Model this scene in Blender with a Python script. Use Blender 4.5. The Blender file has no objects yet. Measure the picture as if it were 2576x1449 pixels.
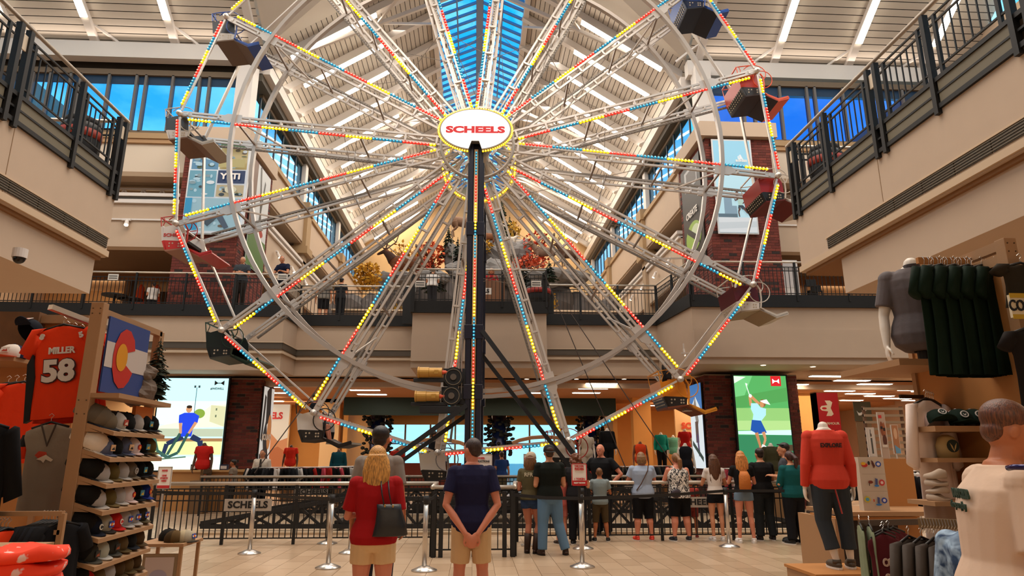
import bpy, bmesh, math, random
from mathutils import Vector, Matrix, noise
R = random.Random(7)
PI = math.pi
SC = bpy.context.scene
COL = SC.collection
# ---------------------------------------------------------------- camera
FPX, CAMH = 1672.0, 1.6
TH = math.atan((1146-724.5)/FPX)
YW = math.atan((1288-1192)/FPX*math.cos(TH))
cd = bpy.data.cameras.new('camera'); cam = bpy.data.objects.new('camera', cd); COL.objects.link(cam)
cd.sensor_fit = 'HORIZONTAL'; cd.sensor_width = 36.0; cd.lens = FPX/2576*36.0
cd.clip_start = 0.1; cd.clip_end = 400
cam.location = (0, 0, CAMH); cam.rotation_euler = (PI/2+TH, 0, -YW)
SC.camera = cam
# ---------------------------------------------------------------- view, world
SC.view_settings.view_transform = 'Standard'; SC.view_settings.look = 'None'
SC.view_settings.gamma = 1.0; SC.view_settings.use_curve_mapping = False
SC.view_settings.exposure = 0.12
w = bpy.data.worlds.new('sky'); SC.world = w; w.use_nodes = True
nt = w.node_tree; nt.nodes.clear()
def N(nt, t, **k):
    n = nt.nodes.new(t)
    for a, b in k.items(): setattr(n, a, b)
    return n
out = N(nt, 'ShaderNodeOutputWorld'); bg = N(nt, 'ShaderNodeBackground')
tc = N(nt, 'ShaderNodeTexCoord'); mp = N(nt, 'ShaderNodeMapping'); mp.inputs['Scale'].default_value = (5, 5, 11)
nz = N(nt, 'ShaderNodeTexNoise'); nz.inputs['Scale'].default_value = 1.0; nz.inputs['Detail'].default_value = 7; nz.inputs['Roughness'].default_value = .55
cr = N(nt, 'ShaderNodeValToRGB'); cr.color_ramp.elements[0].position = .47; cr.color_ramp.elements[1].position = .66
cr.color_ramp.elements[0].color = (0, 0, 0, 1); cr.color_ramp.elements[1].color = (1, 1, 1, 1)
mx = N(nt, 'ShaderNodeMix', data_type='RGBA'); mx.inputs[6].default_value = (0.0, .46, .95, 1); mx.inputs[7].default_value = (.62, 1.0, 1.1, 1)
nt.links.new(tc.outputs['Generated'], mp.inputs[0]); nt.links.new(mp.outputs[0], nz.inputs[0]); nt.links.new(nz.outputs[0], cr.inputs[0])
sx = N(nt, 'ShaderNodeSeparateXYZ'); mr = N(nt, 'ShaderNodeMapRange'); mr.inputs[1].default_value = .03; mr.inputs[2].default_value = .50; mr.inputs[3].default_value = 1; mr.inputs[4].default_value = 0
mh = N(nt, 'ShaderNodeMix', data_type='RGBA'); mh.inputs[7].default_value = (.62, .95, 1.1, 1)
nt.links.new(tc.outputs['Generated'], sx.inputs[0]); nt.links.new(sx.outputs[2], mr.inputs[0]); nt.links.new(mr.outputs[0], mh.inputs[0]); nt.links.new(mx.outputs[2], mh.inputs[6])
nt.links.new(cr.outputs[0], mx.inputs[0]); nt.links.new(mh.outputs[2], bg.inputs[0]); nt.links.new(bg.outputs[0], out.inputs[0])
bg.inputs[1].default_value = 1.35
# ---------------------------------------------------------------- area lights: unseen shop ceiling panels behind the viewer, added fills under the roof
def area(name, loc, rot, sx, sy, power, col):
    l = bpy.data.lights.new(name, 'AREA'); l.shape = 'RECTANGLE'; l.size = sx; l.size_y = sy; l.energy = power; l.color = col
    o = bpy.data.objects.new(name, l); o.location = loc; o.rotation_euler = rot; COL.objects.link(o); return o
WARM = (1.0, .77, .54)
area('shop_ceiling_light', (-2.5, -1.8, 4.1), (0, 0, 0), 3.0, 1.2, 75, WARM)
area('shop_ceiling_light', (2.8, -1.8, 4.1), (0, 0, 0), 3.0, 1.2, 75, WARM)
area('roof_fill', (0, 15.0, 20.5), (0, 0, 0), 16, 4, 2000, (1, .90, .80))  # added fills: broad area lights below the roof, no fixtures there
area('roof_fill', (0, 6.0, 18.5), (0, 0, 0), 12, 4, 1500, (1, .86, .73))
area('roof_fill', (0, 35.0, 20.0), (0, 0, 0), 8, 18, 1500, (1, .90, .78))
area('roof_fill', (-11.5, 15, 16), (0, 0, 0), 5, 8, 520, (1, .89, .78))
area('roof_fill', (11.5, 14, 16), (0, 0, 0), 5, 8, 520, (1, .89, .78))

for s_ in (-1, 1):  # upward fills added along the eaves to brighten the roof deck
    area('deck_fill', (s_*8.2, 36, 16.9), (PI, s_*-.45, 0), .5, 22, 60, (1, .88, .74))
    area('deck_fill', (s_*14, 22.9, 17.0), (PI+.5, 0, 0), 10, .4, 25, (1, .84, .70))
# ---------------------------------------------------------------- helpers
def at(px, py, X=None, Y=None, Z=None):
    """world point seen along a direction of the photograph, at a known world X, Y or Z"""
    r = px-1288; d = py-724.5
    fw = FPX*math.cos(TH)+d*math.sin(TH); z = FPX*math.sin(TH)-d*math.cos(TH)
    v = Vector((r*math.cos(YW)+fw*math.sin(YW), -r*math.sin(YW)+fw*math.cos(YW), z))
    t = X/v.x if X is not None else Y/v.y if Y is not None else (Z-CAMH)/v.z
    v = v*t; v.z += CAMH
    return v
def srgb(h):
    if isinstance(h, str):
        h = h.lstrip('#'); c = [int(h[i:i+2], 16)/255 for i in (0, 2, 4)]
    else: c = h
    return tuple((x/12.92 if x <= .04045 else ((x+.055)/1.055)**2.4) for x in c[:3])
MATS = {}
def M(h, rough=.6, metal=0., emit=0., bump=0., bscale=40., var=0., name=None, spec=.5, alpha=1., vscale=3.):
    """procedural material: colour (sRGB hex), roughness, metal, optional emission, noise bump and colour variation"""
    key = (h if isinstance(h, str) else tuple(h), rough, metal, emit, bump, bscale, var, spec, alpha)
    if key in MATS: return MATS[key]
    m = bpy.data.materials.new(name or 'mat_'+str(h).lstrip('#')); m.use_nodes = True
    nt = m.node_tree; b = nt.nodes['Principled BSDF']; c = srgb(h)
    b.inputs['Base Color'].default_value = (*c, 1); b.inputs['Roughness'].default_value = rough
    b.inputs['Metallic'].default_value = metal; b.inputs['Specular IOR Level'].default_value = spec
    if emit:
        b.inputs['Emission Color'].default_value = (*c, 1); b.inputs['Emission Strength'].default_value = emit
        if emit: b.inputs['Base Color'].default_value = (c[0]*.3, c[1]*.3, c[2]*.3, 1)
    if bump or var:
        t = nt.nodes.new('ShaderNodeTexCoord'); n = nt.nodes.new('ShaderNodeTexNoise'); n.inputs['Scale'].default_value = bscale; n.inputs['Detail'].default_value = 4
        nt.links.new(t.outputs['Object'], n.inputs['Vector'])
        if bump:
            bp = nt.nodes.new('ShaderNodeBump'); bp.inputs['Strength'].default_value = bump; bp.inputs['Distance'].default_value = .02
            nt.links.new(n.outputs['Fac'], bp.inputs['Height']); nt.links.new(bp.outputs[0], b.inputs['Normal'])
        if var:
            n2 = nt.nodes.new('ShaderNodeTexNoise'); n2.inputs['Scale'].default_value = vscale; n2.inputs['Detail'].default_value = 5
            nt.links.new(t.outputs['Object'], n2.inputs['Vector'])
            x = nt.nodes.new('ShaderNodeMix'); x.data_type = 'RGBA'
            x.inputs[6].default_value = (*[v*(1-var) for v in c], 1); x.inputs[7].default_value = (*[min(1, v*(1+var)) for v in c], 1)
            nt.links.new(n2.outputs['Fac'], x.inputs[0]); nt.links.new(x.outputs[2], b.inputs['Base Color'])
    MATS[key] = m
    return m
def glass(h, refl=.12, name='glass'):
    key = ('g', h, refl)
    if key in MATS: return MATS[key]
    m = bpy.data.materials.new(name); m.use_nodes = True; nt = m.node_tree; nt.nodes.clear()
    o = nt.nodes.new('ShaderNodeOutputMaterial'); mix = nt.nodes.new('ShaderNodeMixShader'); tr = nt.nodes.new('ShaderNodeBsdfTransparent'); gl = nt.nodes.new('ShaderNodeBsdfGlossy')
    tr.inputs[0].default_value = (*srgb(h), 1); gl.inputs['Roughness'].default_value = .03; mix.inputs[0].default_value = refl
    nt.links.new(tr.outputs[0], mix.inputs[1]); nt.links.new(gl.outputs[0], mix.inputs[2]); nt.links.new(mix.outputs[0], o.inputs[0])
    MATS[key] = m; return m
def basis(d, up=(0, 0, 1)):
    d = Vector(d).normalized(); up = Vector(up)
    if abs(d.dot(up)) > .999: up = Vector((0, 1, 0)) if abs(d.y) < .9 else Vector((1, 0, 0))
    s = d.cross(up).normalized(); u = s.cross(d).normalized()
    return s, u, d
class MB:
    def __init__(s): s.v = []; s.f = []; s.m = []; s.k = 0
    def add(s, vs, fs):
        o = len(s.v); s.v += [tuple(v) for v in vs]; s.f += [tuple(i+o for i in f) for f in fs]; s.m += [s.k]*len(fs); return s
    def mat(s, k): s.k = k; return s
    def b(s, x0, x1, y0, y1, z0, z1):
        return s.add([(x0, y0, z0), (x1, y0, z0), (x1, y1, z0), (x0, y1, z0), (x0, y0, z1), (x1, y0, z1), (x1, y1, z1), (x0, y1, z1)],
                     [(0, 3, 2, 1), (4, 5, 6, 7), (0, 1, 5, 4), (1, 2, 6, 5), (2, 3, 7, 6), (3, 0, 4, 7)])
    def c(s, p, sx, sy, sz): return s.b(p[0]-sx/2, p[0]+sx/2, p[1]-sy/2, p[1]+sy/2, p[2]-sz/2, p[2]+sz/2)
    def bar(s, p, q, w, h, up=(0, 0, 1)):
        p = Vector(p); q = Vector(q); a, u, d = basis(q-p, up); a = a*w/2; u = u*h/2
        return s.add([p-a-u, p+a-u, p+a+u, p-a+u, q-a-u, q+a-u, q+a+u, q-a+u], [(0, 1, 2, 3), (7, 6, 5, 4), (0, 4, 5, 1), (1, 5, 6, 2), (2, 6, 7, 3), (3, 7, 4, 0)])
    def tube(s, pts, r, n=8, closed=False):
        pts = [Vector(p) for p in pts]; k = len(pts); rr = r if isinstance(r, (list, tuple)) else [r]*k
        vs = []; prev = None
        for i, p in enumerate(pts):
            if closed: d = pts[(i+1) % k]-pts[i-1]
            else: d = pts[min(i+1, k-1)]-pts[max(i-1, 0)]
            d.normalize()
            if prev is None: a, u, _ = basis(d)
            else:
                a = prev-d*prev.dot(d)
                if a.length < 1e-6: a, u, _ = basis(d)
                a.normalize(); u = a.cross(d).normalized()
            prev = a
            for j in range(n):
                t = 2*PI*j/n; vs.append(p+a*math.cos(t)*rr[i]+u*math.sin(t)*rr[i])
        fs = []
        for i in range(k if closed else k-1):
            i2 = (i+1) % k
            for j in range(n): fs.append((i*n+j, i*n+(j+1) % n, i2*n+(j+1) % n, i2*n+j))
        if not closed: fs += [tuple(range(n-1, -1, -1)), tuple((k-1)*n+j for j in range(n))]
        return s.add(vs, fs)
    def cyl(s, p, q, r0, r1=None, n=12): return s.tube([p, q], [r0, r0 if r1 is None else r1], n)
    def lathe(s, prof, n=16, o=(0, 0, 0), T=None):
        vs = []; fs = []; T = T or Matrix.Identity(4); o = Vector(o)
        for r, z in prof:
            for j in range(n): vs.append(o+(T @ Vector((r*math.cos(2*PI*j/n), r*math.sin(2*PI*j/n), z))))
        for i in range(len(prof)-1):
            for j in range(n): fs.append((i*n+j, i*n+(j+1) % n, (i+1)*n+(j+1) % n, (i+1)*n+j))
        fs += [tuple(range(n-1, -1, -1)), tuple((len(prof)-1)*n+j for j in range(n))]
        return s.add(vs, fs)
    def prism(s, poly, a0, a1, f):
        """extrude a 2D polygon; f(u,v,a) gives the 3D point"""
        n = len(poly)
        return s.add([f(u, v, a0) for u, v in poly]+[f(u, v, a1) for u, v in poly],
                     [tuple(range(n)), tuple(range(2*n-1, n-1, -1))]+[(i, n+i, n+(i+1) % n, (i+1) % n) for i in range(n)])
    def ell(s, c, rx, ry, rz, n=12, m=8, T=None):
        vs = []; fs = []; c = Vector(c); T = T or Matrix.Identity(3)
        for i in range(m+1):
            t = PI*i/m
            for j in range(n):
                a = 2*PI*j/n; vs.append(c+T @ Vector((rx*math.sin(t)*math.cos(a), ry*math.sin(t)*math.sin(a), rz*math.cos(t))))
        for i in range(m):
            for j in range(n): fs.append((i*n+j, (i+1)*n+j, (i+1)*n+(j+1) % n, i*n+(j+1) % n))
        return s.add(vs, fs)
    def loft(s, rings, n=14, caps=True):
        """rings: (centre, halfaxis a, halfaxis b) vectors"""
        vs = []; fs = []; k = len(rings)
        for c, a, b_ in rings:
            c = Vector(c); a = Vector(a); b_ = Vector(b_)
            for j in range(n):
                t = 2*PI*j/n; vs.append(c+a*math.cos(t)+b_*math.sin(t))
        for i in range(k-1):
            for j in range(n): fs.append((i*n+j, i*n+(j+1) % n, (i+1)*n+(j+1) % n, (i+1)*n+j))
        if caps: fs += [tuple(range(n-1, -1, -1)), tuple((k-1)*n+j for j in range(n))]
        return s.add(vs, fs)
    def T(s, Mx):
        s.v = [tuple(Mx @ Vector(v)) for v in s.v]; return s
    def mesh(s, name, mats, smooth=False):
        me = bpy.data.meshes.new(name); me.from_pydata(s.v, [], s.f)
        for m in (mats if isinstance(mats, (list, tuple)) else [mats]): me.materials.append(m)
        if any(s.m): me.polygons.foreach_set('material_index', s.m)
        if smooth: me.polygons.foreach_set('use_smooth', [True]*len(me.polygons))
        me.update(); return me
    def build(s, name, mats, parent=None, smooth=False, bevel=0., fix=False):
        me = s.mesh(name, mats, smooth)
        if fix:
            bm = bmesh.new(); bm.from_mesh(me); bmesh.ops.recalc_face_normals(bm, faces=bm.faces); bm.to_mesh(me); bm.free()
        o = bpy.data.objects.new(name, me); COL.objects.link(o)
        if parent: o.parent = parent
        if bevel:
            md = o.modifiers.new('bevel', 'BEVEL'); md.width = bevel; md.segments = 2; md.limit_method = 'ANGLE'
        return o
def thing(name, label, cat, loc=(0, 0, 0), rz=0., group=None):
    o = bpy.data.objects.new(name, None); o.empty_display_size = .1; COL.objects.link(o)
    o.location = loc; o.rotation_euler = (0, 0, rz); o['label'] = label; o['category'] = cat
    if group: o['group'] = group
    return o
def tag(o, label, cat, group=None, kind=None):
    o['label'] = label; o['category'] = cat
    if group: o['group'] = group
    if kind: o['kind'] = kind
    return o
def struct(o, label=None):
    o['kind'] = 'structure'
    if label: o['label'] = label
    return o
def stuff(o): o['kind'] = 'stuff'; return o
def inst(name, me, parent, loc=(0, 0, 0), rot=None, scale=None):
    o = bpy.data.objects.new(name, me); COL.objects.link(o); o.parent = parent; o.location = loc
    if rot: o.rotation_euler = rot
    if scale: o.scale = scale
    return o
def copy_tree(o, parent=None):
    c = o.copy(); COL.objects.link(c); c.parent = parent
    for ch in list(o.children): copy_tree(ch, c)
    return c
def text(s, size, m, parent, loc, rot=(PI/2, 0, 0), bold=.0, sx=1., depth=.004, name='lettering', align='CENTER', space=1.):
    cu = bpy.data.curves.new(name, 'FONT'); cu.body = s; cu.size = size; cu.align_x = align; cu.align_y = 'CENTER'; cu.extrude = depth; cu.offset = bold; cu.space_character = space; cu.resolution_u = 3
    t = bpy.data.objects.new(name, cu); COL.objects.link(t)
    dg = bpy.context.evaluated_depsgraph_get(); me = bpy.data.meshes.new_from_object(t.evaluated_get(dg)); bpy.data.objects.remove(t)
    me.materials.clear(); me.materials.append(m)
    o = bpy.data.objects.new(name, me); COL.objects.link(o); o.parent = parent; o.location = loc; o.rotation_euler = rot; o.scale = (sx, 1, 1)
    return o
def flat(parent, name, P, ux, uz, shapes, emit=0., step=.004, nrm=None):
    """flat printed or lit picture: coloured polygons in 0..1 (u right, v down) stacked a few mm apart"""
    mats = []; mb = MB(); P = Vector(P); ux = Vector(ux); uz = Vector(uz); nn = Vector(nrm) if nrm else ux.cross(-uz).normalized()*-1
    for i, (c, poly) in enumerate(shapes):
        m = M(c, .5, emit=emit)
        if m not in mats: mats.append(m)
        mb.mat(mats.index(m)); q = [P+ux*u+uz*(-v)+nn*(step*i) for u, v in poly]
        mb.add(q, [tuple(range(len(q)))])
    return mb.build(name, mats, parent)
def rect(u0, v0, u1, v1): return [(u0, v0), (u1, v0), (u1, v1), (u0, v1)]
def circ(u, v, r, ry=None, n=20): return [(u+r*math.cos(2*PI*i/n), v+(ry or r)*math.sin(2*PI*i/n)) for i in range(n)]
def limb(p, q, w0, w1=None):
    w1 = w0 if w1 is None else w1; dx, dy = q[0]-p[0], q[1]-p[1]; l = math.hypot(dx, dy) or 1; nx, ny = -dy/l, dx/l
    return [(p[0]+nx*w0, p[1]+ny*w0), (q[0]+nx*w1, q[1]+ny*w1), (q[0]-nx*w1, q[1]-ny*w1), (p[0]-nx*w0, p[1]-ny*w0)]
ORD = ['first', 'second', 'third', 'fourth', 'fifth', 'sixth', 'seventh', 'eighth', 'ninth', 'tenth', 'eleventh', 'twelfth', 'thirteenth']
def hairmat(h):
    key = ('hair', h)
    if key in MATS: return MATS[key]
    m = bpy.data.materials.new('hair_strands'); m.use_nodes = True; nt = m.node_tree; b = nt.nodes['Principled BSDF']; c = srgb(h)
    t = nt.nodes.new('ShaderNodeTexCoord'); mp = nt.nodes.new('ShaderNodeMapping'); mp.inputs['Scale'].default_value = (190, 190, 14); n = nt.nodes.new('ShaderNodeTexNoise'); n.inputs['Scale'].default_value = 1.0; n.inputs['Detail'].default_value = 5; n.inputs['Distortion'].default_value = .4
    nt.links.new(t.outputs['Object'], mp.inputs[0]); nt.links.new(mp.outputs[0], n.inputs[0])
    x = nt.nodes.new('ShaderNodeMix'); x.data_type = 'RGBA'; x.inputs[6].default_value = (*[v*.45 for v in c], 1); x.inputs[7].default_value = (*[min(1, v*1.7) for v in c], 1)
    r = nt.nodes.new('ShaderNodeMapRange'); r.inputs[1].default_value = .35; r.inputs[2].default_value = .65
    nt.links.new(n.outputs['Fac'], r.inputs[0]); nt.links.new(r.outputs[0], x.inputs[0]); nt.links.new(x.outputs[2], b.inputs['Base Color'])
    bp = nt.nodes.new('ShaderNodeBump'); bp.inputs['Strength'].default_value = .5; bp.inputs['Distance'].default_value = .006; nt.links.new(n.outputs['Fac'], bp.inputs['Height']); nt.links.new(bp.outputs[0], b.inputs['Normal'])
    b.inputs['Roughness'].default_value = .42; MATS[key] = m; return m
# ---------------------------------------------------------------- common materials
BEIGE = M('#c2ab94', .75, bump=.03, bscale=60, var=.04, name='painted_beige'); BEIGE2 = M('#a68d72', .75, name='painted_tan')
TANCAP = M('#a88a64', .7, name='tan_cap'); WHITE = M('#ded6cf', .45, name='white_steel'); DECK = M('#cfc5b8', .5, name='deck_paint'); DARKGAP = M('#4a423a', .8, name='deck_dark_joint')  # darker colour for the joints between the deck ribs
BLACK = M('#0a0a0a', .6, name='black_steel'); BLACKM = M('#141416', .6, name='black_metal'); CHROME = M('#cfc9c2', .28, .9, name='brushed_steel'); STEELR = M('#c9bfb2', .35, .6, name='satin_rail')
LAMP = M('#fff0d8', .5, emit=16., name='fluorescent_tube'); LAMPW = M('#ffe2b8', .5, emit=9., name='warm_lamp'); GREYP = M('#6c6450', .6, name='grey_infill')
SOFFIT = M('#7d5c3c', .8, name='soffit'); GROUT = M('#9a8a78', .9, name='mortar')
# ================================================================ SETTING
# ---- floor: base slab, 300 nearest tiles as pieces, the rest joined
fl = struct(MB().b(-20.2, 20.2, -7, 52, -.3, -.012).build('floor', M('#8e7558', .6, name='grout')))
tw, tl = .32, .64
tile_m = [M(c, .34, bump=.02, bscale=9, var=.06, name='floor_tile') for c in ('#b69c80', '#b09579', '#bba185', '#aa9074')]
tmesh = [MB().b(0, tw-.006, 0, tl-.006, -.012, 0).mesh('tile', m) for m in tile_m]
rows = []
for j in range(-4, 66):
    for i in range(-62, 62):
        x = i*tw; y = j*tl+(tl/2 if i % 2 else 0)
        d = abs(x-.0)*.55+abs(y-10.6)
        vis = (abs(x+.16) < (y+.6)*.76) and y > 8.3
        rows.append((0 if vis else 1, d, x, y))
rows.sort(); rest = MB()
for k, (v_, d, x, y) in enumerate(rows):
    r = R.randrange(4)
    if k < 300: inst('tile', tmesh[r], fl, (x, y, 0))
    elif x*x < 400 and y > -3 and y < 42: rest.mat(r).b(x, x+tw-.006, y, y+tl-.006, -.012, 0)
stuff(rest.build('tile_field', tile_m, fl))
# ---- walls
W = struct(MB().b(-16.2, 16.2, -7.2, -7, 0, 23).build('wall_back', BEIGE))
struct(MB().b(-20.2, -20, -7, 52, 0, 18).build('wall_left', BEIGE)); struct(MB().b(20, 20.2, -7, 52, 0, 18).build('wall_right', BEIGE))
GW = struct(MB().prism([(-9, 6), (9, 6), (9, 16.6), (0.05, 22.5), (-9, 16.6)], 48, 48.3, lambda u, v, a: (u, a, v)).build('wall_far', M('#e0b884', .8, var=.05, name='diorama_sky_paint')))
# ---- nave roof (corrugated deck on two slopes)
S, EZ, EX = .65, 16.8, 8.5
YN0, YN1 = 23.4, 48.2
def deck(side):
    mb = MB(); n = 38; x0, x1 = EX+.9, 2.05
    for i in range(n):
        a = x0+(x1-x0)*i/n; b_ = x0+(x1-x0)*(i+1)/n; g = .022
        za = EZ+S*(EX-a)+.2; zb = EZ+S*(EX-b_)+.2
        q = lambda x, z, dz: [(side*x, YN0, z+dz), (side*x, YN1, z+dz)]
        g2 = (b_-a)*(1-g/abs(b_-a)); xm = a+g2; zm = EZ+S*(EX-xm)+.2
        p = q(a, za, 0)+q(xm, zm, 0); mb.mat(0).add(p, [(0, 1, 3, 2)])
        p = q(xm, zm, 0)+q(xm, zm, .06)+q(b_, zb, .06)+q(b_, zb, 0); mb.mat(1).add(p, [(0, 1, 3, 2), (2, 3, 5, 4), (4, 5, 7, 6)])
    p = [(side*x0, YN0, EZ+S*(EX-x0)+.35), (side*x0, YN1, EZ+S*(EX-x0)+.35), (side*x1, YN1, EZ+S*(EX-x1)+.35), (side*x1, YN0, EZ+S*(EX-x1)+.35)]
    mb.mat(0).add(p, [(0, 1, 2, 3)])
    return mb
ce = struct(deck(1).build('ceiling', [DECK, DARKGAP]), 'white corrugated metal roof deck over the hall')
o = deck(-1).build('roof_deck', [DECK, DARKGAP], ce); stuff(o)
# transept deck (ribs run left to right), front slope
mb = MB(); n = 60; ya, yb = 24.2, 11.0
for sx0, sx1, y0, y_end in ((-20, -8.3, 24.2, 11.0), (8.3, 20, 24.2, 11.0), (-8.3, 8.3, 19.2, 11.0)):
    k = int((y0-y_end)/.235)
    for i in range(k):
        y1 = y0-.235*i; y2 = y1-.21; y3 = y1-.235
        z = lambda y: EZ+.2+S*(23.4-y)
        # clip to outside the nave opening
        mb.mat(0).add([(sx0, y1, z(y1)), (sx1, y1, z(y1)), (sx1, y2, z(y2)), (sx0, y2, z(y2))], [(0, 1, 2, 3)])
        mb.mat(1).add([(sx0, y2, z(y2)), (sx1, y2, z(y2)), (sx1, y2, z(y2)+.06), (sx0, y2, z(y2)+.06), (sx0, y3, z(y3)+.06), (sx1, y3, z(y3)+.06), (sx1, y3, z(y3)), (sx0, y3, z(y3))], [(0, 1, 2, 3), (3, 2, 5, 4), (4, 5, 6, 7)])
stuff(mb.build('roof_deck', [DECK, DARKGAP], ce))
MB().b(-20, 20, -7, 11.2, 25.0, 25.3).build('roof_slab', DECK, ce)
# triangular infills between nave deck and transept deck
for s in (-1, 1):
    MB().add([(s*8.4, 23.4, EZ+.2), (s*8.4, 19.2, EZ+.2+S*4.2), (s*2.0, 19.2, EZ+.2+S*4.2), (s*2.0, 23.4, 21.2)], [(0, 1, 2, 3)]).build('roof_valley', DECK, ce)
# ---- rafters, light strips
raf_me = {}
rafters = thing('roof_frame', 'white painted steel rafters and braces under the roof deck', 'roof frame')
YR = [24.2+2.1*i for i in range(12)]
for y in YR:
    for s in (-1, 1):
        mb = MB(); p = Vector((s*8.6, y, EZ-.02)); q = Vector((s*2.0, y, EZ+S*6.5-.02)); mb.bar(p, q, .26, .30, (0, 1, 0) if 0 else (0, 0, 1))
        mb.b(s*8.6-.12, s*8.6+.12, y-.05, y+.05, EZ-.35, EZ+.1); mb.bar((s*8.55, y, EZ-.15), (s*7.9, y, EZ+.30), .06, .06)
        mb.build('rafter', WHITE, rafters)
for i, y in enumerate((19.9, 24.2, 32.6, 41.0)):
    mb = MB()
    for s in (-1, 1):
        if y > 20:
            mb.bar((s*6.9, y, 17.55), (0.0, y, 20.9), .12, .16); mb.bar((s*4.2, y, 18.9), (s*2.0, y+2.0, 20.4), .09, .09); mb.bar((s*4.2, y, 18.9), (s*2.0, y-2.0, 20.4), .09, .09)
    if y > 20: mb.bar((0, y, 20.7), (0, y, 22.4), .14, .14); mb.build('brace_truss', WHITE, rafters)
for s in (-1, 1):
    MB().b(s*8.45-.3, s*8.45+.3, 23.6, 48, EZ-.78, EZ-.32).build('eave_beam', WHITE, rafters)
    MB().b(s*2.1-.12, s*2.1+.12, 19.5, 48, 20.85, 21.35).build('skylight_curb', WHITE, rafters)
    # transept front beam (long white box) and lower beam
    MB().b(s*8.3 if s > 0 else -20, 20 if s > 0 else -8.3, 23.1, 23.5, 16.27, 16.92).build('long_beam', WHITE, rafters)
    MB().b(s*9 if s > 0 else -20, 20 if s > 0 else -9, 23.6, 24.0, 15.9, 16.05).build('long_beam', WHITE, rafters); MB().b(s*9 if s > 0 else -20, 20 if s > 0 else -9, 23.9, 24.0, 16.0, 17.2).build('closing_panel', M('#4a423a'), rafters)
    for x in ((-17.7, -14.7, -11.7, -8.7) if s < 0 else (8.8, 11.9, 15.0, 18.1)):
        mb = MB(); mb.bar((x, 23.3, EZ+.25), (x, 12.5, EZ+.25+S*10.8), .28, .36); mb.b(x-.13, x+.13, 23.15, 23.45, 16.9, 17.2)
        mb.bar((x+.9*(-s), 23.3, 16.95), (x, 22.7, 17.5), .09, .09); mb.build('rafter', WHITE, rafters)
    for y, hw in ((23.0, .3), (31.4, .22), (39.8, .22), (47.0, .22)):
        zb = 6.35 if y < 25 else 12.0
        MB().b(s*8.75-hw, s*8.75+hw, y-hw, y+hw, zb, EZ-.3).build('steel_column', WHITE, rafters)
# strips
st_me = MB(); st_me.bar((0, 0, 0), (3.9, 0, 0), .25, .07)
st_me = st_me.mesh('lamp_body', LAMP)
hs_me = MB(); hs_me.bar((-.03, 0, .05), (3.93, 0, .05), .29, .08); hs_me = hs_me.mesh('housing', WHITE)
ang = math.atan(S)
for i, y in enumerate(YR):
    for s in (-1, 1):
        t = thing('strip_light', f'lit strip under the {ORD[i]} rafter of the '+('left' if s < 0 else 'right')+' roof slope, counted away from the wheel', 'light', (s*7.55, y-.02, EZ+S*.95-.26), 0, 'strip lights along the nave rafters')
        t.rotation_euler = (0, -ang, 0) if s < 0 else (0, -ang, PI)
        inst('tube', st_me, t); inst('housing', hs_me, t)
for x in (-17.7, -14.7, -11.7, 11.9, 15.0, 18.1):
    t = thing('strip_light', 'lit strip on the sloping rafter '+('left' if x < 0 else 'right')+' of the wheel, '+{17.7: 'farthest out', 14.7: 'second from the wheel', 11.7: 'nearest the wheel', 11.9: 'nearest the wheel', 15.0: 'second from the wheel', 18.1: 'farthest out'}[abs(x)], 'light', (x, 22.35, EZ+.62), 0, 'strip lights along the front rafters')
    t.rotation_euler = (0, -ang, -PI/2)
    inst('tube', st_me, t); inst('housing', hs_me, t)
# ---- skylight
SKG = glass('#b0ecff', .06, 'skylight_glass')
sk = thing('skylight', 'long peaked glass skylight along the roof ridge with bright blue sky behind', 'skylight')
zr = 22.05
for s in (-1, 1):
    for j in range(48):
        y = 19.6+j*.6
        if j % 1 == 0:
            for (xa, xb) in ((2.0, 1.08), (1.02, .08)):
                za, zb = 21.2+(2.0-xa)*.45, 21.2+(2.0-xb)*.45
                o = MB().add([(s*xa, y+.05, za), (s*xb, y+.05, zb), (s*xb, y+.5, zb), (s*xa, y+.5, za)], [(0, 1, 2, 3)]).build('pane', SKG, sk)
        MB().bar((s*2.0, y+.575, 21.2), (0.0, y+.575, 22.1), .09, .12).build('glazing_bar', M('#5d86b8', .5, name='blue_grey_bar'), sk) if j % 1 == 0 else None
    MB().bar((s*1.05, 19.6, 21.62), (s*1.05, 48, 21.62), .07, .12).build('purlin', M('#7a9cc6', .5), sk)
MB().bar((0, 19.6, 22.05), (0, 48, 22.05), .34, .14).build('ridge_beam', M('#7f93b0', .5, name='ridge_blue'), sk)
# ---- transept far windows
FRAME = M('#6f5c46', .6, name='bronze_frame'); GL = glass('#b4e6ff', .10, 'window_glass'); GLR = glass('#8cb4ea', .10, 'window_glass_deep'); SHADE = M('#1c3a58', .7, name='dark_transom')
def wall_window(idx, x0, x1, y, mull, gl):
    w_ = MB(); w_.b(x0, x1, y-.05, y+.1, 13.30, 13.42); w_.b(x0, x1, y-.08, y+.12, 15.72, 15.95)
    root = struct(w_.build(f'window_{idx}', FRAME))
    xs = [x0]+mull+[x1]
    for m_ in xs: MB().b(m_-.045, m_+.045, y-.08, y+.1, 13.4, 15.75).build('mullion', M('#6a645f', .5, name='mullion_grey'), root)
    for a, b_ in zip(xs[:-1], xs[1:]):
        MB().b(a+.045, b_-.045, y+.02, y+.03, 13.42, 15.36).build('pane', gl, root)
        MB().b(a+.045, b_-.045, y+.02, y+.03, 15.36, 15.75).build('transom_panel', SHADE, root)
    return root
mulL = [at(p, 250, Y=23.5).x for p in (25, 75, 118, 170, 196, 268, 338, 362, 430, 498, 523)]
wall_window(1, -20, -9.05, 23.5, mulL, GL)
mulR = [at(p, 250, Y=22.9).x for p in (1868, 1895, 1962, 2030, 2050, 2120, 2185, 2270, 2330)]
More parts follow.
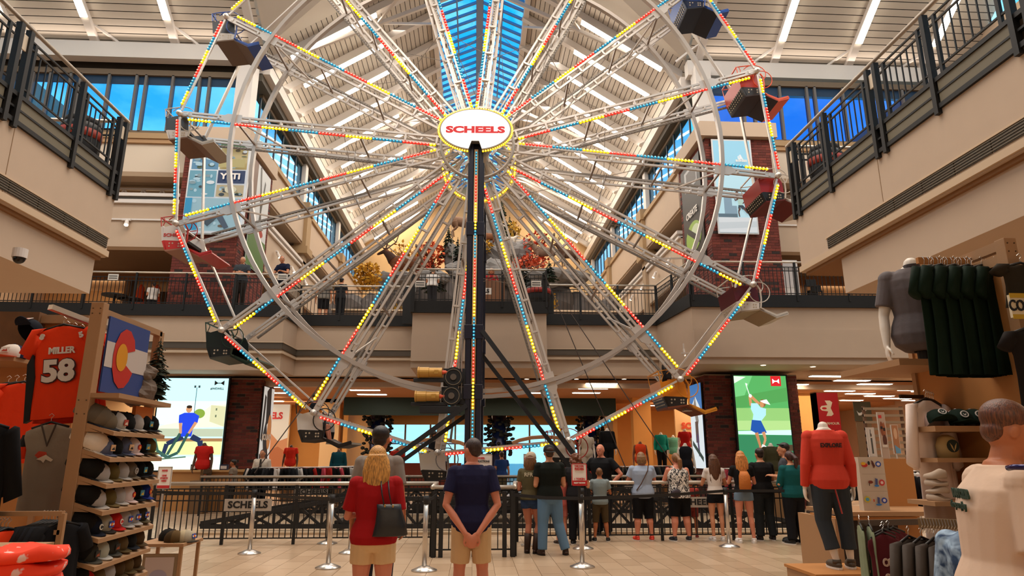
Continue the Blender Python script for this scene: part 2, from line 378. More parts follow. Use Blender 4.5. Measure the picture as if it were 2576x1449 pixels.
wall_window(2, 8.9, 20, 22.9, mulR, GLR)
# ---- nave side: clerestory windows, caps, piers, bands
idx = 3
for s in (-1, 1):
    x = s*8.75
    bays = [(24.6, 31.1), (31.7, 39.5), (40.1, 46.7)]
    for a, b_ in bays:
        root = struct(MB().b(x-.08, x+.08, a, b_, 13.35, 13.45).b(x-.08, x+.08, a, b_, 15.55, 15.7).build(f'window_{idx}', FRAME)); idx += 1
        n = int((b_-a)/1.05)
        for i in range(n+1):
            yy = a+(b_-a)*i/n; MB().b(x-.035, x+.035, yy-.035, yy+.035, 13.45, 15.55).build('mullion', M('#2a3c48', .5), root)
            if i < n: MB().b(x-.01, x+.01, yy+.04, yy+(b_-a)/n-.04, 13.45, 15.55).build('pane', glass('#d8f2ff', .14), root)
    nm = 'left' if s < 0 else 'right'
    xi = s*8.45; lo = lambda p, q: (min(p, q), max(p, q))
    def sbox(xa, xb, *r): a, b_ = lo(s*xa, s*xb); return MB().b(a, b_, *r)
    base = struct(sbox(8.4, 8.9, 25.55, 48, 11.6, 13.1).build('wall_'+nm+'_upper', BEIGE))
    sbox(8.3, 9.0, 25.55, 48, 13.1, 13.32).build('cap_rail', TANCAP, base)
    sbox(8.42, 9.1, 23.6, 48, 15.72, 16.05).build('head_band', M('#5a5348', .7), base)
    sbox(8.45, 14, 25.6, 48, 11.5, 11.62).build('soffit_panel', BEIGE2, base)
    sbox(8.3, 8.6, 25.8, 48, 10.55, 10.68).build('ledge', WHITE, base); sbox(8.35, 8.6, 25.8, 48, 10.35, 10.45).build('ledge', WHITE, base)
    sbox(8.45, 8.7, 25.8, 48, 8.75, 10.4).build('band_wall', BEIGE, base)
    sbox(8.45, 14, 25.8, 48, 8.65, 8.76).build('soffit_panel', SOFFIT, base)
    for y in (31.4, 39.8):
        sbox(8.15, 8.8, y-.45, y+.45, 13.05, 13.6).build('pier_cap', TANCAP, base); sbox(8.22, 8.8, y-.38, y+.38, 11.3, 13.05).build('pier', TANCAP, base)
        sbox(8.1, 9.6, y-.5, y+.5, 11.0, 11.35).build('pier_cap', TANCAP, base); sbox(8.3, 8.9, y-.3, y+.3, 6.35, 11.0).build('pier', BEIGE2, base)
    sbox(13.8, 14, 26.5, 48, 6, 13).build('inner_wall', M('#6e5238', .8), base)
    for k in range(9):
        y = 27+k*2.3
        t = thing('track_spotlight', f'{ORD[k]} white spotlight along the {nm} hall band, counted away from the wheel', 'light', (s*8.3, y, 9.75), 0, 'spotlights along the nave bands')
        MB().b(-.04, .04, -.12, .12, .05, .12).build('bracket', WHITE, t); MB().cyl((0, 0, .05), (-s*.12, 0, -.16), .06, .075, 10).build('can', WHITE, t); MB().cyl((-s*.12, 0, -.16), (-s*.125, 0, -.17), .06, .06, 10).build('bulb', LAMPW, t)
    if s < 0 or True:
        for k in range(6):
            t = thing('globe_light', f'{ORD[k]} pale round lamp inside the {nm} upper opening, counted away from the wheel', 'light', (s*10.2, 27.5+k*3.2, 11.25), 0, 'round lamps inside the upper openings')
            MB().cyl((0, 0, .22), (0, 0, .1), .09, .12).build('base', WHITE, t); MB().ell((0, 0, 0), .2, .2, .14).build('globe', M('#e8d6bc', .4, emit=.5), t, smooth=True)
# ---- transept far wall levels (left Y=23.1, right Y=22.4)
BRK = [M(c, .85, bump=.2, bscale=60, name='brick') for c in ('#6b2c22', '#783528', '#5e261d', '#2e201d')]
for s, y in ((-1, 23.1), (1, 22.4)):
    nm = 'left' if s < 0 else 'right'
    a, b_ = (-20, -10.38) if s < 0 else (10.35, 20)
    base = struct(MB().b(a, b_, y, y+.35, 11.57, 12.72).build('wall_'+nm+'_far', M('#d6c6b2', .75, name='pale_wall')))
    MB().b(a, b_, y-.15, y+.5, 12.86, 13.08).build('cap_rail', TANCAP, base); MB().b(a, b_, y-.10, y+.5, 12.70, 12.87).build('cap_rail', M('#b08a62', .7), base)
    MB().b(a, b_, y-.05, y+.5, 11.4, 11.58).build('soffit_panel', BEIGE2, base)
    MB().b(a, b_, y-.12, y+.3, 10.62, 10.74).build('ledge', WHITE, base); MB().b(a, b_, y-.05, y+.3, 10.5, 10.62).build('ledge', M('#4f4a44'), base); MB().b(a, b_, y-.1, y+.3, 10.36, 10.5).build('ledge', WHITE, base)
    MB().b(a, b_, y, y+.3, 8.75, 10.36).build('band_wall', BEIGE, base)
    MB().b(a, b_, y, y+3.0, 8.62, 8.75).build('soffit_panel', SOFFIT, base); MB().b(a, b_, y+2.9, y+3.1, 8.3, 8.75).build('soffit_panel', M('#8a5a34', .8), base)
    MB().b(a, b_, y+8, y+8.2, 6, 12).build('inner_wall', M('#c49a68', .8, var=.08), base)
    MB().b(a, b_, y+.3, y+8, 11.5, 11.6).build('inner_ceiling', M('#8f7a60', .8), base); MB().b(a, b_, y+3.1, y+8, 9.6, 9.7).build('inner_ceiling', M('#a58a68', .8), base)
    area('upper_shop_light', ((a+b_)/2, y+4.5, 9.4), (0, 0, 0), 8, 3, 190, WARM)
    area('upper_shop_light', ((a+b_)/2, y+3.5, 11.3), (0, 0, 0), 8, 2, 60, WARM)
    # open web truss seen in the upper opening
    mb = MB(); x = a
    for k in range(13):
        mb.bar((a+k*.7, y+1.2, 10.75), (a+k*.7+.35, y+1.2, 11.4), .06, .06); mb.bar((a+k*.7+.35, y+1.2, 11.4), (a+k*.7+.7, y+1.2, 10.75), .06, .06)
    mb.bar((a, y+1.2, 11.4), (b_, y+1.2, 11.4), .1, .08); mb.bar((a, y+1.2, 10.78), (b_, y+1.2, 10.78), .1, .06); mb.build('web_truss', WHITE, base)
    mb = MB()
    for k in range(13):
        mb.bar((a+k*.7, y+5, 8.7), (a+k*.7+.35, y+5, 9.5), .06, .06); mb.bar((a+k*.7+.35, y+5, 9.5), (a+k*.7+.7, y+5, 8.7), .06, .06)
    mb.build('web_truss', M('#d8b890'), base)
    mb = MB()
    mb.cyl((a+.2, y+4, 8.35), (b_-.1, y+4, 8.35), .26, .26, 16)
    tag(mb.build('air_duct', M('#d8b080', .5, name='duct_paint'), None, True), f'round beige air duct under the {nm} upper shop ceiling', 'duct')
    MB().b(a, b_, y-.06, y-.02, 9.72, 9.78).build('light_track', WHITE, base)
    for k in range(5):
        x = (a+b_)/2 - s*.5 + (k-2)*2.3
        t = thing('track_spotlight', f'{ORD[k]} white spotlight on the track of the {nm} far wall, from the left', 'light', (x, y-.1, 9.68), 0, 'spotlights on the far wall tracks')
        MB().b(-.18, .12, -.03, .03, .0, .08).build('bracket', WHITE, t); MB().cyl((0, 0, 0), (.05, -.12, -.2), .06, .08, 10).build('can', WHITE, t); MB().cyl((.05, -.12, -.2), (.052, -.125, -.21), .065, .065, 10).build('bulb', LAMPW, t)
for pi_, (x, y, z) in enumerate([tuple(at(357, 622, Y=26.5)), tuple(at(1995, 593, Y=25.5)), tuple(at(325, 718, Y=30)), tuple(at(2052, 716, Y=28.0))]):
    t = thing('pendant_lamp', ['glowing dome pendant high above the air duct at the upper left', 'glowing dome pendant high beside the right balcony corner', 'glowing dome pendant low behind the left upper railing', 'glowing dome pendant low behind the right upper railing'][pi_], 'lamp', (x, y, z))
    MB().lathe([(.28, -.03), (.3, 0), (.12, .18), (.05, .3)], 20).build('lamp_shade', LAMPW, t, True); MB().cyl((0, 0, .3), (0, 0, 1.0), .012).build('cord', WHITE, t)
# ---- brick piers (upper floor) with bricks as pieces
bw, bh = .27, .098
bmesh_ = [MB().b(.006, bw-.006, -.012, .05, .006, bh-.006).mesh('brick', m) for m in BRK]
bmesh_s = [MB().b(-.012, .05, .006, bw-.006, .006, bh-.006).mesh('brick', m) for m in BRK]
def brick_pier(label, x0, x1, y0, y1, z0, z1, side, prio):
    t = thing('brick_pier', label, 'pier', ((x0+x1)/2, (y0+y1)/2, z0))
    cx, cy = (x0+x1)/2, (y0+y1)/2
    MB().b(x0-cx+.004, x1-cx-.004, y0-cy+.004, y1-cy-.004, 0, z1-z0).build('core', GROUT, t)
    L = []
    nz_ = int((z1-z0)/bh)
    for k in range(nz_):
        off = bw/2 if k % 2 else 0
        x = x0-off
        while x < x1-.02:
            a, b_ = max(x, x0), min(x+bw, x1)
            L.append((abs(z0+k*bh-prio), 'f', a, b_, z0+k*bh)); x += bw
        y = y0-off
        while y < y1-.02:
            a, b_ = max(y, y0), min(y+bw, y1)
            L.append((abs(z0+k*bh-prio)+3, 's', a, b_, z0+k*bh)); y += bw
    L.sort(); rest = MB()
    for i, (d, f, a, b_, z) in enumerate(L):
        r = R.choice((0, 0, 0, 1, 1, 2, 2, 3)) if R.random() < .75 else R.randrange(3)
        if i < 300:
            if f == 'f': inst('brick', bmesh_[r], t, (a-cx, y0-cy, z-z0), None, ((b_-a)/bw, 1, 1))
            else: inst('brick', bmesh_s[r], t, ((x1 if side > 0 else x0)-cx-(.038 if side > 0 else 0), a-cy, z-z0), None, (1, (b_-a)/bw, 1))
        else:
            rest.mat(r)
            if f == 'f': rest.b(a-cx+.006, b_-cx-.006, y0-cy-.012, y0-cy+.03, z-z0+.006, z-z0+bh-.006)
            else:
                xx = x1 if side > 0 else x0; rest.b(xx-cx-(.03 if side > 0 else .012), xx-cx+(.012 if side > 0 else .03), a-cy+.006, b_-cy-.006, z-z0+.006, z-z0+bh-.006)
    stuff(rest.build('brickwork', BRK, t))
    return t
brick_pier('dark red brick pier on the upper floor left of the wheel, behind the picture banner', -10.35, -8.25, 22.3, 25.4, 6.35, 12.4, 1, 8.2)
brick_pier('dark red brick pier on the upper floor right of the wheel, behind the runner poster', 7.95, 10.3, 21.0, 24.0, 6.35, 12.45, -1, 8.2)
MB_ = MB().b(-10.6, -8.1, 22.1, 25.5, 12.4, 12.95); tag(MB_.build('pier_cap', BEIGE), 'beige cap block on top of the left upper brick pier', 'cap')
MB_ = MB().b(7.75, 10.5, 20.8, 24.1, 12.45, 13.0); tag(MB_.build('pier_cap', BEIGE), 'beige cap block on top of the right upper brick pier', 'cap')
brick_pier('dark brick pier on the ground floor left, beside the rope trainer screen', -8.3, -7.25, 23.2, 24.6, 0, 4.15, 1, 2.5)
brick_pier('dark brick pier on the ground floor right, beside the golfer screen', 7.4, 10.45, 21.15, 22.6, 0, 4.15, -1, 2.5)

# ---- second floor: slabs, fascias, bands
Z2 = 6.35
def platform(name, poly, lab):
    """poly: front edge polyline from left to right (x,y)"""
    o = MB()
    back = [(poly[-1][0], 50), (poly[0][0], 50)]
    f = lambda u, v, a: (u, v, a)
    o.prism(poly+back, 4.2, Z2, f)
    return o
edge = [(-20, 21.65), (-6.25, 21.65), (-6.2, 23.15), (-2.0, 23.05), (-2.0, 20.75), (2.25, 20.65), (2.3, 22.55), (6.3, 22.45), (6.55, 19.4), (13.1, 19.25), (13.2, 22.0), (20, 22.0)]
fl2 = struct(MB().prism([(x, y+.03) for x, y in edge]+[(20, 50), (-20, 50)], 4.25, Z2, lambda u, v, a: (u, v, a)).build('floor_upper', [BEIGE], fix=True), 'upper floor slab with beige edge band')
def along(mb, z0, z1, out_=.0, th=.06, segs=None):
    for i in range(len(edge)-1):
        if segs and i not in segs: continue
        (x0, y0), (x1, y1) = edge[i], edge[i+1]
        d = Vector((x1-x0, y1-y0, 0)); l = d.length; d.normalize(); n_ = Vector((d.y, -d.x, 0))
        if n_.y > 0 and abs(n_.y) > .5: n_ = -n_
        p = Vector((x0, y0, (z0+z1)/2))+n_*out_-d*out_; q = Vector((x1, y1, (z0+z1)/2))+n_*out_+d*out_
        mb.bar(p, q, th, z1-z0)
    return mb
along(MB(), 5.985, 6.37, .02, .08).build('fascia', BLACK, fl2)
along(MB(), 4.93, 5.13, .03, .04, [0, 1, 2, 6, 10]).build('vent_strip', M('#5d554b', .5, .3), fl2)
along(MB(), 4.78, 4.86, .05, .06, [0, 1, 2, 6, 10]).build('ledge', M('#cdb79c', .6), fl2); along(MB(), 5.13, 5.17, .05, .05, [0, 1, 2, 6, 10]).build('ledge', M('#cdb79c', .6), fl2)
# right and centre boxes: lower lip and recessed soffit
along(MB(), 4.45, 5.3, .0, .10, [4, 8]).build('lower_band', BEIGE, fl2)
# ground floor ceiling with recess
struct(MB().b(-20, 20, 23.5, 31.0, 4.1, 4.2).build('ceiling_lower', M('#b8835a', .8, name='shop_ceiling'), None))
# ---- near balconies (left and right of the viewer)
def near_balcony(s, xf, y_end, lab):
    nm = 'left' if s < 0 else 'right'
    lo = lambda p, q: (min(p, q), max(p, q))
    xo = s*20
    a, b_ = lo(xf, xo)
    t = struct(MB().b(a, b_, -7, y_end, 4.86, 6.0).build('floor_balcony_'+nm, BEIGE), 'beige slab edge of the '+nm+' upper balcony')
    MB().b(*lo(xf+s*.06, xo), -7, y_end-.06, 6.0, 6.35).build('floor_slab', BEIGE2, t)
    a2, b2 = lo(xf+s*.10, xo)
    ye = y_end-.12 if s < 0 else y_end-1.15
    MB().b(a2, b2, -7, ye, 4.2, 4.86).build('lower_band', BEIGE, t)
    MB().b(*lo(xf+s*.05, xo), -7, y_end-.05, 4.80, 4.87).build('reveal', M('#8a6038', .8), t)  # darker strip, the groove's shadow put into its colour
    MB().b(*lo(xf-s*.03, xf+s*.05), -7, y_end+.03, 4.88, 4.98).build('ledge', M('#cbb294', .6), t)
    ve = y_end if s < 0 else y_end-.95
    n = 22
    for i in range(n):
        y1 = ve-.04-i*.62
        MB().b(*lo(xf-s*.012, xf+s*.05), y1-.6, y1, 5.02, 5.20).build('vent_panel', M('#4e473e', .5, .3, bump=.0), t)
    mb = MB()
    for k in range(5): mb.b(*lo(xf-s*.02, xf), -7, ve-.04, 5.035+k*.035, 5.047+k*.035)
    stuff(mb.build('vent_fins', M('#6c6354', .4, .4), t))
    MB().b(*lo(xf-s*.025, xf+s*.05), -7, ve, 5.20, 5.225).build('ledge', M('#cbb294', .6), t)
    for y in (y_end-2.6, y_end-5.8): MB().b(*lo(xf-s*.003, xf+.0), y, y+.012, 4.2 if 0 else 4.9, 6.0).build('joint', M('#8d6f50', .9), t)
    # downlights under the slab
    for k, (dx, dy) in enumerate(((1.5, y_end-1.4), (1.6, y_end-4.2), (3.5, y_end-2.8))):
        d = thing('downlight', f'small round ceiling light under the {nm} near balcony, '+('nearest the hall', 'second from the hall', 'deepest in')[k], 'light', (xf+s*dx, dy, 4.2))
        MB().cyl((0, 0, 0), (0, 0, -.015), .11, .10, 20).build('trim_ring', WHITE, d); MB().cyl((0, 0, -.012), (0, 0, -.02), .08, .08, 18).build('lens', LAMPW, d)
    if s > 0:
        pass
    # railing
    rt = thing('balcony_railing', f'black steel balcony railing with a satin handrail, on the near {nm} balcony', 'railing', (xf, y_end, 5.985))
    rt.location = (0, 0, 0)
    yf = y_end; x = xf-s*.0
    # fascia channel with grey infill panels
    MB().b(*lo(xf-s*.04, xf+s*.05), -3, yf, 5.965, 6.03).b(*lo(xf-s*.04, xf+s*.05), -3, yf, 6.34, 6.40).b(*lo(xf-s*.03, xf+s*.03), -3, yf, 6.17, 6.20).build('channel', BLACK, rt)
    MB().b(*lo(xf-s*.04, xo), yf-.04, yf+.03, 5.965, 6.03).b(*lo(xf, xo), yf-.04, yf+.03, 6.34, 6.40).build('channel', BLACK, rt)
    MB().b(*lo(xf+.0, xo), yf-.02, yf+.01, 6.03, 6.35).build('infill_panel', BLACKM, rt)
    ys = []; y = yf; k = 0
    while y > -2.5: ys.append(y); y -= 1.32
    for i, y in enumerate(ys):
        dbl = i % 2 == 0
        offs = (0, -.2) if dbl else (0,)
        for o_ in offs: MB().b(*lo(xf-s*.06, xf+s*.02), y+o_-.075, y+o_, 5.9, 7.36).build('post', BLACK, rt)
        if dbl: MB().b(*lo(xf-s*.03, xf-s*.01), y-.2, y-.075, 7.02, 7.25).build('name_plate', M('#d8c8b0', .5), rt)
        if i+1 < len(ys):
            y1 = y-(.275 if dbl else .075)-.02; y0 = ys[i+1]
            MB().b(*lo(xf-s*.02, xf+s*.0), y0+.02, y1, 6.03, 6.35).build('infill_panel', GREYP, rt)
            a0, a1 = y0+.12, y1-.12
            mb = MB()
            for yy in (a0, a1): mb.b(*lo(xf-s*.03, xf+s*.01), yy-.025, yy+.025, 6.38, 7.26)
            for z in (7.24, 7.13, 6.50): mb.b(*lo(xf-s*.025, xf+s*.0), a0-.1, a1+.1, z, z+.025)
            mb.build('panel_frame', BLACK, rt)
            m_ = max(2, int((a1-a0)/.125))
            for q in range(1, m_):
                yy = a0+(a1-a0)*q/m_
                inst('baluster', BAL, rt, (xf-s*.012, yy, 6.50), None, (1, 1, .64))
    MB().tube([(xf-s*.02, -3, 7.41), (xf-s*.02, yf+.03, 7.41)], .032, 10).build('handrail', STEELR, rt, True)
    # end return along the far side
    xs = xf; k = 0
    MB().tube([(xf, yf, 7.41), (xo, yf, 7.41)], .032, 10).build('handrail', STEELR, rt, True)
    while abs(xs) < 12:
        xs += s*.13; k += 1
        inst('baluster', BAL, rt, (xs, yf, 6.40), None, (1, 1, .85))
        if k % 10 == 0: MB().b(xs-.04, xs+.04, yf-.03, yf+.03, 6.0, 7.38).build('post', BLACK, rt)
    MB().b(*lo(xf, xo), yf-.015, yf+.01, 7.24, 7.265).b(*lo(xf, xo), yf-.015, yf+.01, 7.12, 7.145).build('panel_frame', BLACK, rt)
    return t
BAL = MB().b(-.008, .008, -.008, .008, 0, 1).mesh('baluster', BLACK)
near_balcony(-1, -6.3, 11.2, '')
near_balcony(1, 6.0, 11.5, '')
# black chairs with red band seen through the balcony railings
for s, (px, py) in ((-1, (252, 345)), (1, (2030, 415))):
    p = Vector((-6.75, 10.72, 0)) if s < 0 else Vector((6.45, 11.05, 0))
    t = thing('round_armchair', 'round black armchair with a red band behind the near '+('left' if s < 0 else 'right')+' balcony railing', 'chair', (p.x, p.y, 6.35))
    MB().lathe([(.26, .05), (.30, .3), (.31, .62), (.28, .70)], 24).build('seat_shell', BLACKM, t, True)
    MB().lathe([(.315, .44), (.32, .58)], 24).build('band', M('#a83a28', .6), t, True)
    MB().lathe([(.28, .68), (.26, .80), (.15, .86)], 24).build('cushion', M('#1c1a1a', .8), t, True)
    MB().cyl((0, 0, 0), (0, 0, .06), .22, .22, 20).build('base', BLACK, t)
# ---- far railings of the upper floor
def far_rail(lab, P, Q, zt=7.41, plates=()):
    P = Vector((P[0], P[1], 0)); Q = Vector((Q[0], Q[1], 0)); d = Q-P; L = d.length; d.normalize()
    t = thing('upper_railing', lab, 'railing', (P.x, P.y, 6.37), math.atan2(d.y, d.x))
    MB().tube([(0, 0, zt-6.37), (L, 0, zt-6.37)], .03, 8).build('handrail', STEELR, t, True)
    mb = MB()
    for z in (.03, .75, .87): mb.b(0, L, -.012, .012, z, z+.025)
    mb.build('cross_rail', BLACK, t)
    n = int(L/.125); mb = MB()
    for i in range(1, n): mb.b(i*L/n-.008, i*L/n+.008, -.008, .008, .0, .87)
    stuff(mb.build('balusters', BLACK, t))
    k = max(1, round(L/1.5))
    for i in range(k+1): MB().b(i*L/k-.03, i*L/k+.03, -.03, .03, -.2, 1.03).build('post', BLACK, t)
    return t
far_rail('upper railing on the left, in front of the brick pier with the banner', (-19, 21.6), (-6.3, 21.6))
far_rail('short upper railing returning inward left of the middle', (-6.2, 21.6), (-6.15, 23.1))
far_rail('upper railing left of the middle, in front of the elk', (-6.15, 23.1), (-2.0, 23.0))
far_rail('upper railing of the projecting middle bay behind the mast', (-2.0, 20.7), (2.25, 20.6))
far_rail('upper railing right of the middle, below the red foliage', (2.3, 22.5), (6.3, 22.4))
far_rail('short upper railing returning toward the viewer on the right', (6.32, 22.4), (6.55, 19.4))
far_rail('upper railing on the right, in front of the brick pier with the runner poster', (6.6, 19.35), (13.05, 19.2))
# solid black end panels beside the middle bay
for x, w_ in ((-2.0, .12), (2.2, .12), (-2.35, .35), (2.55, .35)):
    MB().b(x-w_/2, x+w_/2, 20.62 if w_ < .2 else 22.6, 20.78 if w_ < .2 else 22.7, 5.99, 7.3).build('pylon', BLACK, fl2)
# small notice plates on the rails
for i, (px, py, Y, w_) in enumerate(((1057, 714, 20.5, ''), (1034, 727, 22.9, ''), (1349, 714, 20.45, ''), (1372, 727, 22.3, ''), (711, 697, 21.4, ''), (285, 697, 21.4, ''))):
    p = at(px, py, Y=Y)
    o = thing('notice_plate', 'small white notice hung on the upper railing, number '+('left edge of the middle bay', 'just left of the middle bay', 'right edge of the middle bay', 'just right of the middle bay', 'under the man leaning on the rail', 'far left by the pendants')[i], 'sign', tuple(p))
    o['label'] = 'small white notice on the upper railing, '+('left edge of the middle bay', 'just left of the middle bay', 'right edge of the middle bay', 'just right of the middle bay', 'under the man leaning on the rail', 'far left near the orange vests')[i]
    MB().b(-.16, .16, -.01, .01, -.1, .1).build('plate', M('#d8d4cc', .5), o); MB().b(-.13, .13, -.014, -.01, .02, .045).b(-.13, .13, -.014, -.01, -.05, -.025).build('print', BLACK, o)
# ---- ground floor shop beyond the atrium
MB().b(-20, 20, 23.6, 23.9, 3.93, 4.2).build('soffit_edge', BEIGE, fl2)
SHOPW = M('#e0a55c', .8, var=.05, name='shop_wall_orange'); CREAM = M('#e6c393', .8, name='shop_wall_cream')
sw = struct(MB().b(-20, -5.9, 37, 37.2, 0, 4.1).build('wall_shop_left', CREAM)); sw2 = struct(MB().b(6.6, 20, 36, 36.2, 0, 4.1).build('wall_shop_right', SHOPW))
struct(MB().b(-5.9, -5.7, 31, 42, 0, 4.0).build('wall_entry_left', SHOPW)); struct(MB().b(6.4, 6.6, 31, 42, 0, 4.0).build('wall_entry_right', SHOPW))
struct(MB().b(-20, 20, 31.0, 44, 3.95, 4.1).build('ceiling_shop', M('#c98f5e', .8)))
hd = MB().b(-5.75, 6.35, 30, 30.3, 3.33, 4.105); tag(hd.build('entrance_header', M('#0a2a26', .6)), 'long dark green header above the bright entrance', 'header')
for x0, x1, y, c in ((-8.9, -7.0, 33.5, SHOPW), (-6.9, -6.1, 31, CREAM), (7.0, 7.8, 29.5, SHOPW), (9.3, 10.3, 29, SHOPW), (-16, -13.5, 30, CREAM), (12.5, 14, 27, SHOPW)):
    tag(MB().b(x0, x1, y, y+.5, 0, 4.1).build('shop_pillar', c), f'tan shop pillar on the ground floor, {"left" if x0<0 else "right"} of the entrance, about {abs(int(x0))} metres out', 'pillar')
area('shop_light', (-11, 29, 4.0), (0, 0, 0), 8, 6, 420, WARM); area('shop_light', (12, 28, 4.0), (0, 0, 0), 8, 7, 420, WARM)
area('shop_light', (0, 27, 3.9), (0, 0, 0), 8, 4, 160, WARM); area('entry_light', (0, 36, 3.9), (0, 0, 0), 9, 6, 200, (1, .85, .6))
area('balcony_light', (-9.5, 7, 4.15), (0, 0, 0), 4, 7, 130, WARM); area('balcony_light', (9.5, 7, 4.15), (0, 0, 0), 4, 7, 130, WARM)
pm = MB().b(-.5, .5, -.1, .1, 0, .03).mesh('diffuser', LAMP); pf = MB().b(-.53, .53, -.13, .13, .01, .035).mesh('frame', WHITE)
PAN = [(672, 973, 72), (712, 988, 50), (648, 997, 60), (690, 1009, 42), (700, 1024, 36), (655, 1016, 30), (906, 968, 62), (918, 981, 72), (936, 992, 70), (1513, 965, 78), (1493, 977, 74), (1475, 988, 68), (1337, 988, 50), (1262, 966, 40),
       (2080, 946, 86), (2143, 957, 88), (2200, 966, 84), (2256, 975, 82), (2057, 974, 76), (2112, 983, 74), (2164, 990, 72), (2212, 996, 70), (2258, 1002, 68), (2300, 1007, 60), (2142, 1007, 54), (1760, 969, 40), (1757, 983, 30), (1765, 1000, 32), (1642, 1020, 40), (2016, 967, 30), (2290, 981, 60), (2320, 984, 50)]
cnt_ = [0, 0, 0, 0]; PAN.sort(key=lambda q: q[1])
for i, (px, py, wd) in enumerate(PAN):
    p = at(px, py, Z=4.08 if py < 995 else 3.93); L_ = wd*p.y/1672
    sd_ = 0 if px < 800 else 1 if px < 1000 else 2 if px < 1600 else 3
    cnt_[sd_] += 1; k_ = cnt_[sd_]-1
    nm_ = (ORD+['fourteenth', 'fifteenth', 'sixteenth', 'seventeenth', 'eighteenth', 'nineteenth', 'twentieth'])[k_]
    t = thing('ceiling_panel_light', f'lit light bar in the shop ceiling, {nm_} highest in the '+['left', 'middle left', 'middle right', 'right'][sd_]+' part', 'light', (p.x, p.y, p.z), 0, 'ground floor ceiling light bars '+('left' if px < 800 else 'middle' if px < 1700 else 'right'))
    inst('diffuser', pm, t, (0, 0, -.02), None, (L_, 1.2, 1)); inst('frame', pf, t, (0, 0, -.015), None, (L_, 1.2, 1))
# entrance glazing and what is beyond
eg = struct(MB().b(-5.7, 6.4, 40.9, 41.0, 3.4, 4.0).build('window_20', M('#b08a50', .6)))
for i in range(9):
    x = -5.6+i*1.49; MB().b(x-.05, x+.05, 40.9, 41, 0, 3.4).build('mullion', M('#7d6a50'), eg)
    if i < 8: MB().b(x+.05, x+1.44, 40.94, 40.96, .2, 3.4).build('pane', glass('#e6f8ff', .08), eg)
MB().b(-5.7, 6.4, 40.88, 41, 2.25, 2.33).build('transom', M('#6a70a0'), eg)
gr = struct(MB().b(-60, 60, 41.5, 140, -.3, -.02).build('floor_outside', M('#c8c4bc', .9, name='pavement')))
for cx, rr in ((-1.8, 2.6), (3.4, 2.8)):
    p = [(cx+rr*math.cos(PI*k/14), 33.0, .75+rr*.62*math.sin(PI*k/14)) for k in range(15)]
    tag(MB().tube(p, .09, 8).build('entrance_arch', M('#d8b090', .5)), 'pale timber arch in front of the entrance, '+('left' if cx < 0 else 'right')+' of the mast', 'arch')
tag(MB().b(-4.3, -.6, 33.1, 33.3, 0, 1.25).build('brick_counter', BRK[1]), 'brick fronted counter under the left entrance arch', 'counter')
for x, y in ((-4.4, 31.3), (1.15, 31.3), (5.4, 31.4)):
    t = thing('dark_tree_column', 'dark leafy column with a shiny blue trunk, '+('left of the entrance' if x < 0 else 'behind the mast' if x < 3 else 'right of the entrance'), 'column', (x, y, 0))
    MB().cyl((0, 0, 0), (0, 0, 3.4), .34, .34, 18).build('trunk', M('#10204a', .2, .4), t, True)
    mb = MB()
    for k in range(150):
        a = R.random()*2*PI; r_ = .38+R.random()*.28; z = 1.6+R.random()*1.75; mb.ell((r_*math.cos(a), r_*math.sin(a)*.7, z), .11, .09, .07, 5, 3)
    stuff(mb.build('foliage', M('#0c1310', .8), t))
# ================================================================ FERRIS WHEEL
HUB = Vector((-.02, 16.5, 9.75)); RW = .4924*16.5; WY = -.0402; PH = -.498; WD = 1.53
YEL = M('#ffc400', .25, emit=1.5, name='yellow_bulb'); BLU = M('#0a7fa4', .25, emit=.9, name='teal_bulb'); RED = M('#e6281c', .25, emit=1.3, name='red_bulb')
YEH = M('#fff6b0', .3, emit=2.2, name='yellow_glow'); BLH = M('#7ef2ff', .3, emit=1.8, name='teal_glow'); REH = M('#ffb59a', .3, emit=1.7, name='red_glow')
BM = [YEL, BLU, RED, YEH, BLH, REH]
WS = M('#cfc6bd', .32, .35, name='painted_wheel_steel'); DK = M('#8f867c', .5, .4, name='dark_steel')
NAVY = M('#0a1026', .35, name='navy_steel')
wheel = thing('ferris_wheel', 'tall ferris wheel with sixteen spokes lined with red, blue and yellow bulbs', 'ferris wheel', tuple(HUB), WY)
def bulb(mb, p, k, r=.042, f=-1, ax='y'):
    x, y, z = p
    mb.mat(k).ell(p, r, r, r, 7, 5)
    mb.mat(k+3).ell((x, y+f*r*.78, z), r*.45, r*.4, r*.45, 5, 3)  # brighter ball on the tip, the bulb's highlight built as a shape
def spoke_me(sd, front):
    """along +x from the hub, bulbs on the sd side (z)"""
    mb = MB()
    for o0, o1 in ((.13, .03), (-.11, -.05)):
        mb.bar((.55, 0, sd*o0), (RW-.08, 0, sd*o1), .06, .055, (0, 0, 1))
    mb.bar((.55, .14, sd*-.02), (RW-.3, .14, sd*-.02), .03, .04)
    for k in range(9):
        x = 1.1+k*.85; t = (x-.55)/(RW-.6); mb.bar((x, 0, sd*(.13-.10*t)), (x, 0, -sd*(.11-.06*t)), .05, .10, (0, 1, 0))
    mb.b(RW-.34, RW+.02, -.03, .03, -.05, .05)
    return mb.mesh('spoke', WS)
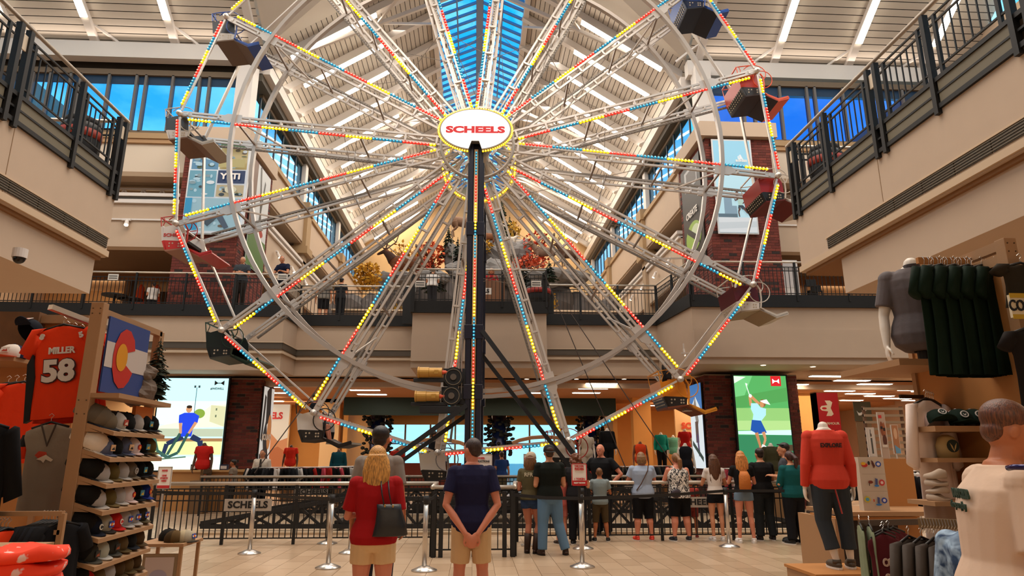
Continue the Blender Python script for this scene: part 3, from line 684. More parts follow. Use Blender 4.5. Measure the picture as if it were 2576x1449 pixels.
def strip_me(sd, f):
    mb = MB(); n = 76
    for i in range(n):
        x = RW-.30-i*.0915
        if x < 1.12: break
        if abs(x-RW*.815) < .07: continue
        if x > RW*.815: k = (0, 0, 0, 0, 0, 0, 0, 1, 1, 1, 1, 1, 1, 1, 2, 2, 2, 2)[min(i, 17)]
        else: k = (2, 0, 1)[int((i-13)/8.4) % 3]
        zz = sd*(.155+.02*0-(x-.55)/(RW)*.045*0)
        bulb(mb, (x, f*.03, zz), (0, 1, 2)[k], .042, f)
    mb.mat(6).b(1.05, RW-.24, -.012 if f < 0 else .0, .03, min(sd*.14, sd*.17), max(sd*.14, sd*.17))
    return mb.mesh('bulb_strip', BM+[M('#a89c8c', .4, .3)], True)
SPM = {s: spoke_me(s, 1) for s in (1, -1)}; BSM = {s: strip_me(s, -1) for s in (1, -1)}
DSM = {}
for s in (1, -1):
    mb = MB(); mb.b(1.05, RW-.3, -.02, .02, min(s*.13, s*.19), max(s*.13, s*.19))
    for i in range(70): mb.b(RW-.34-i*.0915-.03, RW-.34-i*.0915+.03, -.035, .035, min(s*.13, s*.17), max(s*.13, s*.17))
    DSM[s] = mb.mesh('socket_strip', DK)
SEG = 2*RW*math.sin(PI/16)
mb = MB(); mb.bar((.1, 0, 0), (SEG-.1, 0, 0), .05, .05); mb.mat(1).b(.2, SEG-.2, -.012, .03, -.085, -.03)
RIMB = mb.mesh('rim_bar', [WS, M('#a89c8c', .4, .3)])
mb = MB(); n = int((SEG-.4)/.0885)
for i in range(n):
    k = (2, 1, 0)[(i*6//n) % 3]; bulb(mb, (.22+i*.0885, -.03, -.058), k, .041)
RIMS = mb.mesh('bulb_strip', BM, True)
mb = MB(); mb.bar((.1, 0, 0), (SEG-.1, 0, 0), .13, .035); RIMBK = mb.mesh('rim_bar', WS)
PV = []
for i in range(16):
    a = PH+i*PI/8
    dx, dz = -math.cos(a), -math.sin(a)
    ry = math.atan2(-dz, dx)     # rotation about Y mapping +x to (dx,dz)
    # local +z after rotation about Y by ry
    lz = Vector((math.sin(ry), 0, math.cos(ry)))
    a2 = PH+(i+(1 if i % 2 else -1))*PI/8; tgt = Vector((-math.cos(a2), 0, -math.sin(a2)))
    sd = 1 if lz.dot(tgt) > 0 else -1
    for y, fr in ((0, 1), (WD, 0)):
        o = inst('spoke', SPM[sd], wheel, (0, y, 0), (0, ry, 0))
        if fr: stuff(inst('bulb_strip', BSM[sd], o))
        else: stuff(inst('socket_strip', DSM[sd], o))
    p0 = Vector((dx*RW, 0, dz*RW)); an = PH+(i+1)*PI/8; p1 = Vector((-math.cos(an)*RW, 0, -math.sin(an)*RW)); dd = (p1-p0).normalized()
    ry2 = math.atan2(-dd.z, dd.x)
    o = inst('rim_bar', RIMB, wheel, p0, (0, ry2, 0)); stuff(inst('bulb_strip', RIMS, o))
    if lz.z is not None and True: pass
    inst('rim_bar', RIMBK, wheel, p0+Vector((0, WD, 0)), (0, ry2, 0))
    PV.append(p0)
    mb = MB(); mb.cyl((p0.x, -.09, p0.z), (p0.x, .06, p0.z), .075, n=14); mb.cyl((p0.x, -.12, p0.z), (p0.x, -.06, p0.z), .03, n=10); mb.cyl((p0.x, WD-.06, p0.z), (p0.x, WD+.09, p0.z), .075, n=14); mb.cyl((p0.x, 0, p0.z), (p0.x, WD, p0.z), .022, n=6)
    mb.build('pivot', WS, wheel, True)
    for q, w_ in ((.40, .05), (.62, .045), (.815, .05)):
        c = Vector((dx*RW*q, 0, dz*RW*q)); MB().bar(c, c+Vector((0, WD, 0)), w_, w_).build('cross_strut', M('#8f8074', .4, .4), wheel)
    mb = MB(); tn = Vector((-dz, 0, dx)); dv = Vector((dx, 0, dz)); c = dv*RW*.815
    for y in (-.035, WD-.02):
        q = [c+tn*.13-dv*.2, c+tn*.13+dv*.2, c+dv*.36+tn*.04, c+dv*.36-tn*.04, c-tn*.13+dv*.2, c-tn*.13-dv*.2]
        mb.add([v+Vector((0, y, 0)) for v in q]+[v+Vector((0, y+.055, 0)) for v in q], [tuple(range(6)), tuple(range(11, 5, -1))]+[(k, 6+k, 6+(k+1) % 6, (k+1) % 6) for k in range(6)])
    mb.bar(c+Vector((0, .02, 0)), c-dv*.9+Vector((0, WD, 0)), .04, .04)
    mb.build('gusset', WS, wheel)
mb = MB()
for i in range(16):
    a = PH+i*PI/8; b_ = PH+(i+1)*PI/8
    f = lambda t, q, y: (-math.cos(t)*RW*q, y, -math.sin(t)*RW*q)
    mb.bar(f(a, .45, 0), f(b_, .45, WD), .012, .012); mb.bar(f(a, .45, WD), f(b_, .45, 0), .012, .012); mb.bar(f(a, .2, WD), f(b_, .62, 0), .012, .012)
mb.build('tie_rods', DK, wheel)
for y in (-.02, WD+.02):
    mb = MB(); n = 96; rr = RW*.815
    prof = [(-.05, -.07), (.05, -.07), (.05, .07), (-.05, .07)]
    vs = []
    for i in range(n):
        t = 2*PI*i/n
        for dr, dy in prof: vs.append((math.cos(t)*(rr+dr), y+dy, math.sin(t)*(rr+dr)))
    fs = [(i*4+j, i*4+(j+1) % 4, ((i+1) % n)*4+(j+1) % 4, ((i+1) % n)*4+j) for i in range(n) for j in range(4)]
    mb.add(vs, fs).build('drive_ring', M('#b5aaa0', .35, .35), wheel)
mb = MB(); mb.cyl((0, -.08, 0), (0, WD+.08, 0), .3, n=20)
for y in (0, WD):
    mb.cyl((0, y-.05, 0), (0, y+.05, 0), .42, n=24); mb.tube([(.98*math.cos(2*PI*k/32), y, .98*math.sin(2*PI*k/32)) for k in range(32)], .05, 8, True)
mb.build('hub', M('#b9aea2', .4, .3), wheel, False)
mb = MB()
for i in range(16):
    a = PH+(i+.5)*PI/8; c = (-math.cos(a)*1.02, WD-.1, -math.sin(a)*1.02)
    for k in range(6):
        t = a+(k-2.5)*.06; bulb(mb, (-math.cos(t)*1.05, WD-.08, -math.sin(t)*1.05), 0, .034)
stuff(mb.build('hub_bulbs', BM, wheel, True))
# ---- tower: mast, braces, base trusses, drive, sign
tower = thing('wheel_tower', 'dark navy tower with bulb strip, braces and black truss base carrying the ferris wheel', 'tower', (HUB.x, HUB.y, 0), WY)
for y in (-.42, WD+.42):
    mb = MB()
    for s in (-1, 1): mb.b(s*.13-.055, s*.13+.055, y-.1, y+.1, .1, 9.75)
    mb.b(-.10, .10, y-.02, y+.06, .1, 9.8)
    for s in (-1, 1): mb.b(s*.19-.02, s*.19+.02, y-.06, y+.1, 3.0, 9.0)
    for z in (2.9, 4.35, 7.0): mb.b(-.23, .23, y-.12, y+.12, z, z+.35)
    mb.build('mast', NAVY, tower, bevel=.008)
mb = MB(); y = -.545
for i in range(98):
    bulb(mb, (0, y, 1.2+i*.083), (2, 1, 0)[(i//9) % 3], .033)
mb.mat(6).b(-.05, .05, y+.01, y+.03, 1.1, 9.35)
stuff(mb.build('bulb_strip', BM+[M('#c8a070', .4)], tower, True))
mb = MB(); mb.cyl((0, -.5, 9.75), (0, WD+.5, 9.75), .09, n=14); mb.b(-.2, .2, -.55, -.3, 9.6, 9.9); mb.build('axle_box', BLACK, tower)
mb = MB()
for yy in (-.42,):
    mb.bar((.2, yy-.1, 4.55), (2.9, yy-.2, .9), .11, .11); mb.bar((.2, yy+.25, 4.0), (2.9, yy+.3, .6), .09, .09)
    mb.bar((-.15, yy-.15, 2.75), (-2.9, yy-.6, .7), .11, .11); mb.bar((-.15, yy+.2, 2.55), (-2.9, yy+.2, .6), .09, .09)
mb.build('brace', BLACKM, tower)
# base trusses
def base_truss(y):
    mb = MB(); xs = [-5.7+.51*i for i in range(26)]
    top = lambda x: max(.2, min(.70, .2+.50*(min(x+5.7, 7.05-x))/3.0))
    for a, b_ in zip(xs[:-1], xs[1:]):
        mb.bar((a, y, top(a)), (b_, y, top(b_)), .09, .09); mb.bar((a, y, .14), (b_, y, .14), .09, .09)
        mb.bar((a, y, .14), (b_, y, top(b_)), .05, .055); mb.bar((a, y, top(a)), (b_, y, .14), .05, .055)
        mb.bar((a, y, .14), (a, y, top(a)), .05, .05)
    return mb.build('base_truss', BLACKM, tower)
base_truss(-1.45); base_truss(WD+.8)
MB().b(-6.1, 7.3, -1.8, WD+1.2, 0, .05).build('base_plate', M('#b39a7c', .6), tower)
mb = MB()
for x in (-2.8, 0, 2.8): mb.b(x-.08, x+.08, -1.45, WD+.8, .1, .25)
mb.b(-.45, .45, -.75, -.2, .06, 1.15); mb.build('cross_beam', BLACKM, tower)
MB().b(-1.4, 1.6, .1, 1.4, .35, .5).build('loading_deck', BLACKM, tower)
# drive units
GOLD = M('#b98a3c', .4, .15, name='gold_motor')
IT = tower.matrix_basis.inverted() if False else (Matrix.Translation((HUB.x, HUB.y, 0)) @ Matrix.Rotation(WY, 4, 'Z')).inverted()
for (mx_, my_), (cx_, cy_) in (((1085, 937), (1141, 949)), ((1078, 997), (1136, 996))):
    m_ = IT @ at(mx_, my_, Y=15.95); c_ = IT @ at(cx_, cy_, Y=15.95)
    o = MB().cyl(m_+Vector((-.28, 0, .0)), m_+Vector((-.05, 0, 0)), .125, n=18).cyl(m_+Vector((-.05, 0, 0)), m_+Vector((.26, 0, 0)), .115, n=18).cyl(m_+Vector((-.32, 0, 0)), m_+Vector((-.28, 0, 0)), .135, n=18).b(m_.x+.08, m_.x+.18, m_.y-.14, m_.y-.1, m_.z-.05, m_.z+.05).build('motor', GOLD, tower, False, .006)
    MB().cyl(m_+Vector((.26, 0, 0)), m_+Vector((.38, 0, 0)), .05, n=12).build('coupling', M('#d8502a', .5), tower)
    o = MB().cyl(c_+Vector((0, .06, 0)), c_+Vector((0, -.06, 0)), .235, n=28).build('drive_tyre', M('#0d0d0d', .7), tower)
    MB().tube([c_+Vector((.185*math.cos(t*PI/12), -.065, .185*math.sin(t*PI/12))) for t in range(24)], .012, 6, True).build('rim', M('#8a8478', .3, .8), o)
    MB().cyl(c_+Vector((0, -.06, 0)), c_+Vector((0, -.09, 0)), .075, n=16).build('hub_cap', M('#6d6862', .35, .7), o)
    MB().b(c_.x-.25, c_.x+.42, c_.y+.07, c_.y+.2, c_.z-.2, c_.z+.22).build('drive_housing', BLACKM, tower, bevel=.01)
    MB().b(c_.x-.95, c_.x-.1, c_.y-.05, c_.y+.12, m_.z-.22, m_.z-.14).build('motor_mount', BLACKM, tower, bevel=.01)
c_ = IT @ at(1120, 1035, Y=15.95)
MB().b(c_.x-.6, c_.x+.35, c_.y-.06, c_.y+.1, c_.z-.05, c_.z+.12).build('drive_housing', BLACKM, tower, bevel=.01)
for x0, z0, z1 in ((-.33, 2.9, 4.6), (-.26, 2.9, 4.6)): MB().cyl((x0-.02, -.5, z0), (x0-.02, -.5, z1), .014).build('guide_rod', CHROME, tower)
# sign
sg = thing('oval_sign', 'glowing white oval sign with red lettering, ringed with yellow bulbs', 'sign', tuple(at(1196, 325, Y=15.8)), WY)
a_, b2_ = .93, .585
el = []
for i in range(49):
    t = math.radians(-90+11+(360-22)*i/48); el.append((a_*math.cos(t), b2_*math.sin(t)))
el += [(-.10, -.34), (.10, -.34)]
MB().prism(el, 0, .16, lambda u, v, a: (u, a, v)).build('cabinet', M('#8d867c', .4, .5), sg)
el2 = [(x*.965, z*.955) for x, z in el]
mb = MB(); mb.prism(el2, -.012, .01, lambda u, v, a: (u, a, v)); mb.build('face', M('#fff6ec', .4, emit=1.15, name='sign_face'), sg)
text('SCHEELS', .245, M('#d8141c', .5, emit=.75), sg, (0, -.02, -.03), bold=.013, sx=1.62, name='lettering')
mb = MB()
for i in range(88):
    t = 2*PI*i/88
    if abs(math.degrees(t)-270) < 9: continue
    bulb(mb, (1.0*a_*1.035*math.cos(t), .04, b2_*1.055*math.sin(t)), 0, .03)
stuff(mb.build('bulb_ring', BM, sg, True))
# ---- gondolas
def gondola(i, top, low, trim, lab, inner='#3a2418', txt=None):
    p = HUB+Matrix.Rotation(WY, 3, 'Z') @ PV[i]
    t = thing('gondola', lab, 'gondola', tuple(p), WY, 'gondolas of the ferris wheel')
    cT, cL, cR = M(top, .4), M(low, .45), M(trim, .4)
    y0, y1 = .16, WD-.16
    f = lambda u, v, a: (u, a, v)
    # side plates (near and far)
    for y in (y0, y1-.03):
        o = MB().prism([(-.42, -.05), (-.18, .02), (.08, .04), (.17, -.12), (.20, -.42), (-.36, -.40)], y, y+.03, f).build('side_panel', cT, t)
        MB().prism([(-.36, -.40), (.20, -.42), (.18, -.60), (-.28, -.66)], y, y+.03, f).build('side_skirt', cL, t)
        if y == y0:
            mb = MB()
            for (u, v) in ((-.2, -.48), (-.2, -.56), (-.12, -.48), (.04, -.49), (.04, -.56), (.1, -.49), (.1, -.56)): mb.cyl((u, y-.004, v), (u, y+.0, v), .022, n=8)
            stuff(mb.build('stud', M('#b8a890', .4), o))
            MB().tube([(u, y-.005, v) for u, v in ((.17, .02), (.24, -.1), (.25, -.35), (.22, -.58), (.30, -.62))], .022, 6).build('edge_trim', cR, t)
    # back panel
    MB().prism([(-.47, -.02), (-.42, .0), (-.36, -.40), (-.41, -.42)], y0, y1, f).build('backrest', cT, t)
    o = MB().prism([(-.41, -.42), (-.36, -.40), (-.26, -.64), (-.31, -.66)], y0, y1, f).build('back_skirt', cL, t)
    mb = MB()
    for k in range(9):
        for j in range(3): mb.cyl((-.415+j*.03, y0+.15+k*.115, -.46-j*.07), (-.40+j*.03, y0+.15+k*.115, -.455-j*.07), .018, n=6)
    stuff(mb.build('stud', M('#c4b498', .4), o))
    # guard frame over the back
    mb = MB()
    mb.tube([(-.46, y0, -.02), (-.50, y0, .22), (-.40, y0, .24), (-.12, y0, .28)], .014, 6); mb.tube([(-.46, y1, -.02), (-.50, y1, .22), (-.12, y1, .28)], .014, 6); mb.bar((-.50, y0, .22), (-.50, y1, .22), .03, .03)
    mb.tube([(-.42, y0, 0), (-.38, y0, .12), (-.42, y0, .22)], .01, 6)
    mb.tube([(.0+.33*math.cos(a), y0, .02+.27*math.sin(a)) for a in [math.radians(d) for d in range(150, -60, -18)]], .012, 6)
    mb.tube([(.22+.27*math.cos(a), y0-.0, -.16+.27*math.sin(a)) for a in [2*PI*k/22 for k in range(22)]], .013, 6, True)
    mb.build('guard_frame', cR, t)
    # seat, floor, footboard
    MB().b(-.36, .10, y0+.03, y1-.03, -.36, -.28).build('seat', M('#241a14', .6), t)
    MB().prism([(-.31, -.66), (.22, -.60), (.24, -.63), (-.29, -.70)], y0, y1, f).build('floor_pan', M(inner, .6), t)
    MB().prism([(.22, -.60), (.62, -.80), (.60, -.84), (.20, -.64)], y0, y1, f).build('foot_board', M(inner, .6), t)
    MB().prism([(.60, -.84), (.62, -.80), (.90, -.70), (.93, -.75)], y0, y1, f).build('foot_lip', cR, t)
    MB().prism([(.20, -.63), (.30, -.60), (.62, -.74), (.90, -.66), (.93, -.72), (.62, -.84)], y0-.0, y0+.02, f).build('edge_trim', cR, t)
    MB().cyl((0, .03, 0), (0, WD-.03, 0), .03, n=8).build('axle', WS, t)
    if txt: text(txt, .12, M('#c8281e', .5), t, (-.1, y0-.006, -.26), bold=.003, sx=1.2)
    return t
gondola(0, '#15151a', '#c9c2b8', '#2a4f9c', 'black gondola with a white back guard and blue footboard at the upper left rim', '#6b5442')
gondola(1, '#3a3835', '#c4bcb4', '#b4aa9c', 'dark grey gondola with pale skirt and tan footboard at the left rim', '#7c5f4c', )
gondola(2, '#d8cfc6', '#c4281c', '#b8261c', 'white and red gondola with red round guards at the left rim', '#9a6a52', 'SCHEELS')
gondola(3, '#0e1a14', '#0c120e', '#1c3a2a', 'dark green gondola at the lower left rim', '#3c3a30')
gondola(4, '#cfc8c0', '#16120f', '#1a1614', 'white over black gondola carrying a rider, bottom left of the rim', '#2a211a')
gondola(5, '#d8d4ce', '#121214', '#8c8c90', 'black and white gondola at the very bottom of the rim, left of the mast', '#1c1c20')
gondola(6, '#d4cec8', '#101012', '#a02a20', 'white gondola with red trim and black skirt, bottom right of the mast', '#a03022')
gondola(7, '#e08412', '#1c1410', '#e09020', 'orange gondola with a dark studded skirt at the lower right rim', '#7a3a16')
gondola(8, '#5a1620', '#d8d0c8', '#cfc6ba', 'maroon gondola with white side at the right rim', '#a08a70')
gondola(9, '#a01a14', '#14100e', '#c8bcae', 'red gondola with black studded skirt at the right rim beside the poster', '#6a1810')
gondola(10, '#b82c14', '#1a1210', '#e05020', 'orange red gondola with orange loops at the upper right rim', '#2a1410')
gondola(11, '#123a80', '#0c1c40', '#1c4c9c', 'navy blue gondola at the top right, cut by the picture edge', '#0a1020')
# ================================================================ FENCES, STANCHIONS, SIGNS
FB = MB().b(-.008, .008, -.008, .008, 0, 1).mesh('baluster', BLACK)
def fence(label, P, Q, zt=1.085, single=True, posts=1.35):
    P = Vector((P[0], P[1], 0)); Q = Vector((Q[0], Q[1], 0)); d = Q-P; L = d.length; d.normalize()
    t = thing('queue_fence', label, 'fence', (P.x, P.y, 0), math.atan2(d.y, d.x))
    MB().tube([(-.05, 0, zt), (L+.05, 0, zt)], .036, 10).build('handrail', STEELR, t, True)
    mb = MB()
    for z in (.98, .88, .77, .10): mb.b(0, L, -.012, .012, z, z+.022)
    mb.build('cross_rail', BLACK, t)
    n = max(2, int(L/.105))
    if single:
        for i in range(n+1): inst('baluster', FB, t, (i*L/n, 0, .10), None, (1, 1, .88))
    else:
        mb = MB()
        for i in range(n+1): mb.b(i*L/n-.008, i*L/n+.008, -.008, .008, .1, .98)
        stuff(mb.build('balusters', BLACK, t))
    k = max(1, round(L/posts))
    for i in range(k+1): MB().b(i*L/k-.025, i*L/k+.025, -.025, .025, 0, 1.06).build('post', BLACK, t)
    return t
fence('front queue fence left of the gate, behind the woman in red', (-5.95, 13.35), (-.72, 13.35))
fence('front queue fence right of the gate, where the families stand', (.85, 13.5), (6.5, 13.5))
fence('short black gate fence nearest the viewer, behind the man in navy', (-.62, 11.6), (.64, 11.6), posts=.6)
fence('side return fence left of the gate', (-.68, 11.65), (-.72, 13.3), single=False)
fence('side return fence right of the gate', (.70, 11.65), (.80, 13.45), single=False)
fence('rear fence behind the wheel, left part', (-7.5, 19.6), (-.4, 19.6), 1.03, single=False)
fence('rear fence behind the wheel, right part', (.6, 19.4), (7.5, 19.3), 1.03, single=False)
for i, x in enumerate((-.64, -.52, .52, .66)):
    tag(MB().b(x-.035, x+.035, 11.52, 11.6, 0, 1.02).build('gate_post', BLACKM), 'thick black post of the gate fence, '+('outer left', 'inner left', 'inner right', 'outer right')[i], 'post', 'gate posts')
SIG = M('#a99f93', .5, name='sign_plate_grey')
for i, (x0, y0, x1, y1, Y, s_) in enumerate(((567, 1255, 683, 1285, 13.3, 'SCHEELS'), (742, 1228, 830, 1246, 19.5, 'SCHEELS'), (1571, 1222, 1650, 1238, 19.2, 'SCHEELS'), (1742, 1250, 1806, 1276, 13.45, 'SCHEELS'), (1168, 724, 1236, 741, 21.2, 'SCHEELS'))):
    a = at(x0, y0, Y=Y); b_ = at(x1, y1, Y=Y); w_, h_ = b_.x-a.x, a.z-b_.z
    if i == 3: a.x -= .35; w_ += .35
    t = thing('name_sign', ('grey name sign on the front fence left of the woman in red', 'smaller name sign on the rear fence, above the front left one', 'name sign on the rear fence right of the boy in grey', 'name sign on the front fence right of the woman in the patterned top', 'white name sign on a box behind the middle bay rail')[i], 'sign', (a.x+w_/2, Y-.02, (a.z+b_.z)/2))
    MB().b(-w_/2, w_/2, -.01, .01, -h_/2, h_/2).build('plate', SIG if i != 4 else M('#efe8e0'), t)
    text(s_, h_*.78, BLACK, t, (0, -.014, -.0), bold=h_*.028, sx=w_/(h_*.78)/4.75, space=1.05)
def stanchion(px, py, place, belt=None, h=1.03):
    p = at(px, py, Z=0)
    t = thing('queue_stanchion', 'steel queue post, '+place, 'stanchion', (p.x, p.y, 0), 0, 'steel queue posts')
    MB().lathe([(.185, 0), (.185, .015), (.06, .065), (.045, .07)], 28).build('base', CHROME, t, True)
    MB().cyl((0, 0, .065), (0, 0, h-.06), .036, n=18).build('pole', CHROME, t, True)
    MB().cyl((0, 0, h-.12), (0, 0, h), .042, n=18).build('belt_head', BLACKM, t, True)
    if belt: 
        q = Vector(belt)-Vector((p.x, p.y, h-.06)); MB().bar((0, 0, h-.06), q*.5+Vector((0, 0, h-.06-.02)), .004, .05).bar(q*.5+Vector((0, 0, h-.08)), q+Vector((0, 0, h-.06)), .004, .05).build('belt', BLACKM, t)
    return p
s0 = at(627, 1393, Z=0); s1 = at(825, 1429, Z=0); s2 = at(1067, 1436, Z=0); s3 = at(1465, 1427, Z=0); s4 = at(1835, 1376, Z=0)
hh = .97
stanchion(627, 1393, 'leftmost, beside the grey name sign', (s0.x-2.6, s0.y+1.0, hh)); stanchion(825, 1429, 'just left of the woman in red', (s0.x, s0.y, hh))
stanchion(823, 1368, 'farther back, partly behind the post left of the woman'); stanchion(880, 1392, 'directly behind the left edge of the woman in red')
stanchion(1067, 1436, 'between the woman in red and the man in navy', (-.6, 11.5, hh)); stanchion(1467, 1381, 'farther back behind the post with the ride sign')
stanchion(1465, 1427, 'carrying the ride price sign', (.66, 11.5, hh)); stanchion(1835, 1376, 'on the right by the girl with long brown hair', (s3.x, s3.y, hh))
stanchion(2240, 1362, 'hidden behind the orange mannequin', (s4.x, s4.y, hh))
SGW = M('#efe9e2', .5, name='sign_white'); SGR = M('#c8282c', .5, name='sign_red')
def board(label, x0, y0, x1, y1, Y, lines, band=None, foot=True, border=None):
    a = at(x0, y0, Y=Y); b_ = at(x1, y1, Y=Y); w_, h_ = b_.x-a.x, a.z-b_.z; cx, cz = (a.x+b_.x)/2, (a.z+b_.z)/2
    t = thing('notice_board', label, 'sign', (cx, Y, 0))
    MB().b(-w_/2, w_/2, -.012, .012, cz-h_/2, cz+h_/2).build('panel', SGW, t, bevel=.006)
    if not foot: MB().b(-.02, .02, .0, .05, cz-h_/2-.2, cz-h_/2).build('clip', BLACKM, t)
    mb = MB(); e = .012
    for q in ((-w_/2, -w_/2+e, cz-h_/2, cz+h_/2), (w_/2-e, w_/2, cz-h_/2, cz+h_/2), (-w_/2, w_/2, cz+h_/2-e, cz+h_/2), (-w_/2, w_/2, cz-h_/2, cz-h_/2+e)): mb.b(q[0], q[1], -.018, -.008, q[2], q[3])
    mb.build('frame', border or M('#a89e94', .4), t)
    if band: MB().b(-w_/2+e, w_/2-e, -.016, -.01, cz-h_/2+e, cz-h_/2+e+band*h_).build('colour_band', SGR, t)
    for s_, v, sz, m_ in lines: text(s_, sz*h_, m_, t, (0, -.022, cz+h_/2-v*h_), bold=.002, depth=.002)
    if foot: MB().cyl((0, .01, 0), (0, .01, cz-h_/2), .022, n=10).build('pole', CHROME, t); MB().b(-.16, .16, -.12, .14, 0, .02).build('foot', CHROME, t)
    return t
board('white ride price sign with red band on the right steel queue post', 1437, 1166, 1477, 1222, s3.y-.04, [('THEIR WHEEL', .12, .07, SGR), ('RIDES', .25, .17, SGR), ('1 TOKEN', .70, .12, SGR), ('ENJOY THE RIDE', .87, .07, SGW)], .2, False, SGR)
board('small white queue sign with red print beside the cap shelves', 400, 1174, 428, 1230, 13.0, [('RIDES', .18, .10, SGR), ('LINE', .40, .10, SGR), ('STARTS', .52, .10, SGR), ('HERE', .64, .10, SGR)], .13, True)
board('white instruction board behind the man in navy', 1182, 1142, 1238, 1232, 12.6, [('WHEEL', .12, .07, SGR), ('INSTRUCTIONS', .21, .07, BLACK), ('- - - - - -', .38, .06, BLACK), ('- - - - - -', .5, .06, BLACK), ('- - - - - -', .62, .06, BLACK)], None, True)
board('white height check sign behind the man in jeans', 1317, 1142, 1347, 1246, 12.9, [('CHECK', .12, .08, SGR), ('YOUR', .20, .08, SGR), ('HEIGHT', .28, .08, SGR), ('o', .6, .3, M('#b8b0a6'))], None, True)
# ================================================================ LIT SCREENS AND BANNERS
def pic(name, label, cat, x0, y0, x1, y1, Y, shapes, emit, frame='#101010', dep=.12):
    a = at(x0, y0, Y=Y); b_ = at(x1, y1, Y=Y)
    # px rectangle measured at its top edge; keep the sides vertical in the world
    w_ = b_.x-a.x; h_ = a.z-b_.z
    t = thing(name, label, cat, (a.x+w_/2, Y, b_.z))
    MB().b(-w_/2-.05, w_/2+.05, 0, dep, -.05, h_+.05).build('case', M(frame, .4), t)
    if name == 'lit_screen': MB().b(-w_/2, w_/2, .01, dep, -b_.z, -.05).build('base_panel', M('#a8764a', .6), t)
    sh = [(c, [((u-x0)/(x1-x0), (v-y0)/(y1-y0)) for u, v in poly]) for c, poly in shapes]
    flat(t, 'picture', (-w_/2, -.004, h_), (w_, 0, 0), (0, 0, h_), sh, emit, .0025, (0, -1, 0))
    t['_w'] = w_; return t, w_, h_
def pr(a, b, c, d): return [(a, b), (c, b), (c, d), (a, d)]
# left: rope trainer
sh = [('#bff0f2', pr(405, 951, 552, 1183)), ('#d5f5f0', pr(405, 1010, 552, 1070)), ('#dfe6c8', [(470, 1060), (500, 1040), (520, 1020), (552, 1018), (552, 1075), (405, 1082), (405, 1075)]), ('#c9c9a0', [(520, 1020), (552, 1024), (552, 1075), (520, 1062)]), ('#5d6a50', pr(531, 1028, 534, 1034)), ('#5d6a50', pr(531, 1045, 534, 1051)),
      ('#7d9a3a', circ(497, 1042, 12)), ('#aeb9a0', pr(405, 1080, 552, 1100)), ('#9a7048', pr(405, 1104, 552, 1112)), ('#d5e89a', pr(405, 1112, 552, 1145)), ('#e6f5dc', pr(405, 1150, 552, 1183)),
      ('#40606a', limb((486, 975), (486, 1040), .7)), ('#303c40', pr(480, 970, 484, 976)), ('#303c40', pr(489, 970, 493, 976)),
      ('#1d2b4a', limb((468, 1100), (436, 1118), 7, 5)), ('#1d2b4a', limb((436, 1118), (430, 1150), 5, 4)), ('#1d2b4a', limb((486, 1100), (505, 1110), 7, 6)), ('#1d2b4a', limb((505, 1110), (510, 1135), 6, 5)),
      ('#1b3fd0', [(455, 1046), (466, 1040), (486, 1040), (498, 1048), (496, 1066), (489, 1066), (486, 1100), (464, 1100), (464, 1066), (456, 1066)]), ('#c08a64', circ(475, 1031, 6.5, 9)), ('#2a1c14', circ(475, 1025, 6, 4)), ('#c08a64', limb((460, 1066), (463, 1092), 3.4, 2.6)), ('#c08a64', limb((493, 1064), (480, 1092), 3.4, 2.6)),
      ('#2c5048', limb((462, 1092), (440, 1145), 3)), ('#2c5048', limb((479, 1092), (462, 1140), 3)), ('#2c5048', limb((462, 1140), (440, 1152), 3.4)), ('#34584e', limb((405, 1090), (418, 1135), 4)), ('#34584e', limb((418, 1135), (442, 1152), 4)), ('#4a6a58', limb((405, 1158), (480, 1150), 1.6)),
      ('#141414', [(524, 957), (531, 963), (538, 963), (545, 957), (545, 970), (538, 965), (531, 965), (524, 970)])]
t, w_, h_ = pic('lit_screen', 'tall lit screen on the left with a man in blue swinging ropes', 'screen', 405, 951, 552, 1183, 22.9, sh, 1.25)
text('#WEWILL', .10, M('#141414'), t, (w_*.36, -.10, h_*.88), bold=.002)
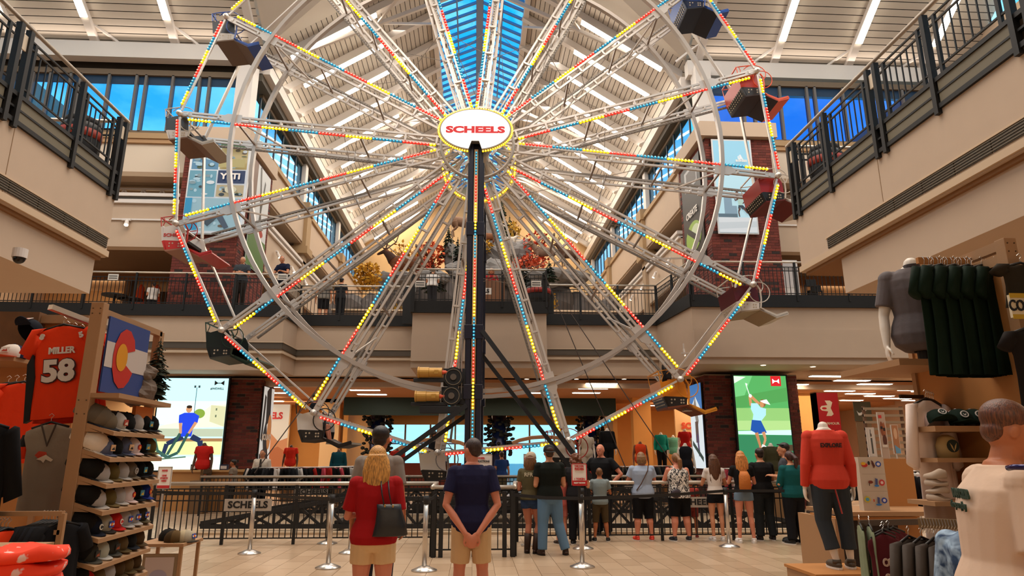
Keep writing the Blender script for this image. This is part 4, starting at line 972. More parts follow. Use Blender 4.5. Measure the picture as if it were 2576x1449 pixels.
# right: golfer
sh = [('#52a85c', pr(1845, 945, 1998, 1170)), ('#6fc27a', [(1845, 945), (1900, 945), (1870, 1000), (1845, 1010)]), ('#d8ecd8', [(1845, 946), (1880, 948), (1845, 965)]), ('#4e9a50', [(1845, 1000), (1998, 975), (1998, 1010), (1845, 1030)]), ('#8cc070', pr(1845, 1028, 1998, 1078)), ('#a8d084', pr(1845, 1060, 1998, 1084)),
      ('#c8f0ec', [(1845, 1086), (1998, 1083), (1998, 1096), (1845, 1094)]), ('#2f7d54', pr(1845, 1096, 1998, 1170)), ('#4a3a28', pr(1975, 1120, 1998, 1135)),
      ('#e8f0e8', limb((1878, 966), (1886, 994), 1.1)), ('#f2f6f2', [(1876, 964), (1883, 966), (1881, 971)]), ('#c48a5c', limb((1890, 998), (1912, 1018), 4, 4)), ('#c48a5c', limb((1886, 998), (1888, 1022), 3.6, 4.2)), ('#f4f4f0', circ(1888, 997, 4.5)),
      ('#8a5a34', circ(1922, 1016, 9, 10)), ('#c48a5c', circ(1919, 1019, 6, 8)), ('#f4f6f6', [(1914, 1010), (1934, 1006), (1944, 1020), (1926, 1016)]), ('#a8dce4', [(1888, 1016), (1906, 1016), (1914, 1026), (1930, 1030), (1928, 1046), (1912, 1062), (1888, 1060), (1892, 1044), (1886, 1030)]),
      ('#1a4fa0', [(1886, 1058), (1912, 1060), (1926, 1090), (1900, 1094), (1880, 1084)]), ('#b57a50', limb((1896, 1090), (1903, 1120), 5, 3.4)), ('#b57a50', limb((1903, 1120), (1905, 1144), 3.4, 2.6)), ('#c08860', limb((1916, 1088), (1920, 1106), 5, 3.4)), ('#c08860', limb((1920, 1106), (1912, 1124), 3.4, 2.6)), ('#f6f6f6', limb((1902, 1146), (1910, 1152), 4)), ('#f6f6f6', limb((1908, 1122), (1920, 1128), 4)),
      ('#d02028', pr(1950, 946, 1980, 972)), ('#ffffff', [(1955, 953), (1962, 958), (1968, 958), (1975, 953), (1975, 966), (1968, 961), (1962, 961), (1955, 966)])]
t, w_, h_ = pic('lit_screen', 'tall lit screen on the right with a woman golfer in a white visor', 'screen', 1845, 945, 1998, 1168, 20.9, sh, 1.15)
# runner poster
sh = [('#9fdcf4', pr(1792, 353, 1906, 586)), ('#c4ecf8', pr(1792, 440, 1906, 586)), ('#8aa6b8', [(1812, 498), (1836, 496), (1836, 520), (1850, 520), (1850, 549), (1812, 549)]), ('#98b0c0', pr(1892, 528, 1906, 549)), ('#5d7482', pr(1792, 540, 1850, 549)),
      ('#e4e9ec', pr(1792, 549, 1906, 586)), ('#d2dade', [(1792, 562), (1906, 558), (1906, 572), (1792, 578)]),
      ('#5a3426', circ(1853, 490, 5, 6.5)), ('#b9d8cc', [(1852, 497), (1866, 495), (1872, 503), (1866, 521), (1855, 520)]), ('#5a3426', limb((1855, 503), (1846, 507), 2, 1.6)), ('#5a3426', limb((1846, 507), (1844, 503), 1.6, 1.4)), ('#5a3426', limb((1871, 502), (1875, 508), 2, 1.6)), ('#5a3426', limb((1875, 508), (1868, 515), 1.6, 1.4)),
      ('#2c3c48', [(1854, 519), (1868, 519), (1877, 528), (1866, 530), (1860, 525), (1852, 528)]), ('#5a3426', limb((1858, 526), (1853, 536), 3.2, 2)), ('#5a3426', limb((1853, 536), (1855, 548), 2, 1.6)), ('#5a3426', limb((1870, 527), (1880, 539), 3, 2)), ('#5a3426', limb((1880, 539), (1892, 536), 2, 1.6)), ('#1c2024', limb((1894, 535), (1901, 543), 2)),
      ('#f4fafa', limb((1864, 398), (1868, 394), 1.5)), ('#f4fafa', [(1863, 402), (1866, 396), (1872, 402)]), ('#f4fafa', [(1870, 402), (1869, 392), (1873, 390), (1880, 402)])]
t, w_, h_ = pic('banner_poster', 'large sky blue poster of a running man on the right upper brick pier', 'poster', 1792, 353, 1906, 586, 20.88, sh, .55, '#d8d8d8', .03)
text('adidas', .16, SGW, t, (w_*.22, -.06, h_*.775), bold=.004)
# picture grid banner
rc = random.Random(3); sh = [('#f4f6f8', pr(488, 355, 607, 588))]
cells = [(490, 357, 545, 428), (549, 357, 605, 428), (490, 433, 545, 500), (549, 433, 605, 466), (549, 470, 605, 500), (490, 505, 605, 586)]
base = ['#5f93b4', '#c9b27a', '#6ea9bc', '#14305c', '#c2b08a', '#9fc4d0']
for (a, b_, c, d), col in zip(cells, base):
    sh.append((col, pr(a, b_, c, d)))
    if col == '#14305c': continue
    pal = ['#2c3c44', '#e8eef0', '#8aa2a8', '#4a5a3c', '#b8d8e4', '#6a5a48']
    for k in range(14):
        x, y = rc.uniform(a, c-8), rc.uniform(b_+6, d-4); w2, h2 = rc.uniform(5, 18), rc.uniform(3, 10)
        q = circ(min(x+w2/2, c-w2/2-1), min(max(y, b_+h2/2+1), d-h2/2-1), min(w2/2, (c-a)/2-1), h2/2, 8); sh.append((rc.choice(pal), q))
sh += [('#3f6a3c', pr(550, 357, 604, 378)), ('#c0b070', pr(550, 405, 604, 427)), ('#2e9ac8', pr(491, 506, 505, 545)), ('#2e9ac8', pr(491, 560, 520, 585)), ('#3c4c58', limb((535, 570), (560, 545), 9, 6)), ('#48586a', limb((560, 545), (580, 580), 7, 5)), ('#e0d8b8', circ(580, 484, 12, 9))]
t, w_, h_ = pic('banner_poster', 'white framed picture grid banner on the left upper brick pier', 'poster', 488, 355, 607, 588, 22.18, sh, .45, '#e8e8e8', .03)
text('YETI', .30, SGW, t, (w_*.24, -.16, h_*.595), bold=.012, sx=1.15)
# narrow side banners (on faces running away from the viewer)
def sidepic(label, X, ya, yb, z0, z1, shapes, emit, s):
    t = thing('side_banner', label, 'banner', (X, ya, z0))
    MB().b(-.02, .02, 0, yb-ya, 0, z1-z0).build('backing', M('#20201c', .5), t)
    if s > 0: flat(t, 'picture', (.024, yb-ya, z1-z0), (0, -(yb-ya), 0), (0, 0, z1-z0), shapes, emit, .003, (1, 0, 0)) if False else flat(t, 'picture', (.024, 0, z1-z0), (0, yb-ya, 0), (0, 0, z1-z0), shapes, emit, .003, (1, 0, 0))
    else: flat(t, 'picture', (-.024, 0, z1-z0), (0, yb-ya, 0), (0, 0, z1-z0), shapes, emit, .003, (-1, 0, 0))
    return t
sidepic('tall narrow bark and foliage banner on the inner side of the left upper pier', -8.2, 23.0, 25.0, 8.2, 12.2, [('#e8e4dc', rect(0, 0, 1, 1)), ('#7a4a2a', rect(0, 0, .25, .7)), ('#403830', limb((.4, 0), (.6, .5), .04)), ('#403830', limb((.7, .1), (.5, .6), .03)), ('#b8281c', circ(.5, .62, .3, .05)), ('#4f7a3c', rect(0, .68, 1, 1))], .35, 1)
tt = sidepic('dark narrow banner with white lettering on the inner side of the right upper pier', 7.9, 21.5, 23.6, 8.2, 12.2, [('#2a2320', rect(0, 0, 1, 1)), ('#c8c0b8', rect(.15, .05, .8, .25)), ('#5c5048', rect(.2, .08, .7, .22)), ('#a8c850', circ(.5, .72, .4, .14)), ('#e8f0c0', circ(.4, .68, .2, .06)), ('#181412', limb((.2, .8), (.8, .62), .03))], .35, -1)
text('CREATE', .34, SGW, tt, (-.06, 1.05, 2.0), (PI/2, 0, -PI/2), bold=.01)
t = sidepic('narrow black and white shoe banner on the side of the left ground pier', -7.2, 23.3, 24.5, .9, 3.9, [('#e4ddd4', rect(0, 0, 1, 1)), ('#181414', limb((.5, 0), (.6, .4), .2)), ('#2a211c', limb((.2, .1), (.1, .6), .08)), ('#181414', limb((.3, .45), (.8, 1), .15)), ('#c07a40', circ(.75, .5, .2, .2)), ('#302824', rect(0, .75, .6, 1))], .6, 1)
text('BOUND', .28, SGW, t, (.06, .6, 1.3), (PI/2, 0, PI/2), bold=.01)
sidepic('narrow lit banner of a snow rider on the side of the right ground pier', 7.33, 21.3, 22.5, 1.2, 3.9, [('#3f78b8', rect(0, 0, 1, 1)), ('#dfe9ee', [(0, .35), (.5, .15), (1, .3), (1, 1), (0, 1)]), ('#8a8078', limb((.6, .2), (.4, .5), .1)), ('#5a4438', limb((.5, .45), (.5, .7), .12)), ('#4a3a5c', limb((.5, .6), (.4, .85), .06)), ('#2a3a30', limb((.1, .9), (.9, .7), .03))], .8, -1)
# hung posters and wall lettering in the shop
t = thing('hanging_banner', 'red hanging banner with a white crossed logo, right of the golfer screen', 'banner', tuple(at(2085, 1035, Y=22.0)))
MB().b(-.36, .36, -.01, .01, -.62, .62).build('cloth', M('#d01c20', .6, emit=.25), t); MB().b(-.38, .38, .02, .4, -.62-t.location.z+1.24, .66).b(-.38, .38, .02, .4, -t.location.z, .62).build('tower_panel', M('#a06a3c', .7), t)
flat(t, 'logo', (-.3, -.012, .36), (.6, 0, 0), (0, 0, .6), [('#efe0c8', [(.32, .0), (.62, .0), (.75, .1), (.62, .42), (.75, .75), (.62, .85), (.32, .85), (.45, .6), (.1, .55), (0, .43), (.1, .3), (.45, .25)]), ('#d01c20', circ(.25, .43, .14, .06))], 0, .003, (0, -1, 0))
text('R ARMOUR', .11, M('#efe0c8'), t, (0, -.02, -.40), bold=.003, sx=1.1)
t = thing('canyon_mural', 'pale wall panel with a red canyon picture and red lettering, left of the entrance', 'mural', tuple(at(665, 1115, Y=32.5)))
cz = t.location.z
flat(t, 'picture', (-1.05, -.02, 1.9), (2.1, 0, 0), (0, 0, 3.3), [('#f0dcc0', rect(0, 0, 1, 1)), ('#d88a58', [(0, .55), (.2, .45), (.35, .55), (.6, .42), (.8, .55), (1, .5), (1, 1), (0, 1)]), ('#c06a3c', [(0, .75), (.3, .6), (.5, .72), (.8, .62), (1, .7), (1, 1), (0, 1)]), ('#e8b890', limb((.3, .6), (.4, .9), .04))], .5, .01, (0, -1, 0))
MB().b(-1.1, 1.1, 0, .1, -1.4, 1.95).build('panel', CREAM, t)
text('SCHEELS', .42, SGR, t, (0, -.1, 1.25), bold=.02, sx=.95)
t = thing('wall_lettering_panel', 'pale orange wall panel with red lettering at the right of the shop', 'sign', tuple(at(1753, 1072, Y=27.5)))
MB().b(-.9, .9, 0, .1, -1.4, 1.0).build('panel', M('#f0bf86', .7), t); text('SCHEELS', .34, M('#e04820', .5), t, (0, -.05, 0), bold=.015)
t = thing('hanging_banner', 'dark banner with a white tick logo above the clothing wall', 'banner', tuple(at(2170, 1035, Y=20.5)))
MB().b(-.28, .28, -.01, .01, -.3, .3).build('cloth', M('#5a5038', .7), t); MB().b(-.24, .24, .01, .06, -t.location.z, .25).build('post', M('#8a6a4a', .7), t)
flat(t, 'logo', (-.2, -.014, .1), (.4, 0, 0), (0, 0, .25), [('#efe8dc', [(0, .3), (.12, .9), (.3, .9), (1, 0), (.25, .6), (.12, .55)])], 0, .003, (0, -1, 0))
# ================================================================ PEOPLE
def remesh(o, vox, smooth=2):
    m = o.modifiers.new('remesh', 'REMESH'); m.mode = 'VOXEL'; m.voxel_size = vox; m.use_smooth_shade = True
    if smooth:
        s = o.modifiers.new('smooth', 'CORRECTIVE_SMOOTH' if 0 else 'SMOOTH'); s.iterations = smooth; s.factor = .5
    return o
SKIN = {'light': M('#c98a66', .5, spec=.35, name='skin_light'), 'pink': M('#cf8468', .5, spec=.35, name='skin_pink'), 'tan': M('#b06a44', .5, spec=.35, name='skin_tan'), 'brown': M('#7a4a30', .5, spec=.35, name='skin_brown'), 'white': M('#e8ddcf', .45, name='mannequin_white'), 'dark': M('#5a4030', .45, name='mannequin_brown')}
def fabric(h, v=.12): return M(h, .85, bump=.35, bscale=9, var=v, spec=.2, vscale=5)
def capsule(mb, pts, rr, n=10):
    mb.tube(pts, rr, n); mb.ell(pts[0], rr[0], rr[0], rr[0], n, 6); mb.ell(pts[-1], rr[-1], rr[-1], rr[-1], n, 6)
    for p, r in zip(pts[1:-1], rr[1:-1]): mb.ell(p, r, r, r, n, 6)
def hand(mb, w, d, nrm, H, curl=.5, side=1):
    """palm with four fingers and a thumb; w wrist, d direction, nrm back-of-hand normal"""
    d = Vector(d).normalized(); nrm = Vector(nrm); nrm = (nrm-d*nrm.dot(d)).normalized(); s = d.cross(nrm)*side; w = Vector(w)
    L = .052*H
    T = Matrix((s, d, nrm)).transposed()
    mb.ell(w+d*L*.5, .024*H, L*.72, .0105*H, 10, 8, T)
    for k, (o_, l) in enumerate(((-.017, .040), (-.006, .047), (.006, .045), (.017, .036))):
        p = w+d*L*.95+s*(o_*H); q = p+(d*math.cos(curl*.5)-nrm*math.sin(curl*.5))*(l*H*.5); e = q+(d*math.cos(curl*1.6)-nrm*math.sin(curl*1.6))*(l*H*.5)
        capsule(mb, [w+d*L*.6+s*(o_*.9*H), p, q, e], [.0058*H, .0056*H, .0052*H, .0045*H], 7)
    p = w+d*L*.25-s*(.018*H); q = p+(d*.6-s*.75-nrm*.15).normalized()*(.024*H); e = q+(d*.95-s*.2-nrm*.3).normalized()*(.022*H)
    capsule(mb, [w+d*L*.1, p, q, e], [.008*H, .0075*H, .0065*H, .0055*H], 7)
ARMS = {  # per side: elbow offset from shoulder, wrist offset from elbow, hand dir, back-of-hand normal (x outward, y forward, z up); units of height
    'down': ((.035, -.01, -.17), (.01, .03, -.145), (0, .15, -1), (1, 0, 0)),
    'back': ((.045, -.035, -.175), (-.112, -.055, -.150), (-.62, -.05, -.75), (0, -1, .0)),
    'rail': ((.05, .05, -.155), (-.03, .14, .005), (-.2, 1, 0), (0, 0, 1)),
    'front': ((.03, .0, -.17), (-.04, .13, .03), (-.3, 1, .2), (.3, 0, 1)),
    'cross': ((.04, .03, -.165), (-.13, .10, .02), (-1, .2, 0), (0, 1, 0)),
    'hip': ((.11, -.02, -.135), (-.075, .06, -.085), (-.8, .3, -.2), (0, 0, 1)),
    'phone': ((.03, .06, -.15), (-.06, .10, .10), (-.2, .3, 1), (0, -1, 0)),
    'back_hip': ((.06, -.06, -.15), (-.07, .02, -.12), (-.3, 0, -1), (1, 0, 0)),
    'out': ((.12, .03, -.12), (.09, .10, .06), (.5, .8, .3), (0, 0, 1)),
}
def person(label, pos, face, H=1.72, skin='light', build=1.0, arms=('down', 'down'), top=None, sleeve=.5, hem=.50, bottom=None, leg=.3, shoe='#1a1a1a', hair='short', haircol='#3a2618', hairlen=.78,
           stance=.0, legs=None, vox=.011, lean=0., name='person', cat='person', headturn=0., headtilt=0., cuffs=None, socks=None, headless=False, sit=False, group=None, tuck=0, hipw=1., z=0., boots=False, bare=False, bald=False, nolegs=False, collar=False):
    t = thing(name, label, cat, (pos[0], pos[1], z), face, group)
    sc = H
    sk = SKIN[skin]
    B = build
    def P(x, y, z_): return Vector((x*H, y*H+(max(0, z_-.5))*lean*H, z_*H))
    # leg joints
    LJ = {}
    for s in (-1, 1):
        hip = P(s*.050*hipw, 0, .50)
        if legs and s in legs: knee, ank = [P(*q) for q in legs[s]]
        elif sit: knee = P(s*.06, .22, .48); ank = P(s*.06, .27, .24)
        else: knee = P(s*(.055+stance*.4), .012, .275); ank = P(s*(.055+stance), -.008, .042)
        LJ[s] = (hip, knee, ank)
    mb = MB()
    X = Vector((1, 0, 0)); Y = Vector((0, 1, 0)); Zv = Vector((0, 0, 1))
    TR = [(.455, .050*hipw, .050), (.485, .088*hipw, .066), (.53, .100*hipw, .072), (.575, .092*hipw, .064), (.62, .082, .056), (.68, .090, .062), (.735, .100, .066), (.78, .106, .060), (.812, .092, .048), (.832, .055, .038), (.85, .036, .034)]
    def torso(mb, infl, z0, z1, n=18, ext=None):
        rings = []
        zs = [z0]+[q[0] for q in TR if z0 < q[0] < z1]+[z1]
        for z_ in zs:
            for a, b_ in zip(TR[:-1], TR[1:]):
                if a[0] <= z_ <= b_[0]+1e-6:
                    u = (z_-a[0])/(b_[0]-a[0]); rx = a[1]+(b_[1]-a[1])*u; ry = a[2]+(b_[2]-a[2])*u; break
            else: rx, ry = (TR[0][1:] if z_ < TR[0][0] else TR[-1][1:])
            if ext and z_ < ext[0]: rx += ext[1]; ry += ext[1]*.6
            k = B if z_ < .80 else 1+(B-1)*.4
            rings.append((P(0, -.004, z_), X*(rx*k+infl)*H, Y*(ry*k+infl)*H))
        mb.loft(rings, n)
    torso(mb, 0, .455, .85)
    AJ = {}
    for s, nm in ((-1, arms[0]), (1, arms[1])):
        e_, w_, hd, hn = ARMS[nm] if isinstance(nm, str) else nm
        sh = P(s*(.100*(1+(B-1)*.6)), -.004, .795); el = sh+Vector((s*e_[0], e_[1], e_[2]))*H; wr = el+Vector((s*w_[0], w_[1], w_[2]))*H
        AJ[s] = (sh, el, wr)
        b2 = .6+.4*B
        capsule(mb, [sh, (sh+el)/2, el, el*.6+wr*.4, wr], [.030*H*b2, .028*H*b2, .022*H*b2, .0225*H*b2, .0145*H])
        hand(mb, wr, (s*hd[0], hd[1], hd[2]), (s*hn[0], hn[1], hn[2]), H, .55 if nm != 'rail' else .9, s)
    if not nolegs:
      for s in (-1, 1):
        hip, knee, ank = LJ[s]
        cm = knee*.7+ank*.3+Vector((0, -.008*H, 0))
        capsule(mb, [hip, (hip+knee)/2, knee, cm, knee*.35+ank*.65, ank], [.056*H*B, .048*H*B, .033*H*B, .034*H*B, .025*H*B, .019*H])
        fd = Vector((s*.18, 1, 0)).normalized()
        if bare or True: mb.ell(ank+Vector((0, 0, -.022*H))+fd*.038*H, .024*H, .062*H, .020*H, 12, 8, Matrix((fd.cross(Zv), fd, Zv)).transposed())
    # neck + head
    Rh = Matrix.Rotation(headturn, 3, 'Z') @ Matrix.Rotation(headtilt, 3, 'X')
    nb = P(0, 0, .83); hc = P(0, .012, .925)
    def Hd(x, y, z_): return hc+Rh @ (Vector((x, y, z_))*H)
    capsule(mb, [nb, P(0, .004, .86), hc+Vector((0, -.005*H, -.03*H))][:3 if not headless else 2], [.036*H, .033*H, .032*H][:3 if not headless else 2])
    if not headless:
        mb.ell(hc, .044*H, .054*H, .060*H, 18, 14, Rh); mb.ell(Hd(0, .012, -.030), .034*H, .040*H, .042*H, 14, 10, Rh); mb.ell(Hd(0, .038, -.060), .016*H, .014*H, .012*H, 10, 6, Rh)
        mb.ell(Hd(0, .056, -.014), .0075*H, .013*H, .017*H, 8, 6, Rh); mb.ell(Hd(0, .049, .012), .030*H, .008*H, .007*H, 8, 6, Rh)
        for s in (-1, 1): mb.ell(Hd(s*.046, -.002, -.010), .006*H, .012*H, .018*H, 8, 6, Rh)
        mb.ell(Hd(0, .050, -.042), .014*H, .006*H, .005*H, 8, 6, Rh)
    b_o = mb.build('body', sk, t); remesh(b_o, vox)
    if not headless:
        em = MB()
        for s in (-1, 1): em.mat(0).ell(Hd(s*.017, .0485, 0.0), .008*H, .006*H, .0045*H, 8, 6, Rh); em.mat(1).ell(Hd(s*.017, .0535, 0.0), .0038*H, .003*H, .0038*H, 8, 6, Rh)
        em.build('eyes', [M('#efe8e0', .3), M('#20140e', .3)], t, True)
        MB().ell(Hd(0, .0545, -.043), .013*H, .004*H, .0035*H, 10, 6, Rh).build('mouth', M('#9a4438', .5), t, True)
    v2 = vox*1.0
    # trousers / shorts
    if bottom:
        mb = MB(); torso(mb, .006, .455, .60 if not tuck else .605)
        for s in (-1, 1):
            if nolegs: break
            hip, knee, ank = LJ[s]; L1 = (hip-knee).length; L2 = (knee-ank).length
            # leg = height fraction of the hem
            pts = [hip+Vector((0, 0, .03*H)), hip, (hip+knee)/2, knee, knee*.5+ank*.5, ank]; rr = [.062*B, .064*B, .056*B, .046*B, .042*B, .036*B]
            out_p = [pts[0], pts[1]]; out_r = [rr[0], rr[1]]
            for a, b_, ra, rb in zip(pts[1:-1], pts[2:], rr[1:-1], rr[2:]):
                if b_.z/H <= leg and not sit:
                    u = (a.z/H-leg)/max(1e-6, (a.z-b_.z)/H); u = max(.02, min(1, u)); out_p.append(a.lerp(b_, u)); out_r.append(ra+(rb-ra)*u+.004); break
                out_p.append(b_); out_r.append(rb)
                if sit and leg > .3 and b_ == pts[3]: break
            mb.tube(out_p, [r_*H for r_ in out_r], 14)
        o = mb.build('shorts' if leg > .18 else 'trousers', bottom if not isinstance(bottom, str) else fabric(bottom), t); remesh(o, v2)
        if cuffs:
            pass
    if top:
        mb = MB(); torso(mb, .012, hem, .838, ext=(.58, .006))
        for s in (-1, 1):
            sh, el, wr = AJ[s]
            pts = [sh+Vector((-s*.03*H, 0, .006*H)), sh+Vector((0, 0, .002*H))]; rr = [.034, .039]
            if sleeve <= 0: continue
            mb.ell(sh, .0415*H*(.6+.4*B), .0415*H*(.6+.4*B), .0415*H*(.6+.4*B), 12, 8)
            if sleeve <= 1:
                pts += [sh.lerp(el, sleeve)]; rr += [.040*(.6+.4*B)]
            else:
                pts += [sh.lerp(el, .5), el, el.lerp(wr, min(1, sleeve-1))]; rr += [.036, .032, .026]
            mb.tube(pts, [r_*H*(.6+.4*B) for r_ in rr], 14)
        o = mb.build('shirt', top if not isinstance(top, str) else fabric(top), t); remesh(o, v2, 1)
        if sleeve == 0:
            pass
    # shoes
    if not nolegs and not bare:
        for s in (-1, 1):
            hip, knee, ank = LJ[s]; fd = Vector((s*.18, 1, 0)).normalized() if not sit else Vector((0, 1, 0)); T = Matrix((fd.cross(Zv), fd, Zv)).transposed()
            zc = ank.z-.020*H
            mb = MB(); mb.ell(Vector((ank.x, ank.y, zc))+fd*.038*H, .031*H, .078*H, .027*H, 14, 8, T)
            if boots: mb.tube([ank+Vector((0, 0, -.01*H)), ank.lerp(knee, .30), ank.lerp(knee, .62)], [.031*H, .034*H, .040*H], 14)
            else: mb.tube([ank+Vector((0, 0, -.012*H)), ank+Vector((0, 0, .012*H))], [.027*H, .025*H], 12)
            mb.build('boot' if boots else 'shoe', M(shoe, .6), t, True)
            mb = MB(); c0 = Vector((ank.x, ank.y, zc-.018*H))+fd*.038*H
            mb.loft([(c0+Vector((0, 0, -.006*H)), fd.cross(Zv)*.030*H, fd*.080*H), (c0+Vector((0, 0, .006*H)), fd.cross(Zv)*.031*H, fd*.082*H)], 16).build('sole', M('#e6e0d8' if shoe not in ('#3a2418', '#2a1c14') else '#1a1410', .6), t)
    # hair
    hm = None
    if not headless and hair not in ('bald', None):
        hm = hairmat(haircol)
        mb = MB()
        if hair == 'buzz': mb.ell(Hd(0, -.008, .010), .0465*H, .053*H, .056*H, 18, 12, Rh)
        elif hair == 'short': mb.ell(Hd(0, -.012, .024), .049*H, .056*H, .048*H, 18, 12, Rh)
        else: mb.ell(Hd(0, -.010, .012), .050*H, .058*H, .060*H, 18, 12, Rh)
        mb.ell(Hd(0, -.028, -.012), .040*H, .031*H, .034*H, 14, 8, Rh)
        if hair in ('long', 'wavy'):
            zl = hairlen
            top_z = .945
            rings = []
            nst = 8
            for k in range(nst+1):
                u = k/nst; z_ = top_z+(zl-top_z)*u
                wx = .048+.020*math.sin(PI*min(1, u*.95))-.022*u*u; wy = .048-.026*u
                rings.append((P(0, -.022-.022*math.sin(PI*u*.8), z_), X*wx*H, Y*wy*H))
            mb.loft(rings, 16)
            if hair == 'long':
                for s in (-1, 1):
                    for k in range(4): mb.tube([P(s*(.016+.007*k), -.012, .965-.006*k), P(s*(.034+.006*k), -.030, .915), P(s*(.040+.007*k), -.045, .86), P(s*(.038+.007*k), -.05, zl+.02*k)], [.010*H, .013*H, .013*H, .006*H], 8)
        if hair == 'bob': mb.loft([(P(0, -.015, .945), X*.052*H, Y*.052*H), (P(0, -.02, .90), X*.060*H, Y*.056*H), (P(0, -.022, .865), X*.056*H, Y*.048*H), (P(0, -.022, .85), X*.040*H, Y*.034*H)], 16)
        if hair == 'curly':
            rr_ = random.Random(5)
            for k in range(60):
                a = rr_.random()*2*PI; b_ = rr_.random()*PI*.75
                mb.ell(Hd(.056*math.sin(b_)*math.cos(a), -.014+.056*math.sin(b_)*math.sin(a)*.9-.01, .062*math.cos(b_)-.01), .020*H, .020*H, .020*H, 6, 5)
        if hair == 'ponytail':
            mb.ell(Hd(0, -.060, .022), .020*H, .018*H, .020*H, 10, 8); mb.tube([Hd(0, -.066, .02), P(.008, -.085, .91), P(.012, -.080, .85), P(.01, -.07, hairlen)], [.020*H, .028*H, .026*H, .009*H], 12)
        o = mb.build('hair', hm, t); remesh(o, max(.007, v2*.8), 1)
    return t, dict(P=P, Hd=Hd, Rh=Rh, AJ=AJ, LJ=LJ, H=H)
def cap_on(t, k, crown, brim, back=False):
    H = k['H']; Hd = k['Hd']; Rh = k['Rh']; s = -1 if back else 1
    mb = MB(); T = Matrix.Translation(Hd(0, -.006, .020)) @ Rh.to_4x4()
    mb.lathe([(.056*H, -.012*H), (.056*H, .01*H), (.050*H, .034*H), (.034*H, .052*H), (.010*H, .060*H)], 20, (0, 0, 0), T)
    o = mb.build('cap', M(crown, .8, bump=.2), t, True)
    mb = MB(); pts = []
    for i in range(13):
        a = PI*i/12; pts.append((.052*math.cos(a), .045+.045*math.sin(a)))
    vs = [T @ Vector((x*H, s*y*H, (-.008-.02*((y-.045)/.045)*.5)*H)) for x, y in pts]; vs2 = [v+Vector((0, 0, .004*H)) for v in vs]; n = len(vs)
    mb.add(vs+vs2, [tuple(range(n)), tuple(range(2*n-1, n-1, -1))]+[(i, n+i, n+(i+1) % n, (i+1) % n) for i in range(n)])
    mb.build('brim', M(brim, .8), o)
    return o
def bag(t, label, pts, w, h, d, col, strap=None, sk=None):
    o = MB(); x, y, z = pts
    o.loft([(Vector((x, y, z-h/2)), Vector((w*.52, 0, 0)), Vector((0, d*.55, 0))), (Vector((x, y, z-h*.45)), Vector((w*.56, 0, 0)), Vector((0, d*.6, 0))), (Vector((x, y, z)), Vector((w*.52, 0, 0)), Vector((0, d*.5, 0))), (Vector((x, y, z+h/2)), Vector((w*.40, 0, 0)), Vector((0, d*.25, 0)))], 16)
    return o
def fpos(px, py): p = at(px, py, Z=0); return (p.x, p.y)
# --- the three nearest people
t, k = person('woman with long blond hair in a dark red shirt and beige shorts,  back turned', (at(945, 1250, Y=6.35).x, 6.35), .10, 1.70, 'pink', 1.02, ('cross', ('front')), '#a01418', .80, .495, '#d8b486', .40, '#d8c8b8', 'long', '#c08a44', .715, .012, None, .0075, hipw=1.06)
ht = k['P'](0, 0, 0)
tb = thing('shoulder_bag', 'black leather tote bag hanging from the shoulder of the blond woman in red', 'bag', (t.location.x+.15, t.location.y-.17, 1.06), .12); tb.scale = (.7, .7, .74)
BL = M('#1b1e22', .38, bump=.25, bscale=7, name='black_leather')
MB().loft([((0, 0, -.19), (.20, 0, 0), (0, .055, 0)), ((.02, 0, -.175), (.215, 0, 0), (0, .075, 0)), ((.02, 0, -.05), (.19, 0, .0), (0, .075, 0)), ((.0, 0, .10), (.155, 0, 0), (0, .045, 0)), ((-.01, 0, .17), (.15, 0, 0), (0, .025, 0))], 20).build('bag_body', BL, tb, True)
for dx in (-.07, .02): MB().tube([(dx, -.02, .16), (dx-.035, .0, .30), (dx-.05, .09, .425), (dx-.055, .17, .43)], .009, 8).build('strap', BL, tb, True)
MB().ell((-.06, -.045, .155), .012, .01, .018).build('buckle', M('#c8a060', .3, .9), tb); MB().ell((.04, -.045, .15), .012, .01, .018).build('buckle', M('#c8a060', .3, .9), tb)
person('tall man with short dark hair in a grey shirt, mostly hidden by the blond woman', (at(952, 1150, Y=7.2).x, 7.3), -.15, 1.92, 'tan', .95, ('down', 'down'), '#8b8178', .7, .47, '#3a3a44', .06, '#1a1a1a', 'short', '#1c1210', vox=.011)
t, k = person('man in a navy T-shirt and beige shorts with his hands clasped behind his back', (at(1187, 1250, Y=7.15).x, 7.15), .03, 1.80, 'pink', 1.0, ('back', 'back'), '#1d1d3c', .62, .455, '#d2b084', .31, '#5a4a3a', 'buzz', '#33201a', .78, .022, None, .0075, headturn=.75)
# --- queue in front of the right fence
t, k = person('woman in a trucker cap, olive tee, denim shorts and cowboy boots', fpos(1337, 1392), -.25, 1.66, 'pink', .98, ('front', 'front'), '#5a5238', .55, .52, '#33476a', .44, '#3a2418', 'long', '#6a4424', .80, .012, {-1: ((-.03, .02, .28), (-.045, 0, .045)), 1: ((.07, .03, .28), (.04, -.01, .045))}, boots=True)
cap_on(t, k, '#b8a68c', '#3c4434')
for s in (-1, 1):
    pass
text('RFR', .09, M('#cfc4a8'), t, (-.02, -.135, 1.28), bold=.002, depth=.001)
t, k = person('man in a black T-shirt, blue jeans and a backward black cap', fpos(1385, 1396), .12, 1.78, 'light', 1.12, ('front', 'front'), '#10140f', .55, .50, '#5d7c98', .05, '#3a2418', 'short', '#3a2418', .8, .015, {-1: ((-.07, .0, .28), (-.08, -.01, .042)), 1: ((.08, .01, .28), (.14, -.03, .042))})
cap_on(t, k, '#121212', '#121212', True)
